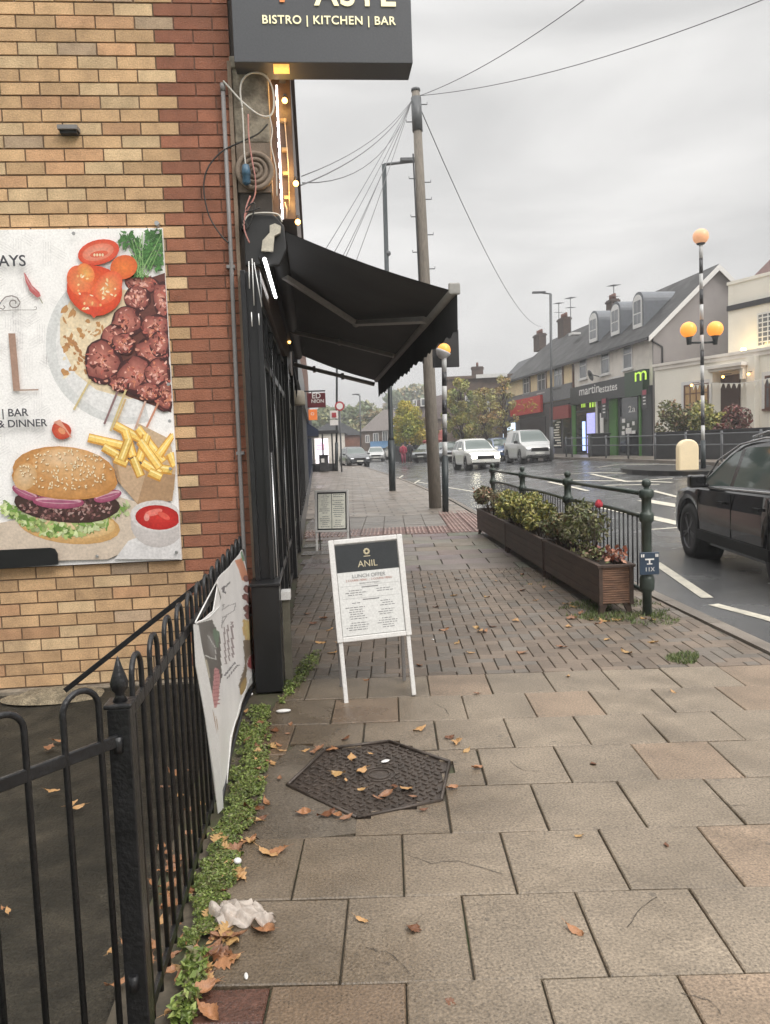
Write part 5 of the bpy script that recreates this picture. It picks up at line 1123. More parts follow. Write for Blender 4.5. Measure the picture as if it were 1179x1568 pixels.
def litter(nm, lb, px, py, sx, sy, sz, rz, mt):
    c = ong(px, py); b = MB(); b.sphere((0, 0, sz / 2), 1, 10, 6, sq=(sx / 2, sy / 2, sz / 2), T=Matrix.Translation(c) @ Matrix.Rotation(rz, 4, 'Z')); tag(b.build(nm, mt, origin=c), lb, 'litter')
litter('paper_cup_lid', 'white oval scrap of litter on the slab beside the pilaster', 434, 1091, .09, .035, .02, .1, m_white)
litter('wrapper', 'small white wrapper in the green weeds', 364, 1322, .03, .035, .02, .5, m_white)
litter('cigarette_end', 'white cigarette end on the slabs at the bottom left', 377, 1497, .012, .03, .01, .2, m_white)
litter('paper_scrap', 'small white paper scrap lying on top of the manhole cover', 590, 1166, .05, .03, .006, .6, m_white)
litter('paper_scrap', 'tiny white scrap on the slabs among the fallen leaves at right of centre', 663, 980, .02, .02, .01, 0, m_white)
litter('paper_scrap', 'tiny white scrap by the hem of the fence banner', 384, 1065, .03, .02, .02, 0, m_white)
# ================================================================== POLES
m_pole = mat('pole_timber', (.2, .175, .145), rough=.8, var=.3, scale=5, fine=60, finev=.25, bump=.5, bscale=40, stretch=(8, 8, 1))
m_steel = mat('dark_green_steel', (.016, .024, .026), rough=.4, var=.2)
m_gst = mat('grey_steel', (.1, .105, .11), rough=.45, var=.15)
tb, tt = ong(667, 778, 0), ony(636.5, 140, 19.2)
tp = thing('telephone_pole', 'tall brown timber telephone pole with step irons and many wires from its top', 'telephone pole', tb)
b = MB(); b.tube([tb + Vector((0, 0, -.2)), tb.lerp(tt, .3), tb.lerp(tt, .7), tt], [.155, .145, .12, .095], 16); b.build('shaft', m_pole, tp)
b = MB(); b.tube([tb.lerp(tt, .905), tb.lerp(tt, .985)], .125, 12); b.build('cable_box', m_gst, tp)
b = MB(); b.tube([tt, tt + Vector((0, 0, .06))], .11, 12); b.tube([tb.lerp(tt, .4), tb.lerp(tt, .41)], .15, 12); b.build('band', m_gst, tp)
b = MB()
for i, (y_, s) in enumerate(((160, 1), (272, -1), (278, 1), (304, 1), (330, -1), (358, 1), (384, -1), (410, 1), (186, -1))):
    t = (778 - y_) / 638; p = tb.lerp(tt, t); b.tube([p, p + Vector((s * .26, 0, .0)), p + Vector((s * .26, 0, .05))], .012, 6)
b.build('step_irons', m_gst, tp)
b = MB(); b.tube([tb.lerp(tt, t) + Vector((-.14, -.05, 0)) for t in (.35, .6, .85)], .02, 6); b.build('cable_guard', m_blackm, tp)
m_wire = mat('wire', (.14, .14, .145), rough=.6, var=0)
def wire(label, a, c, sag, r=.008):
    P = [a.lerp(c, i / 14) + Vector((0, 0, -sag * 4 * (i / 14) * (1 - i / 14))) for i in range(15)]; b = MB(); b.tube(P, r, 5); tag(b.build('overhead_wire', m_wire, origin=a), label, 'wire', 'wires from the telephone pole')
top = tt + Vector((0, 0, -.1))
wire('upper wire slanting up to the right from the telephone pole', top + Vector((.1, 0, 0)), ony(905, -8, 13), .15)
wire('lower wire running off to the far right from the telephone pole top', top + Vector((.1, 0, 0)), ony(1180, -5, 12), .25)
wire('long wire falling to the right from the pole towards the terrace roofs', top + Vector((.1, 0, -.3)), ony(828, 500, 56), 1.2, .012)
wire('highest of the three wires running left to the brown fascia', top + Vector((-.1, 0, -.1)), B.w(.15, 7.5, 3.95 + .0), .25)
for (px, py, yy, sg_, lb) in ((462, 270, 9, .2, 'second of the three wires running left to the fascia'), (463, 280, 9, .5, 'slackest of the three wires running left to the fascia'), (500, 372, 12, .1, 'leftmost wire of the bundle dropping behind the awning'), (512, 375, 12, .15, 'second wire from the left dropping behind the awning'), (525, 378, 12.5, .2, 'third wire from the left dropping behind the awning'), (532, 382, 12.5, .1, 'fourth wire dropping behind the awning'), (548, 388, 13, .1, 'rightmost wire of the bundle dropping behind the awning')):
    e = ony(px, py, yy); d = e - top; wire(lb, top + Vector((-.1, 0, -.1)), top + d * 1.35 if yy > 10 else e, sg_, .0065)
def tube_pole(par, nm, p, h, r0, r1, m, T=None): b = MB(); b.tube([p + Vector((0, 0, -.1)), p + Vector((0, 0, h * .25)), p + Vector((0, 0, h * .2501)), p + Vector((0, 0, h))], [r0, r0, r1, r1 * .8], 14); b.build(nm, m, par)
lb_ = ong(601, 752, 0); ltop = ony(588, 252, lb_.y)
lc = thing('street_lamp', 'dark green street lamp column with a square arm, standing between awning and telephone pole', 'street lamp', lb_, 0, 'street lamps')
b = MB(); b.tube([lb_ + Vector((0, 0, -.1)), lb_.lerp(ltop, .16)], .115, 12); b.tube([lb_.lerp(ltop, .16), lb_.lerp(ltop, .17), ltop], [.115, .08, .075], 12); b.build('column', m_steel, lc)
b = MB(); at_ = ony(632, 247, lb_.y); b.tube([ltop, at_], .05, 8); b.build('arm', m_gst, lc)
b = MB(); c_ = ony(624, 247, lb_.y); b.box(c_.x - .25, c_.x + .35, c_.y - .12, c_.y + .12, c_.z - .03, c_.z + .1); b.build('lamp_head', m_gst, lc, bevel=.03)
b = MB(); q = ony(594, 388, lb_.y); b.sphere(q, .1, 10, 8); b.build('sensor', m_gst, lc)
m_amber = mat('amber_globe', (.85, .38, .08), rough=.35, emit=.6, ecol=(1, .3, .02), var=.12, scale=4)
m_amber2 = mat('dim_amber_globe', (.7, .36, .2), rough=.35, emit=.3, ecol=(1, .5, .25), var=.12, scale=4)
m_bk = mat('belisha_black', (.02, .02, .022), rough=.35); m_wh = mat('belisha_white', (.5, .5, .49), rough=.35)
def belisha(nm, label, base, top, r, fr0, bands, globes, grp):
    o = thing(nm, label, 'crossing beacon', base, 0, grp); b = MB(); b.tube([base + Vector((0, 0, -.1)), base.lerp(top, fr0)], r * 1.35, 12); b.build('pole_base', m_steel, o)
    n = bands
    for i in range(n):
        a_, c_ = fr0 + (1 - fr0) * i / n, fr0 + (1 - fr0) * (i + 1) / n; b = MB(); b.tube([base.lerp(top, a_), base.lerp(top, c_)], r, 12); b.build('pole_band', m_wh if i % 2 == 0 else m_bk, o)
    return o
nb_, ntp = ong(682, 784, 0), ony(680, 548, 17.3)
o = belisha('crossing_beacon', 'striped crossing beacon with half shielded amber globe beside the telephone pole', nb_, ntp, .055, .37, 7, 0, 'crossing beacons')
b = MB(); g = ntp + Vector((.0, 0, .17)); b.sphere(g, .15, 20, 14); b.build('globe', m_amber, o)
b = MB(); vs = []; n = 16
for i in range(n + 1):
    for j in range(9):
        a_, e_ = rad(-100 + 130 * i / n), rad(-80 + 150 * j / 8); vs.append((g.x + .17 * math.cos(e_) * math.sin(-a_ - .9), g.y - .17 * math.cos(e_) * math.cos(a_ + .9), g.z + .17 * math.sin(e_)))
b = MB(); b.lathe([(.03, -.2), (.11, -.155), (.165, -.06), (.17, -.02), (.163, -.02), (.155, -.06), (.1, -.14), (.03, -.18)], 20, T=Matrix.Translation(g) @ Matrix.Rotation(rad(24), 4, 'Y')); b.build('globe_shield', m_wh, o)
b = MB(); c1_, c2_ = ony(661, 506, 17.6), ony(703, 562, 17.6); b.box(c1_.x, c2_.x, 17.55, 17.62, c2_.z, c1_.z); b.build('backing_board', m_blackm, o, bevel=.01)
fb = onr(1076, 716); fb.z = HT(fb.x, 25) - .0; fb = Vector((ony(1077, 712, 25).x, 25, HT(ony(1077, 712, 25).x, 25) - .1)); ft = ony(1073, 372, 25)
# the middle of the far beacon carries two more globes on a cross arm
o = belisha('crossing_beacon', 'tall striped crossing beacon with three amber globes on the central island', fb, ft, .058, .13, 13, 0, 'crossing beacons')
b = MB(); b.sphere(ft + Vector((0, 0, .2)), .25, 20, 14); b.build('globe', m_amber2, o)
b = MB(); b.lathe([(.05, 0), (.12, .02), (.14, .06), (.09, .08)], 14, T=Matrix.Translation(ft + Vector((0, 0, -.07)))); b.build('globe_cup', m_steel, o)
ca, cb_ = ony(1055, 525, 25), ony(1095, 524, 25); am = MB(); am.tube([ca, cb_], .035, 8); am.build('cross_arm', m_steel, o)
for (gx, gy, cx_p) in ((1054, 505, 1055), (1095, 504, 1095)):
    g = ony(gx, gy, 25); q = ony(cx_p, 525, 25); b = MB(); b.sphere(g, .255, 20, 14); b.build('globe', m_amber, o)
    b = MB(); b.tube([q + Vector((0, 0, -.06)), q + Vector((0, 0, .16)), q + Vector((0, 0, .24))], [.07, .09, .15], 12); b.build('globe_cup', m_steel, o)
# keep left bollard
bo = thing('traffic_bollard', 'cream lit traffic bollard with rounded top on the central island', 'bollard', Vector((ony(1054, 700, 24.3).x, 24.3, HT(10, 24.3) - .1)))
p0_, p1_ = ony(1038, 728, 24.3), ony(1069, 672, 24.3); x0, x1, zt_ = p0_.x, p1_.x, p1_.z; zb_ = HT(x0, 24.3) - .1; R = (x1 - x0) / 2
pr = [(x0, zb_), (x1, zb_), (x1, zt_ - R * .85)] + [(x0 + R + R * math.cos(a_ * math.pi / 10), zt_ - R * .85 + R * .85 * math.sin(a_ * math.pi / 10)) for a_ in range(1, 10)] + [(x0, zt_ - R * .85)]
b = MB(); b.prism(pr, 0, .28, T=plmat((0, 24.5, 0), (1, 0, 0), (0, 0, 1))); b.build('bollard_shell', mat('cream_shell', (.72, .6, .4), rough=.4, emit=.12, ecol=(1, .75, .4), var=.06), bo, bevel=.05)
b = MB(); b.box(x0 - .15, x1 + .15, 24.0, 24.7, zb_, zb_ + .08); b.build('bollard_base', m_gst, bo)
b = MB(); xc = (x0 + x1) / 2 + .4; b.prism([(xc + 1.6 * math.cos(a_ * .349) , 26 + 3.4 * math.sin(a_ * .349)) for a_ in range(18)], 0, HT(10.5, 25) + .0); struct(b.build('traffic_island', m_slab))
# far street lamps
def far_lamp(label, px, base_y, top_y, depth, arm_px, m=m_gst):
    p = ony(px, base_y, depth); p.z = HT(p.x, depth); t = ony(px - (2 if arm_px < 0 else -1), top_y, depth); o = thing('street_lamp', label, 'street lamp', p, 0, 'street lamps')
    b = MB(); b.tube([p, p.lerp(t, .2)], .11, 10); b.tube([p.lerp(t, .2), t], .07, 10); b.build('column', m, o)
    e = ony(px + arm_px, top_y - 2, depth); b = MB(); b.tube([t, e], .04, 6); b.build('arm', m, o)
    d = (e - t).normalized(); b = MB(); b.box(-.35, .35, -.1, .1, -.04, .06, T=Matrix.Translation(e)); b.build('lamp_head', m, o, bevel=.02)
far_lamp('grey street lamp across the road in front of the cream upper windows', 845, 706, 450, 41, -20)
far_lamp('distant street lamp standing before the wooded hill', 553, 714, 606, 75, -8)
far_lamp('tall dark pole with traffic signs near the bus shelter', 515, 716, 500, 50, 1, m_steel)
# ================================================================== VEHICLES
m_tyre = mat('tyre', (.018, .018, .018), rough=.7); m_rim = mat('alloy', (.2, .2, .21), rough=.3, metal=.8); m_drim = mat('dark_alloy', (.06, .06, .065), rough=.3, metal=.7)
m_cglass = mat('car_glass', (.075, .1, .09), rough=.05, var=0, finev=0, spec=.7); m_chrome = mat('chrome', (.6, .6, .6), rough=.2, metal=.9)
m_lamp_on = mat('headlight_on', (1, .95, .8), emit=12, ecol=(1, .93, .7), var=0); m_lamp = mat('headlight', (.5, .52, .54), rough=.1, metal=.4); m_tail = mat('tail_light', (.35, .02, .02), rough=.2)
m_plate = mat('number_plate', (.65, .65, .6), rough=.4); m_trim = mat('car_trim', (.012, .012, .012), rough=.6, spec=.2)
def curve(P, x):
    if x <= P[0][0]: return P[0][1]
    for (a, c), (d, e) in zip(P, P[1:]):
        if x <= d: t = (x - a) / (d - a); t = t * t * (3 - 2 * t) * .5 + t * .5; return c + (e - c) * t
    return P[-1][1]
def car(nm, label, loc, heading, L_, W_, H_, paint, style='suv', lights=False, grp=None, rimm=None, wr=None, cat='car'):
    """front towards local +x; heading = angle of the front in the ground plane"""
    o = thing(nm, label, cat, loc, heading, grp); TM = WM[o.name]; h2 = L_ / 2; wr = wr or (.345 if style != 'hatch' else .31)
    sill = .24; belt = H_ * (.60 if style == 'suv' else .58); xw1, xw2 = h2 - .88, -h2 + .85
    if style == 'van': top = [(-h2, .55 * H_), (-h2 + .03, H_ * .8), (-h2 + .12, H_ * .97), (-h2 + .5, H_), (h2 - 2.05, H_ * .99), (h2 - 1.75, H_ * .965), (h2 - .85, H_ * .62), (h2 - .75, H_ * .6), (h2 - .2, H_ * .52), (h2 - .04, H_ * .45), (h2, H_ * .4)]
    elif style == 'suv': top = [(-h2, .5 * H_), (-h2 + .05, H_ * .64), (-h2 + .2, H_ * .78), (-h2 + .5, H_ * .955), (-h2 + 1.3, H_), (h2 - 2.3, H_ * .985), (h2 - 1.95, H_ * .94), (h2 - 1.2, H_ * .645), (h2 - 1.1, H_ * .62), (h2 - .3, H_ * .55), (h2 - .06, H_ * .47), (h2, H_ * .4)]
    else: top = [(-h2, .5 * H_), (-h2 + .06, H_ * .62), (-h2 + .55, H_ * .93), (-h2 + 1.2, H_), (h2 - 2.2, H_ * .98), (h2 - 1.9, H_ * .93), (h2 - 1.05, H_ * .64), (h2 - .95, H_ * .62), (h2 - .25, H_ * .52), (h2 - .05, H_ * .44), (h2, H_ * .38)]
    xs = sorted(set([round(-h2 + L_ * i / 90, 4) for i in range(91)]))
    def hw(x): e = min(x + h2, h2 - x); return W_ / 2 * (1 - .16 * (1 - min(1, e / .55)) ** 2.2)
    ra = wr + .055; V = []; NR = 13
    for x in xs:
        zt = curve(top, x); z0 = sill + .12 * max(0, 1 - min(x + h2, h2 - x) / .5)
        for xw in (xw1, xw2):
            if abs(x - xw) < ra: z0 = max(z0, wr + math.sqrt(ra * ra - (x - xw) ** 2))
        w_ = hw(x); zb = min(belt + .05 * (-x / L_), zt - .02); z0 = min(z0, zb - .05); cab = max(0, zt - belt) / (H_ - belt); ins = W_ * .125 * cab + .0
        zs = [(0, z0, 0.0), (w_ * .93, z0, 0), (w_ * .985, z0 + (zb - z0) * .12, 0), (w_, z0 + (zb - z0) * .4, 0), (w_ * .995, z0 + (zb - z0) * .7, 0), (w_ * .97, zb - .03, 0), (w_ * .95, zb, 0)]
        wt = w_ * .95 - ins; zt2 = max(zb, zt - .06 * (0.3 + cab))
        zs += [(w_ * .95 - ins * .15, zb + (zt2 - zb) * .08, 0), (w_ * .95 - ins * .85, zb + (zt2 - zb) * .9, 0), (wt, zt2, 0), (wt * .9, zt - .012, 0), (wt * .5, zt, 0), (0, zt + .005, 0)]
        V.append([(x, y, z) for y, z, _ in zs])
    parts = {k: MB(TM) for k in ('body', 'windscreen', 'side_window', 'side_window2', 'rear_window')}
    for b in parts.values(): b.smooth = True
    x_ws0 = [p[0] for p in top if abs(p[1] - H_ * .94) < .04 * H_ and p[0] > 0]; 
    xa = h2 - (1.95 if style == 'suv' else 1.75 if style == 'van' else 1.9); xb = h2 - (1.2 if style == 'suv' else .85 if style == 'van' else 1.05); xr0 = -h2 + (.5 if style != 'hatch' else .55)
    for sgn in (1, -1):
        for i in range(len(xs) - 1):
            x = (xs[i] + xs[i + 1]) / 2
            for j in range(NR - 1):
                q = [V[i][j], V[i + 1][j], V[i + 1][j + 1], V[i][j + 1]]; vs = [(a, c * sgn, d) for a, c, d in q]; k = 'body'
                cab = V[i][12][2] > belt + .10
                if cab and j == 7 and (xr0 - .1 < x < xb - .12):
                    pil = any(abs(x - c) < .05 for c in (h2 - L_ * .49, h2 - L_ * .72)) or V[i][9][2] - V[i][6][2] < .12
                    k = 'body' if pil or (style == 'van' and x < h2 - L_ * .62) else 'side_window'
                if j >= 9 and xa < x < xb and (j >= 10): k = 'windscreen'
                if j >= 10 and -h2 + .12 < x < xr0 - .02 and V[i][12][2] > belt + .1: k = 'rear_window'
                k = 'side_window2' if k == 'side_window' and sgn < 0 else k
                parts[k].add(vs, [(0, 1, 2, 3) if sgn < 0 else (3, 2, 1, 0)])
    for s_, i in ((1, len(xs) - 1), (-1, 0)):
        for sgn in (1, -1): 
            vs = [(a, c * sgn, d) for a, c, d in V[i]]; parts['body'].add(vs, [tuple(range(NR)) if s_ * sgn < 0 else tuple(reversed(range(NR)))])
    bo_ = parts['body'].build('body', paint, o)
    for k in ('windscreen', 'side_window', 'side_window2', 'rear_window'): parts[k].build(k.replace('2', ''), m_cglass, o)
    for xw in (xw1, xw2):
        for s in (1, -1): b = MB(TM); b.lathe([(.0, 0), (ra + .02, 0), (ra + .02, .3), (0, .3)], 24, T=Matrix.Translation((xw, s * (W_ / 2 - .05), wr)) @ Matrix.Rotation(rad(90 * s), 4, 'X')); b.build('wheel_arch', m_trim, o)
    for xw in (xw1, xw2):
        for s in (1, -1):
            M_ = Matrix.Translation((xw, s * (W_ / 2 - .215), wr)) @ Matrix.Rotation(rad(-90 * s), 4, 'X')
            b = MB(TM); b.lathe([(wr * .62, .0), (wr * .95, .0), (wr, .03), (wr, .17), (wr * .96, .2), (wr * .66, .205), (wr * .64, .19)], 32, T=M_); wh = b.build('wheel', m_tyre, o)
            b = MB(TM); b.lathe([(.0, .1), (wr * .6, .1), (wr * .64, .195), (wr * .66, .207), (wr * .68, .2), (wr * .66, .09)], 32, T=M_); b.lathe([(0, .15), (wr * .14, .15), (wr * .13, .195), (0, .2)], 12, T=M_)
            for k in range(5):
                for dd in (-.11, .11):
                    a_ = k * 2 * math.pi / 5 + dd + .3; b.box(wr * .1, wr * .65, -.014, .014, .165, .195, T=M_ @ Matrix.Rotation(a_, 4, 'Z'))
            b.build('rim', rimm or m_rim, wh)
    for s in (1, -1):
        b = MB(TM); b.box(h2 - .4, h2 + .012, s * (W_ / 2 * .84 - .16) - .15, s * (W_ / 2 * .84 - .16) + .15, H_ * .35, H_ * .425); b.build('headlight', m_lamp_on if lights else m_lamp, o, bevel=.03)
        b = MB(TM); b.box(-h2 + .0, -h2 + .2, s * (W_ / 2 - .2) - .1, s * (W_ / 2 - .2) + .1, H_ * .5, H_ * .6); b.build('tail_light', m_tail, o, bevel=.02)
        b = MB(TM); xm = xb - .32; b.box(xm - .05, xm + .09, s * (W_ / 2 + .09) - .1, s * (W_ / 2 + .09) + .1, belt + .0, belt + .16); b.box(xm - .02, xm + .03, s * (W_ / 2 - .02) - .04, s * (W_ / 2 - .02) + .04, belt, belt + .05); b.build('wing_mirror', paint if style != 'van' else m_trim, o, bevel=.045)
    b = MB(TM); b.box(h2 - .08, h2 + .012, -W_ * .27, W_ * .27, H_ * .33, H_ * .44); b.box(h2 - .12, h2 - .0, -W_ * .4, W_ * .4, .3, H_ * .25); b.build('grille', m_trim, o, bevel=.02)
    b = MB(TM); b.box(h2 - .05, h2 + .02, -.26, .26, H_ * .25, H_ * .25 + .11); b.build('number_plate', m_plate, o); b = MB(TM); b.box(-h2 - .02, -h2 + .05, -.26, .26, H_ * .4, H_ * .4 + .11); b.build('number_plate', mat('plate_yellow', (.6, .45, .05), rough=.4), o)
    for k in (2, 3) if False else (): pass
    return o, TM, belt, (xa, xb, xw1, xw2)
def paint(n, c, r=.22, ct=.8): return mat('paint_' + n, c, rough=r, var=.05, finev=.03, coat=ct, metal=.15)
def oncar(px, py, depth, fn=HT):
    p = ony(px, py, depth); return Vector((p.x, depth, fn(p.x, depth) - .11))
# the black one in the near lane
bw = ong(1064, 852, -.11); hd = rad(90 - 5.5); cl_, cw_ = 4.45, 1.88
fx_, fy_ = math.cos(hd), math.sin(hd); lf = cl_ / 2 - .88        # its left front wheel stands at bw
cx, cy = bw.x - fx_ * lf + fy_ * (cw_ / 2 - .1), bw.y - fy_ * lf - fx_ * (cw_ / 2 - .1)
o, TM, belt, X_ = car('black_suv', 'glossy black SUV passing in the near lane, cut off by the right edge', (cx, cy, -.11), hd, cl_, cw_, 1.62, paint('black', (.006, .006, .007), .16, .5), 'suv', False, None, m_drim, .36)
b = MB(TM)
for s in (1, -1):
    y = s * (cw_ / 2 * .95 + .004); b.tube([(-1.75, s * (cw_ / 2 * .90), belt + .045), (-1.0, y, belt + .03), (0, y, belt + .012), (.9, y, belt + .0)], .015, 6)
    P = [(X_[1] - .12, s * (cw_ / 2 * .93), belt + .06), ((X_[0] + X_[1]) / 2 - .05, s * (cw_ / 2 * .855), belt + .34), (X_[0] - .1, s * (cw_ / 2 * .745), 1.5), (X_[0] - .7, s * (cw_ / 2 * .715), 1.57), (-1.3, s * (cw_ / 2 * .72), 1.56)]; b.tube(P, .013, 6)
    b.tube([(X_[0] - .2, s * .60, 1.585), (X_[0] - .6, s * .6, 1.64), (-1.5, s * .6, 1.63), (-1.65, s * .6, 1.59)], .016, 6)
b.build('chrome_trim', m_chrome, o)
for s in (1, -1):
    b = MB(TM)
    y = s * (cw_ / 2 + .002)
    for x in (.95, -.12, -1.1): b.box(x - .004, x + .004, y - .012, y + .0, .32, belt - .04)
    b.box(-1.15, .95, y - .02, y + .012, .3, .42)
    for x in (.05, -.95): b.box(x - .0, x + .17, y - .01, y + .03, belt - .17, belt - .14)
    b.build('door_seams', m_trim, o)
# cars coming towards us and parked ones
def faced(px, depth): return math.atan2(-1, 0) + rad(-4)
p = oncar(728, 710, 42); car('white_suv', 'white SUV with glowing headlights coming along the road', p, rad(-90 + 6), 4.2, 1.82, 1.66, paint('white', (.66, .66, .62)), 'suv', True, 'cars on the road')
p = oncar(768, 703, 50); car('blue_car', 'blue car half hidden between the white SUV and the silver van', p, rad(-90 + 4), 4.2, 1.8, 1.5, paint('blue', (.06, .1, .2)), 'hatch', False, 'cars on the road')
p = oncar(809, 704, 43.5); car('silver_van', 'silver van parked in front of the red shop sign', p, rad(-90 + 4), 4.3, 1.83, 1.84, paint('silver', (.45, .45, .44), .3), 'van', False, 'cars on the road', cat='van')
p = Vector((ony(543, 714, 62).x, 63, HT(0, 62) - .1)); car('dark_parked_car', 'dark car with a pale reflecting bonnet parked facing the viewer at the left kerb', p, rad(-90 + 12), 4.3, 1.85, 1.62, paint('dark', (.05, .055, .06), .15), 'hatch', False, 'cars on the road')
FC = [(576, 80, 'silver', 'small distant silver car left of the lamp column', -2), (606, 84, 'silver2', 'distant pale car just right of the lamp column', 10), (657, 64, 'grey', 'grey car parked left of the telephone pole under the yellow tree', -25), (684, 62, 'dark2', 'dark car seen between the telephone pole and the striped beacon', -25), (700, 58, 'grey2', 'grey car behind the white SUV at its left', -25)]
cols = {'silver': (.4, .4, .4), 'silver2': (.5, .5, .48), 'grey': (.12, .13, .13), 'dark2': (.04, .045, .05), 'grey2': (.16, .17, .18)}
for px, d, c, lb, hd_ in FC:
    p = Vector((ony(px, 705, d).x, d, 0)); p.z = HT(p.x, d) - .1; car('distant_car', lb, p, rad(-90 + hd_), 4.2, 1.78, 1.5, paint(c, cols[c]), 'hatch', False, 'distant parked cars')
# ================================================================== BUILDINGS ACROSS THE ROAD
m_rtile = bricks_mat('roof_tiles', (.05, .048, .047), (.036, .036, .036), (.02, .02, .02), .3, .22, .012, rough=.7, axis='xyz', rvar=.1)
m_cream_w = mat('cream_render', (.8, .64, .4), rough=.8, var=.08, scale=1.5, dirt=.3, dcol=(.3, .24, .15), dscale=.8, bump=.1)
m_offw = mat('offwhite_render', (.74, .69, .62), rough=.8, var=.08, scale=1.5, dirt=.4, dcol=(.25, .22, .18), dscale=.7)
m_gray = mat('grey_render', (.27, .25, .245), rough=.85, var=.08, scale=2)
m_pub = mat('pale_render', (.82, .78, .68), rough=.75, var=.06, scale=1.2, dirt=.25, dcol=(.35, .3, .22), dscale=.6)
m_wtrim = mat('window_white', (.66, .65, .63), rough=.4, var=.04); m_btrim = mat('window_brown', (.12, .06, .04), rough=.6)
m_win = mat('window_pane', (.12, .13, .14), rough=.08, var=.3, scale=1.5, spec=.8)
m_lead = mat('zinc_grey', (.12, .13, .145), rough=.5, var=.15)
m_gutter = mat('gutter_black', (.03, .03, .032), rough=.5)
ZG = HT(13.6, 38)
def xwin(fr, xf, rect, par, frm=m_wtrim, surround=None, cross=(1, 1), arched=False, pane=m_win, label=None):
    """window in the plane x = xf (facing -x), from a pixel rectangle"""
    a, c = fr.hx(xf, rect[0], (rect[1] + rect[3]) / 2), fr.hx(xf, rect[2], (rect[1] + rect[3]) / 2); m_ = (rect[0] + rect[2]) / 2; z1, z0 = fr.hx(xf, m_, rect[1]).z, fr.hx(xf, m_, rect[3]).z
    y0, y1 = min(a.y, c.y), max(a.y, c.y); return ywin_(fr, xf, y0, y1, z0, z1, par, frm, surround, cross, arched, pane, label)
def ywin_(fr, xf, y0, y1, z0, z1, par, frm, surround, cross, arched, pane, label=None):
    f_ = .07; b = MB(fr)
    b.box(xf - .05, xf + .02, y0, y0 + f_, z0, z1); b.box(xf - .05, xf + .02, y1 - f_, y1, z0, z1); b.box(xf - .05, xf + .02, y0 + f_, y1 - f_, z0, z0 + f_); b.box(xf - .05, xf + .02, y0 + f_, y1 - f_, z1 - f_, z1)
    for i in range(cross[0]): yy = y0 + (y1 - y0) * (i + 1) / (cross[0] + 1); b.box(xf - .04, xf + .02, yy - .025, yy + .025, z0 + f_, z1 - f_)
    for i in range(cross[1]): zz = z0 + (z1 - z0) * (i + 1) / (cross[1] + 1) + .15 * (z1 - z0) * (cross[1] == 1); b.box(xf - .037, xf + .02, y0 + f_, y1 - f_, zz - .025, zz + .025)
    b.box(xf - .12, xf + .02, y0 - .08, y1 + .08, z0 - .09, z0 - .003)
    w_ = b.build('window', frm, par)
    b = MB(fr); b.box(xf - .022, xf + .0, y0 + .03, y1 - .03, z0 + .03, z1 - .03); b.build('pane', pane, w_)
    if surround: b = MB(fr); s_ = .16; b.box(xf - .03, xf + .02, y0 - s_, y0 - .003, z0 - .003, z1 + s_); b.box(xf - .03, xf + .02, y1 + .003, y1 + s_, z0 - .003, z1 + s_); b.box(xf - .03, xf + .02, y0 - .003, y1 + .003, z1 + .003, z1 + s_); b.build('surround', surround, w_)
    return w_
def roofprism(b, fr_y0, fr_y1, x0, xr, x1, ze, zr, t=.12):
    b.add([(x0, fr_y0, ze), (xr, fr_y0, zr), (x1, fr_y0, ze), (x0, fr_y1, ze), (xr, fr_y1, zr), (x1, fr_y1, ze), (x0, fr_y0, ze - t), (xr, fr_y0, zr - t), (x1, fr_y0, ze - t), (x0, fr_y1, ze - t), (xr, fr_y1, zr - t), (x1, fr_y1, ze - t)],
          [(0, 1, 4, 3), (1, 2, 5, 4), (6, 9, 10, 7), (7, 10, 11, 8), (0, 6, 7, 1), (1, 7, 8, 2), (3, 4, 10, 9), (4, 5, 11, 10), (0, 3, 9, 6), (2, 8, 11, 5)])
# white house with the green shop
ZE = T.hx(-.3, 1000, 505).z; rg = T.hy(0, 1095, 407); XR, ZR = rg.x, rg.z; YW = T.hx(0, 880, 640).y; YC = T.hx(0, 776, 640).y
wh = thing('terrace_house', 'off white terraced house with three arched dormers above the green shop', 'house', T.w(0, 0, ZG), T.a)
b = MB(T); b.box(0, XR * 2, 0, YW, ZG - .6, ZE); b.build('wall', m_offw, wh)
b = MB(T); b.prism([(.0, ZG - .6), (XR * 2, ZG - .6), (XR * 2, ZE), (XR, ZR - .1), (.0, ZE)], 0, .1, T=plmat((0, -.005, 0), (1, 0, 0), (0, 0, 1))); b.build('gable_wall', m_gray, wh)
b = MB(T); roofprism(b, -.35, YW, -.35, XR, XR * 2 + .35, ZE - .25, ZR + .02); rf = b.build('roof', m_rtile, wh)
sl = (ZR - ZE + .25) / (XR + .35)
b = MB(T)
for s in (1, -1):
    xo = -.36 if s > 0 else XR * 2 + .36; xi = XR; zo, zi = ZE - .26, ZR + .0
    b.add([(xo, -.41, zo), (xi, -.41, zi), (xi, -.41, zi - .3), (xo, -.41, zo - .26), (xo, -.36, zo), (xi, -.36, zi), (xi, -.36, zi - .3), (xo, -.36, zo - .26)], [(0, 1, 2, 3), (7, 6, 5, 4), (0, 4, 5, 1), (3, 2, 6, 7), (0, 3, 7, 4), (1, 5, 6, 2)])
b.build('bargeboard', m_wtrim, wh)
b = MB(T); b.box(-.42, -.3, -.3, YC, ZE - .42, ZE - .27); b.build('gutter', m_gutter, wh)
g0, g1, g2 = T.hy(-.12, 993, 517), T.hy(-.12, 1014, 531), T.hy(-.12, 1014, 557); b = MB(T); b.tube([(-.1, -.14, ZE - .45), (g1.x, -.14, g1.z), (g2.x, -.14, g2.z)], .045, 8); b.build('downpipe', m_gutter, wh)
for r in ((955, 529, 969, 565), (921, 537, 934, 573), (888, 549, 899, 580)): xwin(T, 0, r, wh, m_wtrim, None, (0, 1))
b = MB(T)
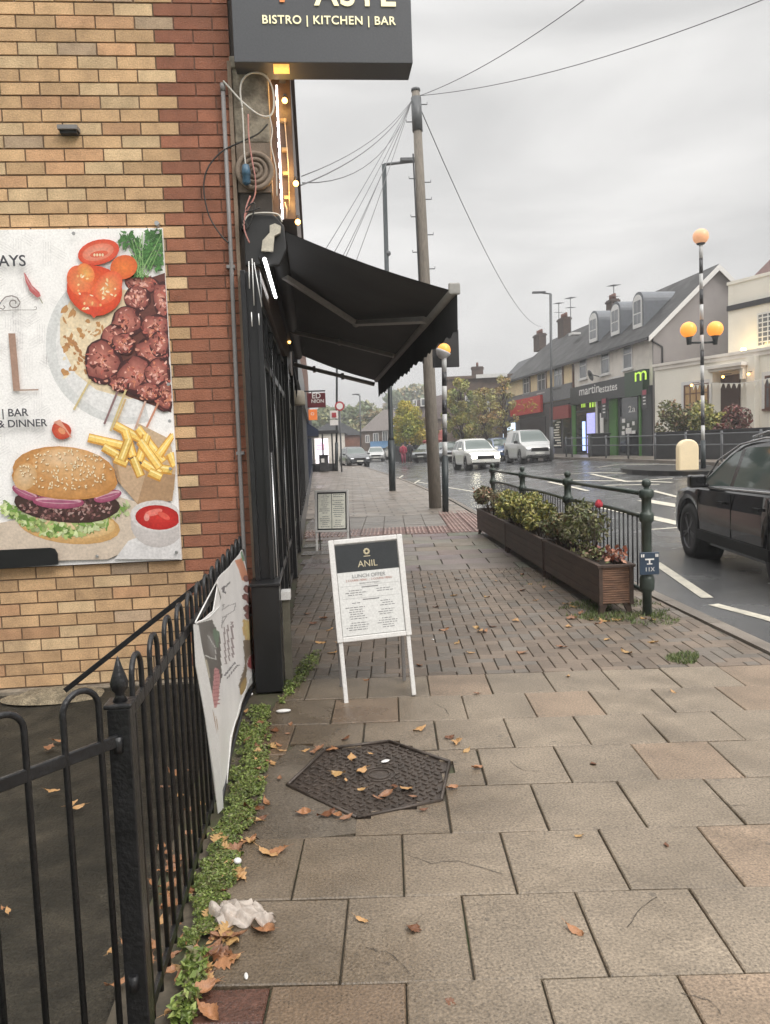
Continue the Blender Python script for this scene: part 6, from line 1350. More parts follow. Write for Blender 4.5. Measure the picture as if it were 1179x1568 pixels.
for r in ((954, 524, 970, 529), (920, 532, 935, 537), (887, 544, 900, 549)):
    a, c = T.hx(0, r[0], r[1]), T.hx(0, r[2], r[1]); z0 = T.hx(0, (r[0] + r[2]) / 2, r[3]).z; z1 = T.hx(0, (r[0] + r[2]) / 2, r[1]).z; b.box(-.03, .02, min(a.y, c.y), max(a.y, c.y), z0 + .02, z1)
b.build('window_head', m_btrim, wh)
for r in ((970, 450, 984, 499), (936, 465, 949, 510), (902.5, 479, 915, 521)):      # dormers
    xf = .55; a, c = T.hx(xf, r[0], 480), T.hx(xf, r[2], 480); y0, y1 = min(a.y, c.y) - .12, max(a.y, c.y) + .12; zt = T.hx(xf, (r[0] + r[2]) / 2, r[1]).z; zb = T.hx(xf, (r[0] + r[2]) / 2, r[3]).z
    R = (y1 - y0) / 2; ym = (y0 + y1) / 2; xe2 = min(XR + .3, (zt - (ZE - .25)) / sl + .1)
    pro = [(y0, zb - .15), (y1, zb - .15), (y1, zt - R * .7)] + [(ym + R * math.cos(math.pi * i / 12), zt - R * .7 + R * .85 * math.sin(math.pi * i / 12)) for i in range(1, 12)] + [(y0, zt - R * .7)]
    b = MB(T); b.prism(pro, xf, xe2 + .6, T=Matrix(((0, 0, 1, 0), (1, 0, 0, 0), (0, 1, 0, 0), (0, 0, 0, 1)))); dm = b.build('dormer', m_lead, wh)
    k = .8; pro2 = [(ym + (y - ym) * k, zb + (z - zb) * .9 + .03) for y, z in pro]
    b = MB(T); b.prism(pro2, xf - .05, xf - .01, T=Matrix(((0, 0, 1, 0), (1, 0, 0, 0), (0, 1, 0, 0), (0, 0, 0, 1)))); b.build('window_frame', m_wtrim, dm)
    for (sa, sb) in ((-.72, -.04), (.04, .72)):
        b = MB(T); yy = [ym + R * s * .85 for s in (sa, sb)]; zz0, zz1 = zb + .1, zt - R * .75; zm = (zz0 + zz1) / 2
        b.box(xf - .06, xf - .052, yy[0], yy[1], zz0, zm - .03); b.box(xf - .06, xf - .052, yy[0], yy[1], zm + .03, zz1 + R * .2); b.build('pane', m_win, dm)
def chimney(par, fr, x, y, z0, z1, w_=.5, l_=.9, pots=3):
    b = MB(fr); b.box(x - w_ / 2, x + w_ / 2, y - l_ / 2, y + l_ / 2, z0, z1); b.box(x - w_ / 2 - .06, x + w_ / 2 + .06, y - l_ / 2 - .06, y + l_ / 2 + .06, z1 - .2, z1 - .08)
    c = b.build('chimney', bricks_mat('chimney_brick', (.1, .06, .045), (.07, .045, .035), (.05, .045, .04), .225, .075, .01, axis='xyz'), par)
    b = MB(fr)
    for i in range(pots): b.tube([(x, y - l_ * .35 + l_ * .7 * i / max(1, pots - 1), z1), (x, y - l_ * .35 + l_ * .7 * i / max(1, pots - 1), z1 + .35)], [.11, .09], 8)
    b.build('chimney_pot', mat('clay_pot', (.14, .06, .04), rough=.8), c)
def aerial(label, fr, x, y, z0, z1, s=1):
    o = thing('tv_aerial', label, 'aerial', fr.w(x, y, z0), fr.a, 'roof aerials'); b = MB(fr); b.tube([(x, y, z0), (x, y, z1)], .03, 6); b.build('mast', m_gst, o)
    b = MB(fr)
    for (dz, ln_) in ((-.05, 1.0), (-.75, .7)):
        b.tube([(x - .1, y - ln_ * s / 2, z1 + dz), (x + .1, y + ln_ * s / 2, z1 + dz + .12)], .02, 5)
        for k in range(6): yy = y + ln_ * s * (k / 5 - .5); b.tube([(x - .28, yy, z1 + dz + .06 * k / 3), (x + .28, yy, z1 + dz + .06 * k / 3)], .012, 4)
    b.build('elements', m_gst, o)
yc1 = T.hx(XR, 938, 470).y; chimney(wh, T, XR, yc1, ZR - .4, T.hx(XR, 938, 459).z)
aerial('tv aerial on the mast above the middle dormer', T, XR, yc1 - .2, ZR, T.hx(XR, 938, 438).z)
# shop at street level
gs = thing('green_shop', 'dark fronted shop with green piers, lime letter m sign and lettered fascia', 'shop', T.w(0, 0, ZG), T.a)
m_shg = mat('shop_green', (.02, .05, .025), rough=.4); m_lg = mat('pier_green', (.07, .2, .04), rough=.5); m_char = mat('charcoal', (.035, .037, .04), rough=.4); m_lime = mat('lime_letters', (.5, .75, .08), emit=.5, ecol=(.6, .95, .1))
def hx2(px, py, x=0): return T.hx(x, px, py)
f0, f1 = hx2(880, 600).y, hx2(993, 580).y; zt1 = hx2(993, 568, -.3).z; zt0 = hx2(993, 600, -.3).z
b = MB(T); yg = hx2(966, 580).y; b.box(-.3, .02, yg, f0, zt0 - .05, zt1 - .0); b.build('fascia', m_char, gs); b = MB(T); b.box(-.36, .02, max(.02, f1 - .1), yg - .01, zt0 - .1, zt1 + .15); b.build('fascia_end_panel', m_shg, gs)
def xtext(nm, t, fr, xp, px0, px1, pyb, mt, par, bold=.01, hs=1.0, pyb1=None):
    a, c = fr.hx(xp, px0, pyb), fr.hx(xp, px1, pyb if pyb1 is None else pyb1); vs, fs = text_mesh(t, 1.0, 'LEFT', bold, 0); x0 = min(v[0] for v in vs); x1 = max(v[0] for v in vs); k = (a.y - c.y) / (x1 - x0); z = (a.z + c.z) / 2
    b = MB(fr); b.add([(xp, a.y - (v[0] - x0) * k, z + v[1] * abs(k) * hs) for v in vs], fs); b.build(nm, mt, par)
xtext('lettering', 'martin', T, -.31, 887, 918, 604, m_wl, gs, .01, .6, 602); xtext('lettering', 'estates', T, -.31, 918, 945, 600, m_wl, gs, .01, .7, 598)
xtext('lettering', 'm', T, -.37, 972, 990, 583.5, m_lime, gs, -.0, .5, 582)
b = MB(T)
for (p0_, p1_, z_) in ((890, 905, 590), (932, 950, 580)): a, c = hx2(p0_, z_, -.33), hx2(p1_, z_, -.33); b.box(-.34, -.31, c.y, a.y, a.z - .03, a.z + .03)
b.build('sign_light', m_wtrim, gs)
def facade_box(par, nm, px0, px1, pyt, pyb, mt, x0=-.08, x1=.02, ref=None):
    m_ = ref or (px0 + px1) / 2; a, c = hx2(px0, m_, x0).y, hx2(px1, m_, x0).y; z1, z0 = hx2((px0 + px1) / 2, pyt, x0).z, hx2((px0 + px1) / 2, pyb, x0).z; b = MB(T); b.box(x0, x1, min(a, c), max(a, c), z0, z1); return b.build(nm, mt, par)
facade_box(gs, 'shop_front', 881, 1000, 600, 705, m_char, -.06, .02)
for x0_, x1_ in ((936, 947), (879.5, 884)): facade_box(gs, 'pier', x0_, x1_, 607, 704, m_lg, -.16, -.062)
for x0_ in (981,): facade_box(gs, 'door_post', x0_, x0_ + 2, 604, 698, m_lg, -.14, -.062)
facade_box(gs, 'shop_window', 886, 935, 629, 692, m_glass, -.10, -.062); facade_box(gs, 'transom_window', 886, 932, 614, 626, m_glass, -.10, -.062)
dr = facade_box(gs, 'door', 953, 979, 606, 698, m_glass, -.10, -.062)
facade_box(gs, 'blue_screen', 895, 899, 645, 690, mat('screen_blue', (.3, .45, 1), emit=1.3, ecol=(.45, .6, 1)), -.13, -.102); facade_box(gs, 'lilac_screen', 902, 914, 632, 694, mat('screen_lilac', (.4, .4, .8), emit=.55, ecol=(.5, .5, 1)), -.13, -.102)
facade_box(gs, 'window_mullion', 915.5, 918, 612, 695, m_wtrim, -.14, -.102)
for (x0_, x1_, t_, b_, m__) in ((922, 927, 632, 680, m_wl), (955.5, 959.5, 641, 647, m_wl), (956, 959, 652, 657, m_wl), (961, 969, 655, 664, m_wl), (970, 975, 659, 664, m_wl), (955, 959, 660, 666, m_wl), (971, 974, 645, 651, m_wl), (963, 966, 648, 654, m_wl)): facade_box(gs, 'door_notice', x0_, x1_, t_, b_, m__, -.13, -.102)
xtext('lettering', '2a', T, -.12, 962, 973, 632, m_wl, gs, .0, .5, 630); xtext('lettering', 'm', T, -.12, 902.5, 913, 622, m_lime, gs, .04, .9, 622); xtext('lettering', 'm', T, -.12, 890, 896, 623, m_lime, gs, .04, .9, 623)
for (x0_, t_) in ((985, 596), (924, 609)):
    facade_box(gs, 'hanging_sign_panel', x0_, x0_ + 8, t_, t_ + 30, m_char, -.55, -.5); facade_box(gs, 'sign_square', x0_ + 1.5, x0_ + 7, t_ + 1, t_ + 8, mat('sign_red', (.35, .06, .09), rough=.5), -.57, -.552)
    for k in range(3): facade_box(gs, 'sign_mark', x0_ + 2.5, x0_ + 6, t_ + 11 + 5 * k, t_ + 13 + 5 * k, m_wl, -.57, -.552)
pd = hx2(907, 574, -.4); o = thing('satellite_dish', 'round grey satellite dish on the off white house above the shop sign', 'satellite dish', T.w(-.4, pd.y, pd.z)); b = MB(T); b.lathe([(0, 0), (.18, .02), (.32, .09), (.33, .1), (.18, .04), (0, .03)], 18, T=Matrix.Translation((-.42, pd.y, pd.z)) @ Matrix.Rotation(rad(-110), 4, 'Y')); b.build('dish', m_gst, o); b = MB(T); b.tube([(-.4, pd.y, pd.z), (0, pd.y, pd.z - .1)], .03, 6); b.tube([(-.42, pd.y, pd.z), (-.8, pd.y + .05, pd.z)], .02, 5); b.build('dish_arm', m_gst, o)
# cream house with red shops
ch = thing('terrace_house', 'terraced house with cream upper storey and brown trimmed windows over red signed shops', 'house', T.w(0, YW, ZG), T.a)
b = MB(T); b.box(.02, XR * 2, YW + .01, YC, ZG - .6, ZE - .15); b.build('wall', m_cream_w, ch)
b = MB(T); yh = YC; zr2 = ZR - .25
b.add([(-.3, YW + .01, ZE - .3), (XR, YW + .01, zr2), (XR * 2 + .3, YW + .01, ZE - .3), (-.3, yh + .3, ZE - .3), (XR, yh - 2.2, zr2), (XR * 2 + .3, yh + .3, ZE - .3)], [(0, 1, 4, 3), (1, 2, 5, 4), (3, 4, 5), (0, 2, 1), (0, 3, 5, 2)]); b.build('roof', m_rtile, ch)
for r in ((849.5, 562, 861.5, 594), (824, 571, 836, 601), (802, 578, 811, 603)): xwin(T, 0, r, ch, m_wtrim, m_btrim, (1, 1))
b = MB(T); b.box(-.1, .02, YW - .06, YW + .1, ZG, ZE - .4); b.build('downpipe', m_btrim, ch)
facade_box(ch, 'fascia_band', 776, 879, 597, 618, mat('grey_fascia', (.16, .16, .165), rough=.6), -.12, .02); 
facade_box(ch, 'shop_front', 776, 879, 619, 706, mat('brown_front', (.07, .065, .065), rough=.5), -.05, .02)
for x0_, x1_, t_, b_ in ((800, 838, 640, 700), (846, 862, 640, 686), (866, 877, 640, 700)): facade_box(ch, 'shop_window', x0_, x1_, t_, b_, m_glass, -.1, -.052)
for q in range(10): facade_box(ch, 'window_goods', ru(847, 858), ru(859, 862), 645 + q * 4, 647 + q * 4, m_pub, -.12, -.102)
facade_box(ch, 'bright_window', 773, 790, 648, 672, mat('lit_window', (.7, .85, 1), emit=1.0, ecol=(.75, .88, 1)), -.15, -.02) 
o = thing('red_shop_sign', 'bright red shop sign with yellow flower pattern under the cream windows', 'sign', T.w(-.2, hx2(810, 620).y, 4)); facade_box(o, 'sign_panel', 785, 831, 609, 634, mat('sign_bright_red', (.5, .03, .02), rough=.4), -.3, -.122); 
b = MB(T)
for i in range(24): p = hx2(ru(793, 822), ru(613, 630), -.31); b.tube([(-.305, p.y - ru(.1, .35), p.z + ru(-.15, .15)), (-.31, p.y + ru(.1, .35), p.z + ru(-.15, .15))], .035, 5)
b.build('flower_pattern', mat('sign_yellow', (.6, .4, .08), rough=.5), o)
o = thing('red_shop_sign', 'smaller dull red shop sign next to the green shop', 'sign', T.w(-.2, hx2(860, 620).y, 3.5)); facade_box(o, 'sign_panel', 846, 874, 621, 641, mat('sign_dull_red', (.28, .05, .045), rough=.5), -.3, -.122); facade_box(o, 'sign_trim', 846, 874, 619, 620.5, m_gutter, -.32, -.122)
for px, py, ty in ((864, 490, 487), (826, 515, 512)): y_ = T.hx(XR, px, 500).y; chimney(ch, T, XR, y_, zr2 - .5, T.hx(XR, px, ty).z, .6, 1.3 if px == 864 else 1.5, 4)
y_ = T.hx(XR, 874, 500).y; aerial('tall tv aerial by the chimney of the cream house', T, XR, y_, zr2, T.hx(XR, 874, 456).z, 1.2)
y_ = T.hx(XR, 856, 500).y; aerial('lower tv aerial left of the tall one on the cream house', T, XR, y_, zr2, T.hx(XR, 856, 464).z, 1)
b = MB(T); q = T.hx(XR * .5, 880, 512); b.box(q.x - .3, q.x + .3, q.y - .35, q.y + .35, q.z - .05, q.z + .1); b.build('skylight', m_wtrim, ch)
# public house
pb = thing('pale_public_house', 'pale rendered public house with parapet, low front range, porch and warm lights', 'pub', U.w(0, 0, ZG), U.a)
z1 = U.hx(0, 1003, 562).z; yn = -7.5; zl = ZG - .3
b = MB(U); b.box(0, 4.2, yn, 0, zl, z1); b.build('front_range', m_pub, pb)
b = MB(U); b.box(-.12, 4.3, yn, .05, z1, z1 + .12); b.box(-.06, .0, yn, 0, z1 - .18, z1); b.build('coping', m_offw, pb)
za = U.hx(1.3, 1116, 437).z; yu = U.hx(1.3, 1115, 480).y
b = MB(U); b.box(1.3, 9, yn, yu, z1 - .2, za); b.box(1.25, 9.05, yn, yu + .04, za, za + .14); b.build('upper_storey', m_pub, pb)
zb0, zb1 = U.hx(1.24, 1118, 468).z, U.hx(1.24, 1118, 476).z; b = MB(U); b.box(1.22, 1.298, yn, yu + .02, zb1, zb0); b.build('dark_band', m_gutter, pb)
xwin(U, 1.3, (1160, 478, 1185, 530), pb, m_wtrim, None, (2, 6))
xwin(U, 0, (1048, 588, 1086, 628), pb, m_btrim, m_wtrim, (3, 1), pane=mat('warm_window', (.2, .12, .06), rough=.15, emit=.12, ecol=(1, .7, .35)))
xwin(U, 0, (1172, 574, 1200, 625), pb, m_btrim, m_wtrim, (3, 1))
a, c = U.hx(-.0, 1105, 610).y, U.hx(-.0, 1134, 610).y; zt_ = U.hx(0, 1120, 574).z; b = MB(U); b.box(-.06, .02, c, a, zl, zt_); dd = b.build('door', mat('door_brown', (.06, .035, .025), rough=.4), pb)
b = MB(U)
for k in (.3, .6): yy = c + (a - c) * k; b.box(-.09, -.062, yy, yy + .12, ZG + 1.2, ZG + 1.7)
b.build('door_pane', m_win, dd)
a, c = U.hx(-.5, 1084, 566).y, U.hx(-.5, 1140, 566).y; zc = U.hx(-.5, 1112, 563).z; b = MB(U); b.box(-.7, .0, c, a, zc, zc + .14); b.box(-.6, .0, c + .1, a - .1, zc - .12, zc); b.build('porch_canopy', m_offw, pb, bevel=.01)
for yy in (a - .25, c + .1): b = MB(U); b.box(-.5, .0, yy, yy + .14, zc - .55, zc - .12); b.build('porch_bracket', m_pub, pb)
b = MB(U); yy = U.hx(-.2, 1147, 600).y; b.box(-.3, .0, yy - .35, yy + .05, zl, z1 - .18); b.build('pilaster', m_pub, pb)
b = MB(U); xx, zz = U.hx(0, 1078, 540).x, 0; b.box(.9, 5.2, yn + .0, -.3, za + .0, za + .0 + .01) if False else b.prism([(2.2, za + .14), (8.5, za + .14), (5.4, za + 2.6)], 0, 4.0, T=plmat((0, yn + 4.0, 0), (1, 0, 0), (0, 0, 1))); b.build('red_tiled_roof', mat('red_tile', (.12, .06, .05), rough=.7, var=.3), pb)
q = U.hx(.5, 1137, 536); o = thing('flood_light', 'glowing yellow flood light on the low roof of the pale public house', 'lamp', U.w(q.x, q.y, q.z)); b = MB(U); b.sphere((q.x + .05, q.y, q.z + .02), .12, sq=(1, 1, .8)); b.build('lamp_glass', mat('flood_on', (1, .75, .3), emit=7, ecol=(1, .72, .25)), o); b = MB(U); b.box(q.x - .15, q.x + .15, q.y - .12, q.y + .12, z1 + .12, q.z - .08); b.build('lamp_body', m_gutter, o)
pl_ = bpy.data.lights.new('flood_light_glow', 'POINT'); pl_.energy = 14; pl_.color = (1, .7, .25); pl_.shadow_soft_size = .15; po_ = bpy.data.objects.new('flood_light_glow', pl_); COL.objects.link(po_); po_.location = U.w(q.x - .0, q.y, q.z + .25)
for (px, py, lb) in ((1059, 590, 'small warm wall lamp left of the porch'), (1107, 577, 'small warm lamp hanging at the pub door'), (1146, 573, 'small warm lamp on the pilaster right of the pub door')):
    q = U.hx(-.5, px, py); o = thing('wall_lantern', lb, 'lamp', U.w(*q), 0, 'lamps on the public house'); b = MB(U); b.sphere(q, .06); b.build('bulb', m_warm, o); b = MB(U); b.tube([(q.x, q.y, q.z + .05), (q.x, q.y, q.z + .1), (.0, q.y, q.z + .14)], .015, 5); b.build('bracket', m_gutter, o)
# bunting
o = thing('bunting', 'string of small pale pennants across the front of the public house', 'bunting', U.w(-.6, -3, 3)); b = MB(U); P = [U.hx(-.75, px, py) for px, py in ((1062, 590), (1085, 588), (1105, 587), (1135, 587), (1160, 583), (1185, 578))]; b.tube(P, .01, 4); b.build('string', m_wl, o)
b = MB(U)
for i in range(18):
    s = i / 18 * (len(P) - 1); k = int(s); p = P[k].lerp(P[min(k + 1, len(P) - 1)], s - k); b.add([(p.x, p.y - .09, p.z), (p.x, p.y + .09, p.z), (p.x - .01, p.y, p.z - .22), (p.x + .006, p.y - .09, p.z), (p.x + .006, p.y + .09, p.z), (p.x - .004, p.y, p.z - .22)], [(0, 1, 2), (5, 4, 3)])
b.build('pennants', m_pub, o)
# low dark wall, and pavement rail on the far side
lw = thing('garden_wall', 'low dark boarded wall in front of the public house', 'wall', U.w(-3, 0, ZG), U.a)
wz1 = U.hx(-3.2, 1100, 660).z; ya, yb = U.hx(-3.2, 1003, 670).y, yn - 2
b = MB(U); b.box(-3.2, -3.05, yb, ya, zl, wz1); b.build('wall_boards', mat('dark_board', (.035, .035, .036), rough=.7, var=.3, scale=3), lw); b = MB(U); b.box(-3.26, -3.0, yb, ya, wz1, wz1 + .06); b.build('coping', m_char, lw)
fr_ = thing('far_guard_rail', 'grey two rail pavement barrier across the road', 'guard rail', T.w(-2.6, 0, ZG), T.a)
RF = -2.55
ys_ = [T.hx(RF, px, 690).y for px in (867, 876, 902, 928, 962, 1003, 1050, 1105, 1165, 1230)]
tz = lambda y: HT(T.w(RF, y).x, T.w(RF, y).y)
for y_ in ys_: b = MB(T); b.tube([(RF, y_, tz(y_) - .1), (RF, y_, tz(y_) + 1.12)], .045, 8); b.build('post', m_gst, fr_)
for z_, nm_ in ((1.02, 'top_rail'), (.62, 'lower_rail')): b = MB(T); b.tube([(RF, y_, tz(y_) + z_) for y_ in ys_], .03, 6); b.build(nm_, m_gst, fr_)
for (px, py, depth, lb, cols_, r) in ((1045, 640, 33.5, 'thin leaved dark green bush against the pale public house wall', DG, 1.0), (1090, 638, 32, 'yellow green bush left of the pub door', YG, .8), (1118, 643, 31.2, 'reddish bush in front of the pub door', [(.2, .06, .05), (.13, .05, .04), (.1, .07, .04)], .65)):
    p = ony(px, py, depth); o = thing('bush', lb, 'bush', (p.x, p.y, HT(p.x, p.y)), 0, 'bushes before the public house'); b = MB(); st = MB()
    for k in range(9): c_ = (p.x + ru(-r, r) * .8, p.y + ru(-.4, .4), p.z + ru(-.6, .45)); leafball(b, c_, .42 * r + .1, 190, .09, cols_); st.tube([(p.x, p.y, HT(p.x, p.y)), c_], [.03, .01], 5)
    b.build('foliage', m_leaf, o); st.build('stems', m_bark, o)
o = thing('litter_bin', 'dark street bin on the pavement before the green shop', 'bin', Vector((0, 0, 0)))
q = T.w(-1.2, T.hx(-1.2, 917, 700).y); o.location = q; WM[o.name] = Matrix.Translation(q); zq = HT(q.x, q.y); b = MB(); b.prism([(q.x - .5, q.y - .4), (q.x + .5, q.y - .4), (q.x + .5, q.y + .4), (q.x - .5, q.y + .4)], zq, zq + 1.15); b.build('bin_body', m_char, o, bevel=.05); b = MB(); b.prism([(q.x - .54, q.y - .44), (q.x + .54, q.y - .44), (q.x + .54, q.y + .44), (q.x - .54, q.y + .44)], zq + 1.15, zq + 1.25); b.build('bin_lid', m_char, o, bevel=.03)
# ================================================================== FARTHER BUILDINGS
def block(nm, label, px0, px1, pyb, pye, depth, deep, mw, mr=None, rise=0, rot=0, wins=(), grp='buildings at the end of the street', wm=m_wtrim, cat='house', hip=True, par_=0):
    """front wall parallel to the view at the given depth, eaves at pye"""
    a, c = ony(px0, (pyb + pye) / 2, depth), ony(px1, (pyb + pye) / 2, depth); wd = c.x - a.x; z0 = HT(a.x, depth) - .5; z1 = ony((px0 + px1) / 2, pye, depth).z; f = Fr((a.x, depth, 0), rot)
    o = thing(nm, label, cat, (a.x, depth, z0), f.a, grp); b = MB(f); b.box(0, wd, 0, deep, z0, z1); b.build('wall', mw, o)
    if rise:
        b = MB(f); e = .3; ins = min(wd, deep) * .45 if hip else 0
        if wd >= deep: vs = [(-e, -e, z1), (wd + e, -e, z1), (wd + e, deep + e, z1), (-e, deep + e, z1), (ins, deep / 2, z1 + rise), (wd - ins, deep / 2, z1 + rise)]; fs = [(0, 1, 5, 4), (2, 3, 4, 5), (0, 4, 3), (1, 2, 5), (0, 3, 2, 1)]
        else: vs = [(-e, -e, z1), (wd + e, -e, z1), (wd + e, deep + e, z1), (-e, deep + e, z1), (wd / 2, ins, z1 + rise), (wd / 2, deep - ins, z1 + rise)]; fs = [(1, 2, 5, 4), (3, 0, 4, 5), (0, 1, 4), (2, 3, 5), (0, 3, 2, 1)]
        b.add(vs, fs); b.build('roof', mr, o)
    for (w0, y0_, w1, y1_) in wins:
        p0, p1 = f.hy(0, w0, y0_), f.hy(0, w1, y1_); b = MB(f); b.box(p0.x, p1.x, -.06, .0, p1.z, p0.z); w_ = b.build('window', wm, o); b = MB(f); b.box(p0.x + .09, (p0.x + p1.x) / 2 - .04, -.08, -.062, p1.z + .09, p0.z - .09); b.box((p0.x + p1.x) / 2 + .04, p1.x - .09, -.08, -.062, p1.z + .09, p0.z - .09); b.build('pane', m_win, w_)
    return o, f, z0, z1
m_slate = mat('slate_roof', (.06, .063, .068), rough=.55, var=.2, scale=3, fine=12, finev=.15); m_bbr = bricks_mat('brown_brick', (.16, .105, .075), (.12, .08, .06), (.13, .115, .1), .225, .075, .01, axis='xyz'); m_rbr = bricks_mat('orange_brick', (.3, .11, .065), (.24, .09, .055), (.2, .15, .12), .225, .075, .01, axis='xyz')
block('slate_roofed_house', 'long low slate roofed building with orange brick side at the end of the street', 484, 556, 700, 667, 100, 9, m_rbr, m_slate, 1.9, 0, (), hip=False)
block('slate_roofed_house', 'pale walled slate roofed building left of the orange brick one, behind the bus shelter', 478, 528, 702, 664, 96, 6, m_offw, m_slate, 1.3, 0, (), hip=False)
o, f, z0, z1 = block('corner_house', 'brown brick house with hipped roof above the blue canopied shop', 555, 640, 702, 659, 92, 6, m_bbr, mat('brown_tiles', (.14, .12, .11), rough=.7, var=.25), 2.6, 0, ((559, 666, 566, 678), (571, 663, 580, 677), (585, 660, 594, 676)))
p0, p1 = f.hy(-1.2, 567, 676), f.hy(-1.2, 596, 686); o = thing('blue_canopy', 'blue canopy over the shop of the brown corner house', 'awning', f.w(p0.x, -1.2, p1.z)); b = MB(f); b.prism([(-1.2, p1.z), (0, p1.z), (0, p0.z), (-.2, p0.z)], p0.x, p1.x, T=Matrix(((0, 0, 1, 0), (1, 0, 0, 0), (0, 1, 0, 0), (0, 0, 0, 1)))); b.build('canopy_cover', mat('blue_canvas', (.05, .14, .26), rough=.6), o)
b = MB(f); b.tube([(p0.x, -1.2, p1.z), (p1.x, -1.2, p1.z)], .04, 6); b.build('canopy_bar', m_gst, o)
o = thing('white_stall', 'pale shop front below the blue canopy', 'shopfront', f.w(p0.x, -.1, z0)); b = MB(f); b.box(p0.x + .2, p1.x - .1, -.12, -.07, z0, p1.z - .1); b.build('front_panel', m_offw, o); b = MB(f); b.box(p0.x + 1.2, p0.x + 2.4, -.15, -.122, z0 + .6, p1.z - .4); b.build('shop_window', m_glass, o)
# mansard brick block, seen obliquely
o, f, z0, z1 = block('mansard_block', 'brown brick block with a mansard roof and white dormers beyond the yellow trees', 628, 690, 702, 642, 88, 14, m_bbr, mat('mansard_tile', (.1, .075, .07), rough=.7, var=.25), 0, 0, ((632, 652, 640, 662), (648, 650, 656, 660)), cat='building')
wd = 62 / 1180 * 88; b = MB(f); zt_ = ony(650, 606, 88).z
b.add([(-.3, -.3, z1), (wd + 5, -.3, z1), (wd + 5, 14, z1), (-.3, 14, z1), (.8, .9, zt_ - .5), (wd + 4, .9, zt_ + 1.0), (wd + 4, 13, zt_ + 1), (.8, 13, zt_ - .5)], [(0, 1, 5, 4), (1, 2, 6, 5), (2, 3, 7, 6), (3, 0, 4, 7), (4, 5, 6, 7), (3, 2, 1, 0)]); b.build('mansard_roof', mat('mansard_tile'), o)
for (w0, w1, t_, b_) in ((621, 629, 618, 628), (633, 638, 612, 622), (644, 653, 610, 622)): p0, p1 = f.hy(-.1, w0, t_), f.hy(-.1, w1, b_); b = MB(f); b.box(p0.x, p1.x, -.35, 1.2, p1.z, p0.z); dm = b.build('dormer', m_wtrim, o); b = MB(f); b.box(p0.x + .1, p1.x - .1, -.38, -.352, p1.z + .12, p0.z - .12); b.build('pane', m_win, dm)
o, f, z0, z1 = block('brown_brick_block', 'big dark brown brick building with tall sash windows behind the autumn trees', 684, 790, 705, 580, 66, 12, m_bbr, m_slate, 0, -10, ((737, 604, 742, 632), (745, 602, 750, 631), (771, 598, 775, 634), (779, 596, 784, 634), (692, 608, 700, 628), (712, 606, 719, 630)), cat='building')
b = MB(f); b.box(-.2, 6.4, -.2, 12, z1, z1 + .25); b.build('parapet', m_bbr, o); b = MB(f); q0 = f.hy(-.3, 729, 580).x; b.box(q0, q0 + 2.6, -.35, 12, z1, z1 + .3); b.build('white_coping', m_wtrim, o); chimney(o, f, f.hy(2, 731, 570).x, 2, z1, f.hy(2, 731, 562).z, 1, 1, 2)
T2 = T; facs = MB(T)
o = thing('dark_gable_house', 'dark slate gable of the next house, peeping out beyond the cream terrace', 'house', T.w(0, YC + .3, ZG), T.a); b = MB(T); b.box(.4, XR * 2, YC + .35, YC + 7, ZG - .5, ZE - 1.2); b.build('wall', m_bbr, o)
b = MB(T); roofprism(b, YC + .32, YC + 7.2, 0, XR, XR * 2, ZE - 1.2, ZR - 1.0); b.build('roof', m_slate, o)
b = MB(T); b.box(.36, .41, YC + 1, YC + 6, ZG, ZG + 2.6); b.build('shop_front', m_char, o)
for (a_, c_) in ((1.4, 2.4), (4, 5)): b = MB(T); b.box(.34, .41, YC + a_, YC + c_, ZG + 3.4, ZG + 4.8); b.build('window', m_wtrim, o)
# red canopies behind the parked cars
cp_ = ony(690, 668, 70); o = thing('red_canopy', 'wide red shop canopy behind the parked cars and the white SUV', 'awning', cp_); a, c = ony(647, 676, 70), ony(706, 671, 70); zt_ = ony(690, 655, 70).z
b = MB(); b.add([(a.x, 70, a.z), (c.x, 70, c.z), (c.x - 1, 73, zt_), (a.x + 1, 73, zt_ - .3), (a.x, 70, a.z - .35), (c.x, 70, c.z - .35), (c.x - 1, 73, zt_ - .4), (a.x + 1, 73, zt_ - .7)], [(0, 1, 2, 3), (0, 4, 5, 1), (1, 5, 6, 2), (0, 3, 7, 4), (7, 6, 5, 4), (3, 2, 6, 7)]); b.build('canopy_cover', mat('red_canvas', (.42, .07, .05), rough=.6), o)
b = MB()
for x_ in (a.x + .1, (a.x + c.x) / 2, c.x - .1): b.tube([(x_, 70.1, HT(x_, 70)), (x_, 70.1, a.z - .3)], .04, 6)
b.build('canopy_post', m_gst, o)
o = thing('dark_shopfront', 'dark shopfronts in shadow behind the red canopy', 'shopfront', (a.x, 73.2, 0)); b = MB(); b.box(a.x - 2.5, c.x + 1, 73.2, 74, HT(a.x, 73) - .3, a.z + .4); b.build('front_wall', m_char, o); b = MB()
for k in range(4): b.box(a.x - 2 + k * 1.5, a.x - 1 + k * 1.5, 73.14, 73.19, HT(a.x, 73) + .4, a.z - .5)
b.build('shop_window', m_glass, o)
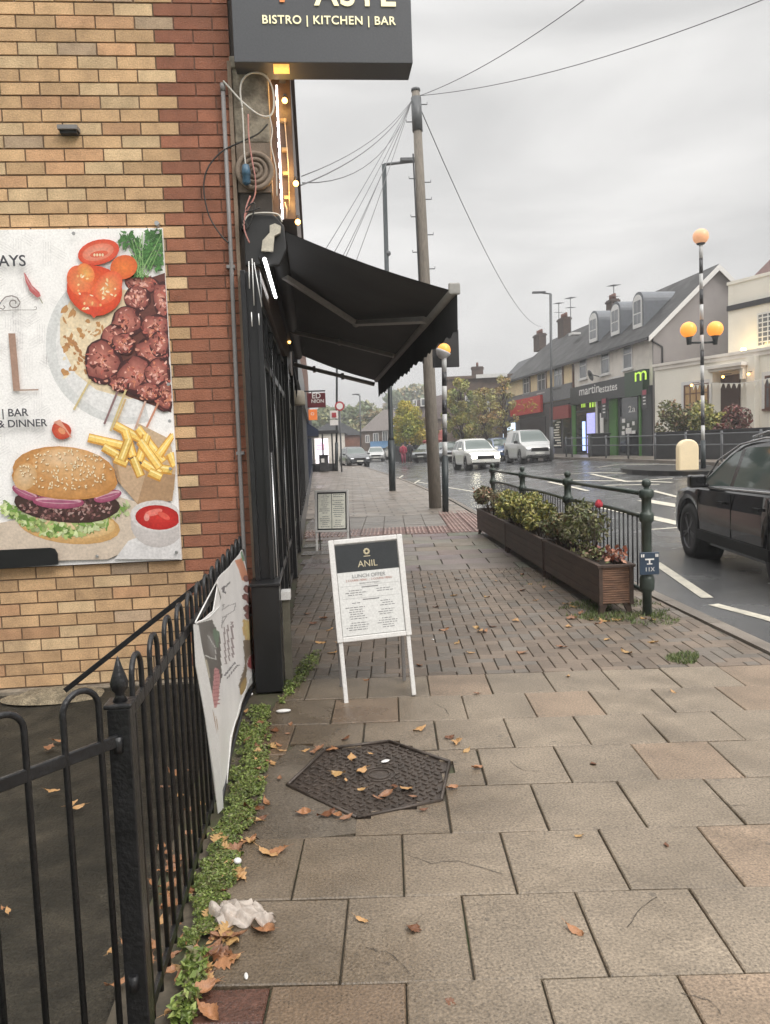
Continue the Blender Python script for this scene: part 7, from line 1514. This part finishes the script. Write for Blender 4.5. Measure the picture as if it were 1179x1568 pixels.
# ================================================================== TREES
def tree(nm, label, px, base_y, depth, top_y, half_px, cols_, n, size, balls=26, grp='street trees', gaps=.5, zlow=.32):
    p = ony(px, base_y, depth); zg = HT(p.x, depth); zt = ony(px, top_y, depth).z; R = half_px / 1180 * depth; H_ = zt - zg
    o = thing(nm, label, 'tree', (p.x, depth, zg), 0, grp); tr = MB(); cr_ = MB()
    tr.tube([(p.x, depth, zg - .2), (p.x + .05, depth, zg + H_ * .3), (p.x - .05, depth, zg + H_ * .6), (p.x, depth, zg + H_ * .85)], [.16, .13, .08, .03], 8)
    for k in range(balls):
        t = (k + .5) / balls; z = zg + H_ * (zlow + (1 - zlow) * t * .93); env = R * (1 - (abs(t - .4) / .62) ** 2.2) ** .5 if abs(t - .4) < .62 else .2 * R
        a_ = k * 2.4 + ru(-.5, .5); q = env * ru(.35, .95); c_ = Vector((p.x + q * math.cos(a_), depth + q * math.sin(a_), z + ru(-.2, .2)))
        tr.tube([(p.x, depth, max(zg + H_ * .25, z - H_ * .15)), ((p.x + c_.x) / 2, (depth + c_.y) / 2, z - .1), c_], [.05, .03, .012], 5)
        cc = random.choice(cols_); leafball(cr_, c_, R * ru(.25, .42), n // balls, size, [cc, random.choice(cols_), cc], shell=.2)
    cr_.build('crown', m_leaf, o); tr.build('trunk', m_bark, o)
YT = [(.5, .42, .05), (.38, .36, .06), (.26, .3, .05), (.56, .44, .08)]; GT = [(.33, .34, .09), (.22, .26, .08), (.42, .36, .1), (.26, .24, .09)]; OT = [(.4, .26, .1), (.32, .3, .1), (.36, .32, .12), (.24, .23, .09)]
tree('street_tree', 'bright yellow green tree between the lamp column and the telephone pole', 626, 705, 68, 616, 27, YT, 7500, .13, zlow=.3)
tree('street_tree', 'green and gold tree right of the striped beacon', 708, 705, 60, 582, 27, GT, 6500, .12, zlow=.28)
tree('street_tree', 'thin orange brown autumn tree in front of the brown brick building', 744, 705, 56, 590, 24, OT, 2300, .11, balls=24, zlow=.3)
tree('street_tree', 'wispy nearly bare tree beside the red shop sign', 774, 705, 52, 566, 22, OT, 900, .11, balls=20, zlow=.25)
tree('street_tree', 'small yellowing tree behind the telephone pole', 655, 705, 72, 640, 18, OT, 2500, .12, balls=16)
hp = [(ony(740, 600, 300)), ]
def hill(x0, x1, y0, hgt, nm): pass
b = MB(); HC = [(.2, .24, .12), (.16, .2, .1), (.26, .26, .12), (.34, .28, .13), (.14, .18, .1), (.32, .24, .12)]
def wooded(px0, px1, tops, depth, n, bl, size):
    for i in range(n):
        px = ru(px0, px1); ty = curve(tops, px) + ru(0, 4); c0 = random.choice(HC[:3] if px < 545 else HC)
        zt = ony(px, ty, depth).z; zg = HT(0, 100); z = zg + (zt - zg) * (1 - rnd() ** 1.5 * .9); x = ony(px, 690, depth).x; R_ = ru(1.2, 2.6)
        leafball(b, (x, depth + ru(-4, 8), z - R_ * .7), R_, bl, size, [c0, random.choice(HC)], (1, 1, .8), shell=.6)
wooded(470, 640, [(470, 640), (490, 626), (505, 620), (530, 622), (560, 622), (600, 628), (640, 640)], 135, 230, 110, .5)
wooded(545, 578, [(545, 622), (553, 611), (566, 609), (576, 622)], 132, 22, 150, .45)
wooded(596, 720, [(596, 600), (610, 594), (640, 588), (660, 596), (720, 610)], 190, 90, 110, .8)
w_ = b.build('woodland', m_leaf); w_['kind'] = 'stuff'; tag(w_, 'wooded hillside of green and rust coloured trees at the end of the street', 'woodland')
b = MB(); b.smooth = True; vs = []; 
for j in range(12):
    for i in range(30): x = -120 + i * 10; y = 120 + j * 14; vs.append((x, y, .3 + 9 * sstep(120, 200, y) * (.7 + .3 * noise.noise(Vector((x * .02, y * .02, 0)))) - (0.5 if j == 0 else 0)))
b.add(vs, [(j * 30 + i, j * 30 + i + 1, (j + 1) * 30 + i + 1, (j + 1) * 30 + i) for j in range(11) for i in range(29)]); struct(b.build('hill', m_grass))
# ================================================================== BUS SHELTER, SIGNS, PEOPLE
bs = thing('bus_shelter', 'dark framed bus shelter with a glowing white and pink advert panel', 'bus shelter', ony(495, 716, 50)); DS = 50
a, c = ony(478, 716, DS), ony(511, 660, DS); zg = HT(0, DS); b = MB()
b.box(a.x, c.x + .3, DS - .1, DS + 1.4, c.z - .15, c.z + .05); b.build('roof', m_gutter, bs)
b = MB()
for px in (480, 494.5, 509): q = ony(px, 690, DS); b.box(q.x - .05, q.x + .05, DS, DS + .08, zg, c.z - .15)
b.box(a.x, c.x, DS, DS + .06, zg, zg + .5); b.build('frame', m_gutter, bs)
q0, q1 = ony(482, 672, DS), ony(503.5, 709, DS); b = MB(); b.box(q0.x, q1.x, DS + .1, DS + .2, q1.z, q0.z); pn = b.build('advert_panel', mat('advert_glow', (1, .95, 1), emit=.95, ecol=(1, .93, 1)), bs)
b = MB(); mp_ = mat('advert_pink', (.8, .2, .35), emit=.6, ecol=(.95, .45, .6))
for (x0_, x1_, y_) in ((484, 500, 681), (485, 498, 684), (484, 501, 687), (488, 495, 678)): p0, p1 = ony(x0_, y_, DS), ony(x1_, y_ + 1.2, DS); b.box(p0.x, p1.x, DS + .08, DS + .1, p1.z, p0.z)
b.build('advert_print', mp_, pn)
p0 = ony(496, 714, 49); o = thing('wheelie_bin', 'dark wheeled bin with a pale sticker before the bus shelter', 'bin', (p0.x, 49, zg)); b = MB(); b.box(p0.x - .28, p0.x + .28, 48.8, 49.4, zg + .05, zg + 1.0); b.build('bin_body', m_gutter, o, bevel=.04); b = MB(); b.box(p0.x - .3, p0.x + .3, 48.75, 49.45, zg + 1.0, zg + 1.08); b.build('bin_lid', m_gutter, o); b = MB(); b.box(p0.x - .15, p0.x + .05, 48.78, 48.8, zg + .6, zg + .85); b.build('sticker', m_wl, o)
sp = thing('road_sign', 'round red ringed sign on a grey pole beside the dark column', 'road sign', ony(522, 716, 48)); q = ony(520, 622, 48); b = MB(); b.tube([(ony(523, 716, 48).x, 48, zg - .1), (q.x, 48, q.z + .3)], .05, 8); b.build('pole', m_gst, sp)
b = MB(); b.tube([(q.x, 47.92, q.z), (q.x, 47.95, q.z)], .3, 20); d_ = b.build('sign_plate', mat('sign_rim_red', (.4, .04, .05), rough=.5), sp); b = MB(); b.tube([(q.x, 47.90, q.z), (q.x, 47.918, q.z)], .2, 20); b.build('sign_face', m_wl, d_)
sp = thing('road_sign', 'pale square double sign fixed to the tall dark column', 'road sign', ony(511, 640, 49.8)); b = MB()
for (y0_, y1_) in ((629, 641), (643, 651)): p0, p1 = ony(505, y0_, 49.8), ony(518, y1_, 49.8); b.box(p0.x, p1.x, 49.75, 49.79, p1.z, p0.z)
b.build('sign_plate', m_wl, sp); b = MB(); p0, p1 = ony(508, 632, 49.7), ony(515, 639, 49.7); b.box(p0.x, p1.x, 49.7, 49.74, p1.z, p0.z); b.build('sign_mark', mat('sign_rim_red'), sp)
m_skin = mat('skin', (.4, .25, .18), rough=.6)
def person(label, px, depth, h, shirt, legs, face=1):
    p = ony(px, 705, depth); zg = HT(p.x, depth) ; o = thing('person', label, 'person', (p.x, depth, zg), 0, 'people by the parked cars')
    me = bpy.data.meshes.new('body'); k = h / 1.75
    J = [(0, 0, .95), (0, 0, 1.2), (0, 0, 1.42), (0, 0, 1.53), (0, 0, 1.66), (0, 0, 1.75), (-.19, 0, 1.4), (-.25, .02, 1.12), (-.22, -.08, .9), (.19, 0, 1.4), (.25, .02, 1.12), (.22, -.08, .9), (-.09, 0, .88), (-.11, -.08, .48), (-.1, .0, .06), (-.1, -.13, .03), (.09, 0, .88), (.12, .08, .48), (.12, .14, .06), (.12, .02, .03)]
    E = [(0, 1), (1, 2), (2, 3), (3, 4), (4, 5), (2, 6), (6, 7), (7, 8), (2, 9), (9, 10), (10, 11), (0, 12), (12, 13), (13, 14), (14, 15), (0, 16), (16, 17), (17, 18), (18, 19)]
    Rr = [.14, .13, .15, .055, .09, .06, .065, .045, .035, .065, .045, .035, .09, .065, .045, .04, .09, .065, .045, .04]
    me.from_pydata([(a * k, c * k, d * k) for a, c, d in J], E, []); b_ = bpy.data.objects.new('body', me); COL.objects.link(b_); b_.parent = o; me.materials.append(m_skin)
    b_.modifiers.new('skin', 'SKIN'); b_.modifiers.new('sub', 'SUBSURF').render_levels = 2; sk = me.skin_vertices[0].data
    for i, r in enumerate(Rr): sk[i].radius = (r * k, r * k)
    sk[0].use_root = True
    T_ = Matrix.Translation((p.x, depth, zg)); b = MB(T_); b.lathe([(.13 * k, .82 * k), (.19 * k, .86 * k), (.18 * k, 1.1 * k), (.21 * k, 1.36 * k), (.16 * k, 1.48 * k), (.07 * k, 1.52 * k)], 14)
    for s in (-1, 1): b.tube([(s * .19 * k, 0, 1.42 * k), (s * .26 * k, .02, 1.12 * k), (s * .23 * k, -.07, .95 * k)], [.085 * k, .07 * k, .055 * k], 8)
    b.build('jacket', shirt, o); b = MB(T_)
    for s, f_ in ((-1, -.08), (1, .08)): b.tube([(s * .09 * k, 0, .92 * k), (s * .11 * k, f_ * .9, .48 * k), (s * .11 * k, f_ * .6 + .02, .08 * k)], [.12 * k, .09 * k, .07 * k], 10)
    b.build('trousers', legs, o); b = MB(T_); b.sphere((0, .015, 1.7 * k), .1 * k, 12, 8, sq=(1, 1.05, 1)); b.build('hair', mat('dark_hair', (.03, .02, .015), rough=.7), o)
person('person in a dark red coat walking by the parked cars', 618, 60, 1.6, mat('red_coat', (.3, .03, .06), rough=.8), mat('red_skirt', (.22, .03, .06), rough=.8))
person('person in dark clothes beside the one in the red coat', 628, 61, 1.65, mat('dark_coat', (.02, .022, .025), rough=.8), mat('dark_coat'))
for px, py, lb in ((529, 600, 'x'),): pass

# ================================================================== DAMP AIR
hz = bpy.data.materials.new('damp_air'); hz.use_nodes = True; t = hz.node_tree; t.nodes.clear(); o_ = t.nodes.new('ShaderNodeOutputMaterial'); v_ = t.nodes.new('ShaderNodeVolumePrincipled')
v_.inputs['Color'].default_value = (.93, .93, .94, 1); v_.inputs['Density'].default_value = .0021; v_.inputs['Anisotropy'].default_value = 0.3; t.links.new(v_.outputs[0], o_.inputs['Volume'])
b = MB(); b.box(-505, 505, -105, 605, -2, 24); h_ = b.build('haze', hz); h_['kind'] = 'stuff'
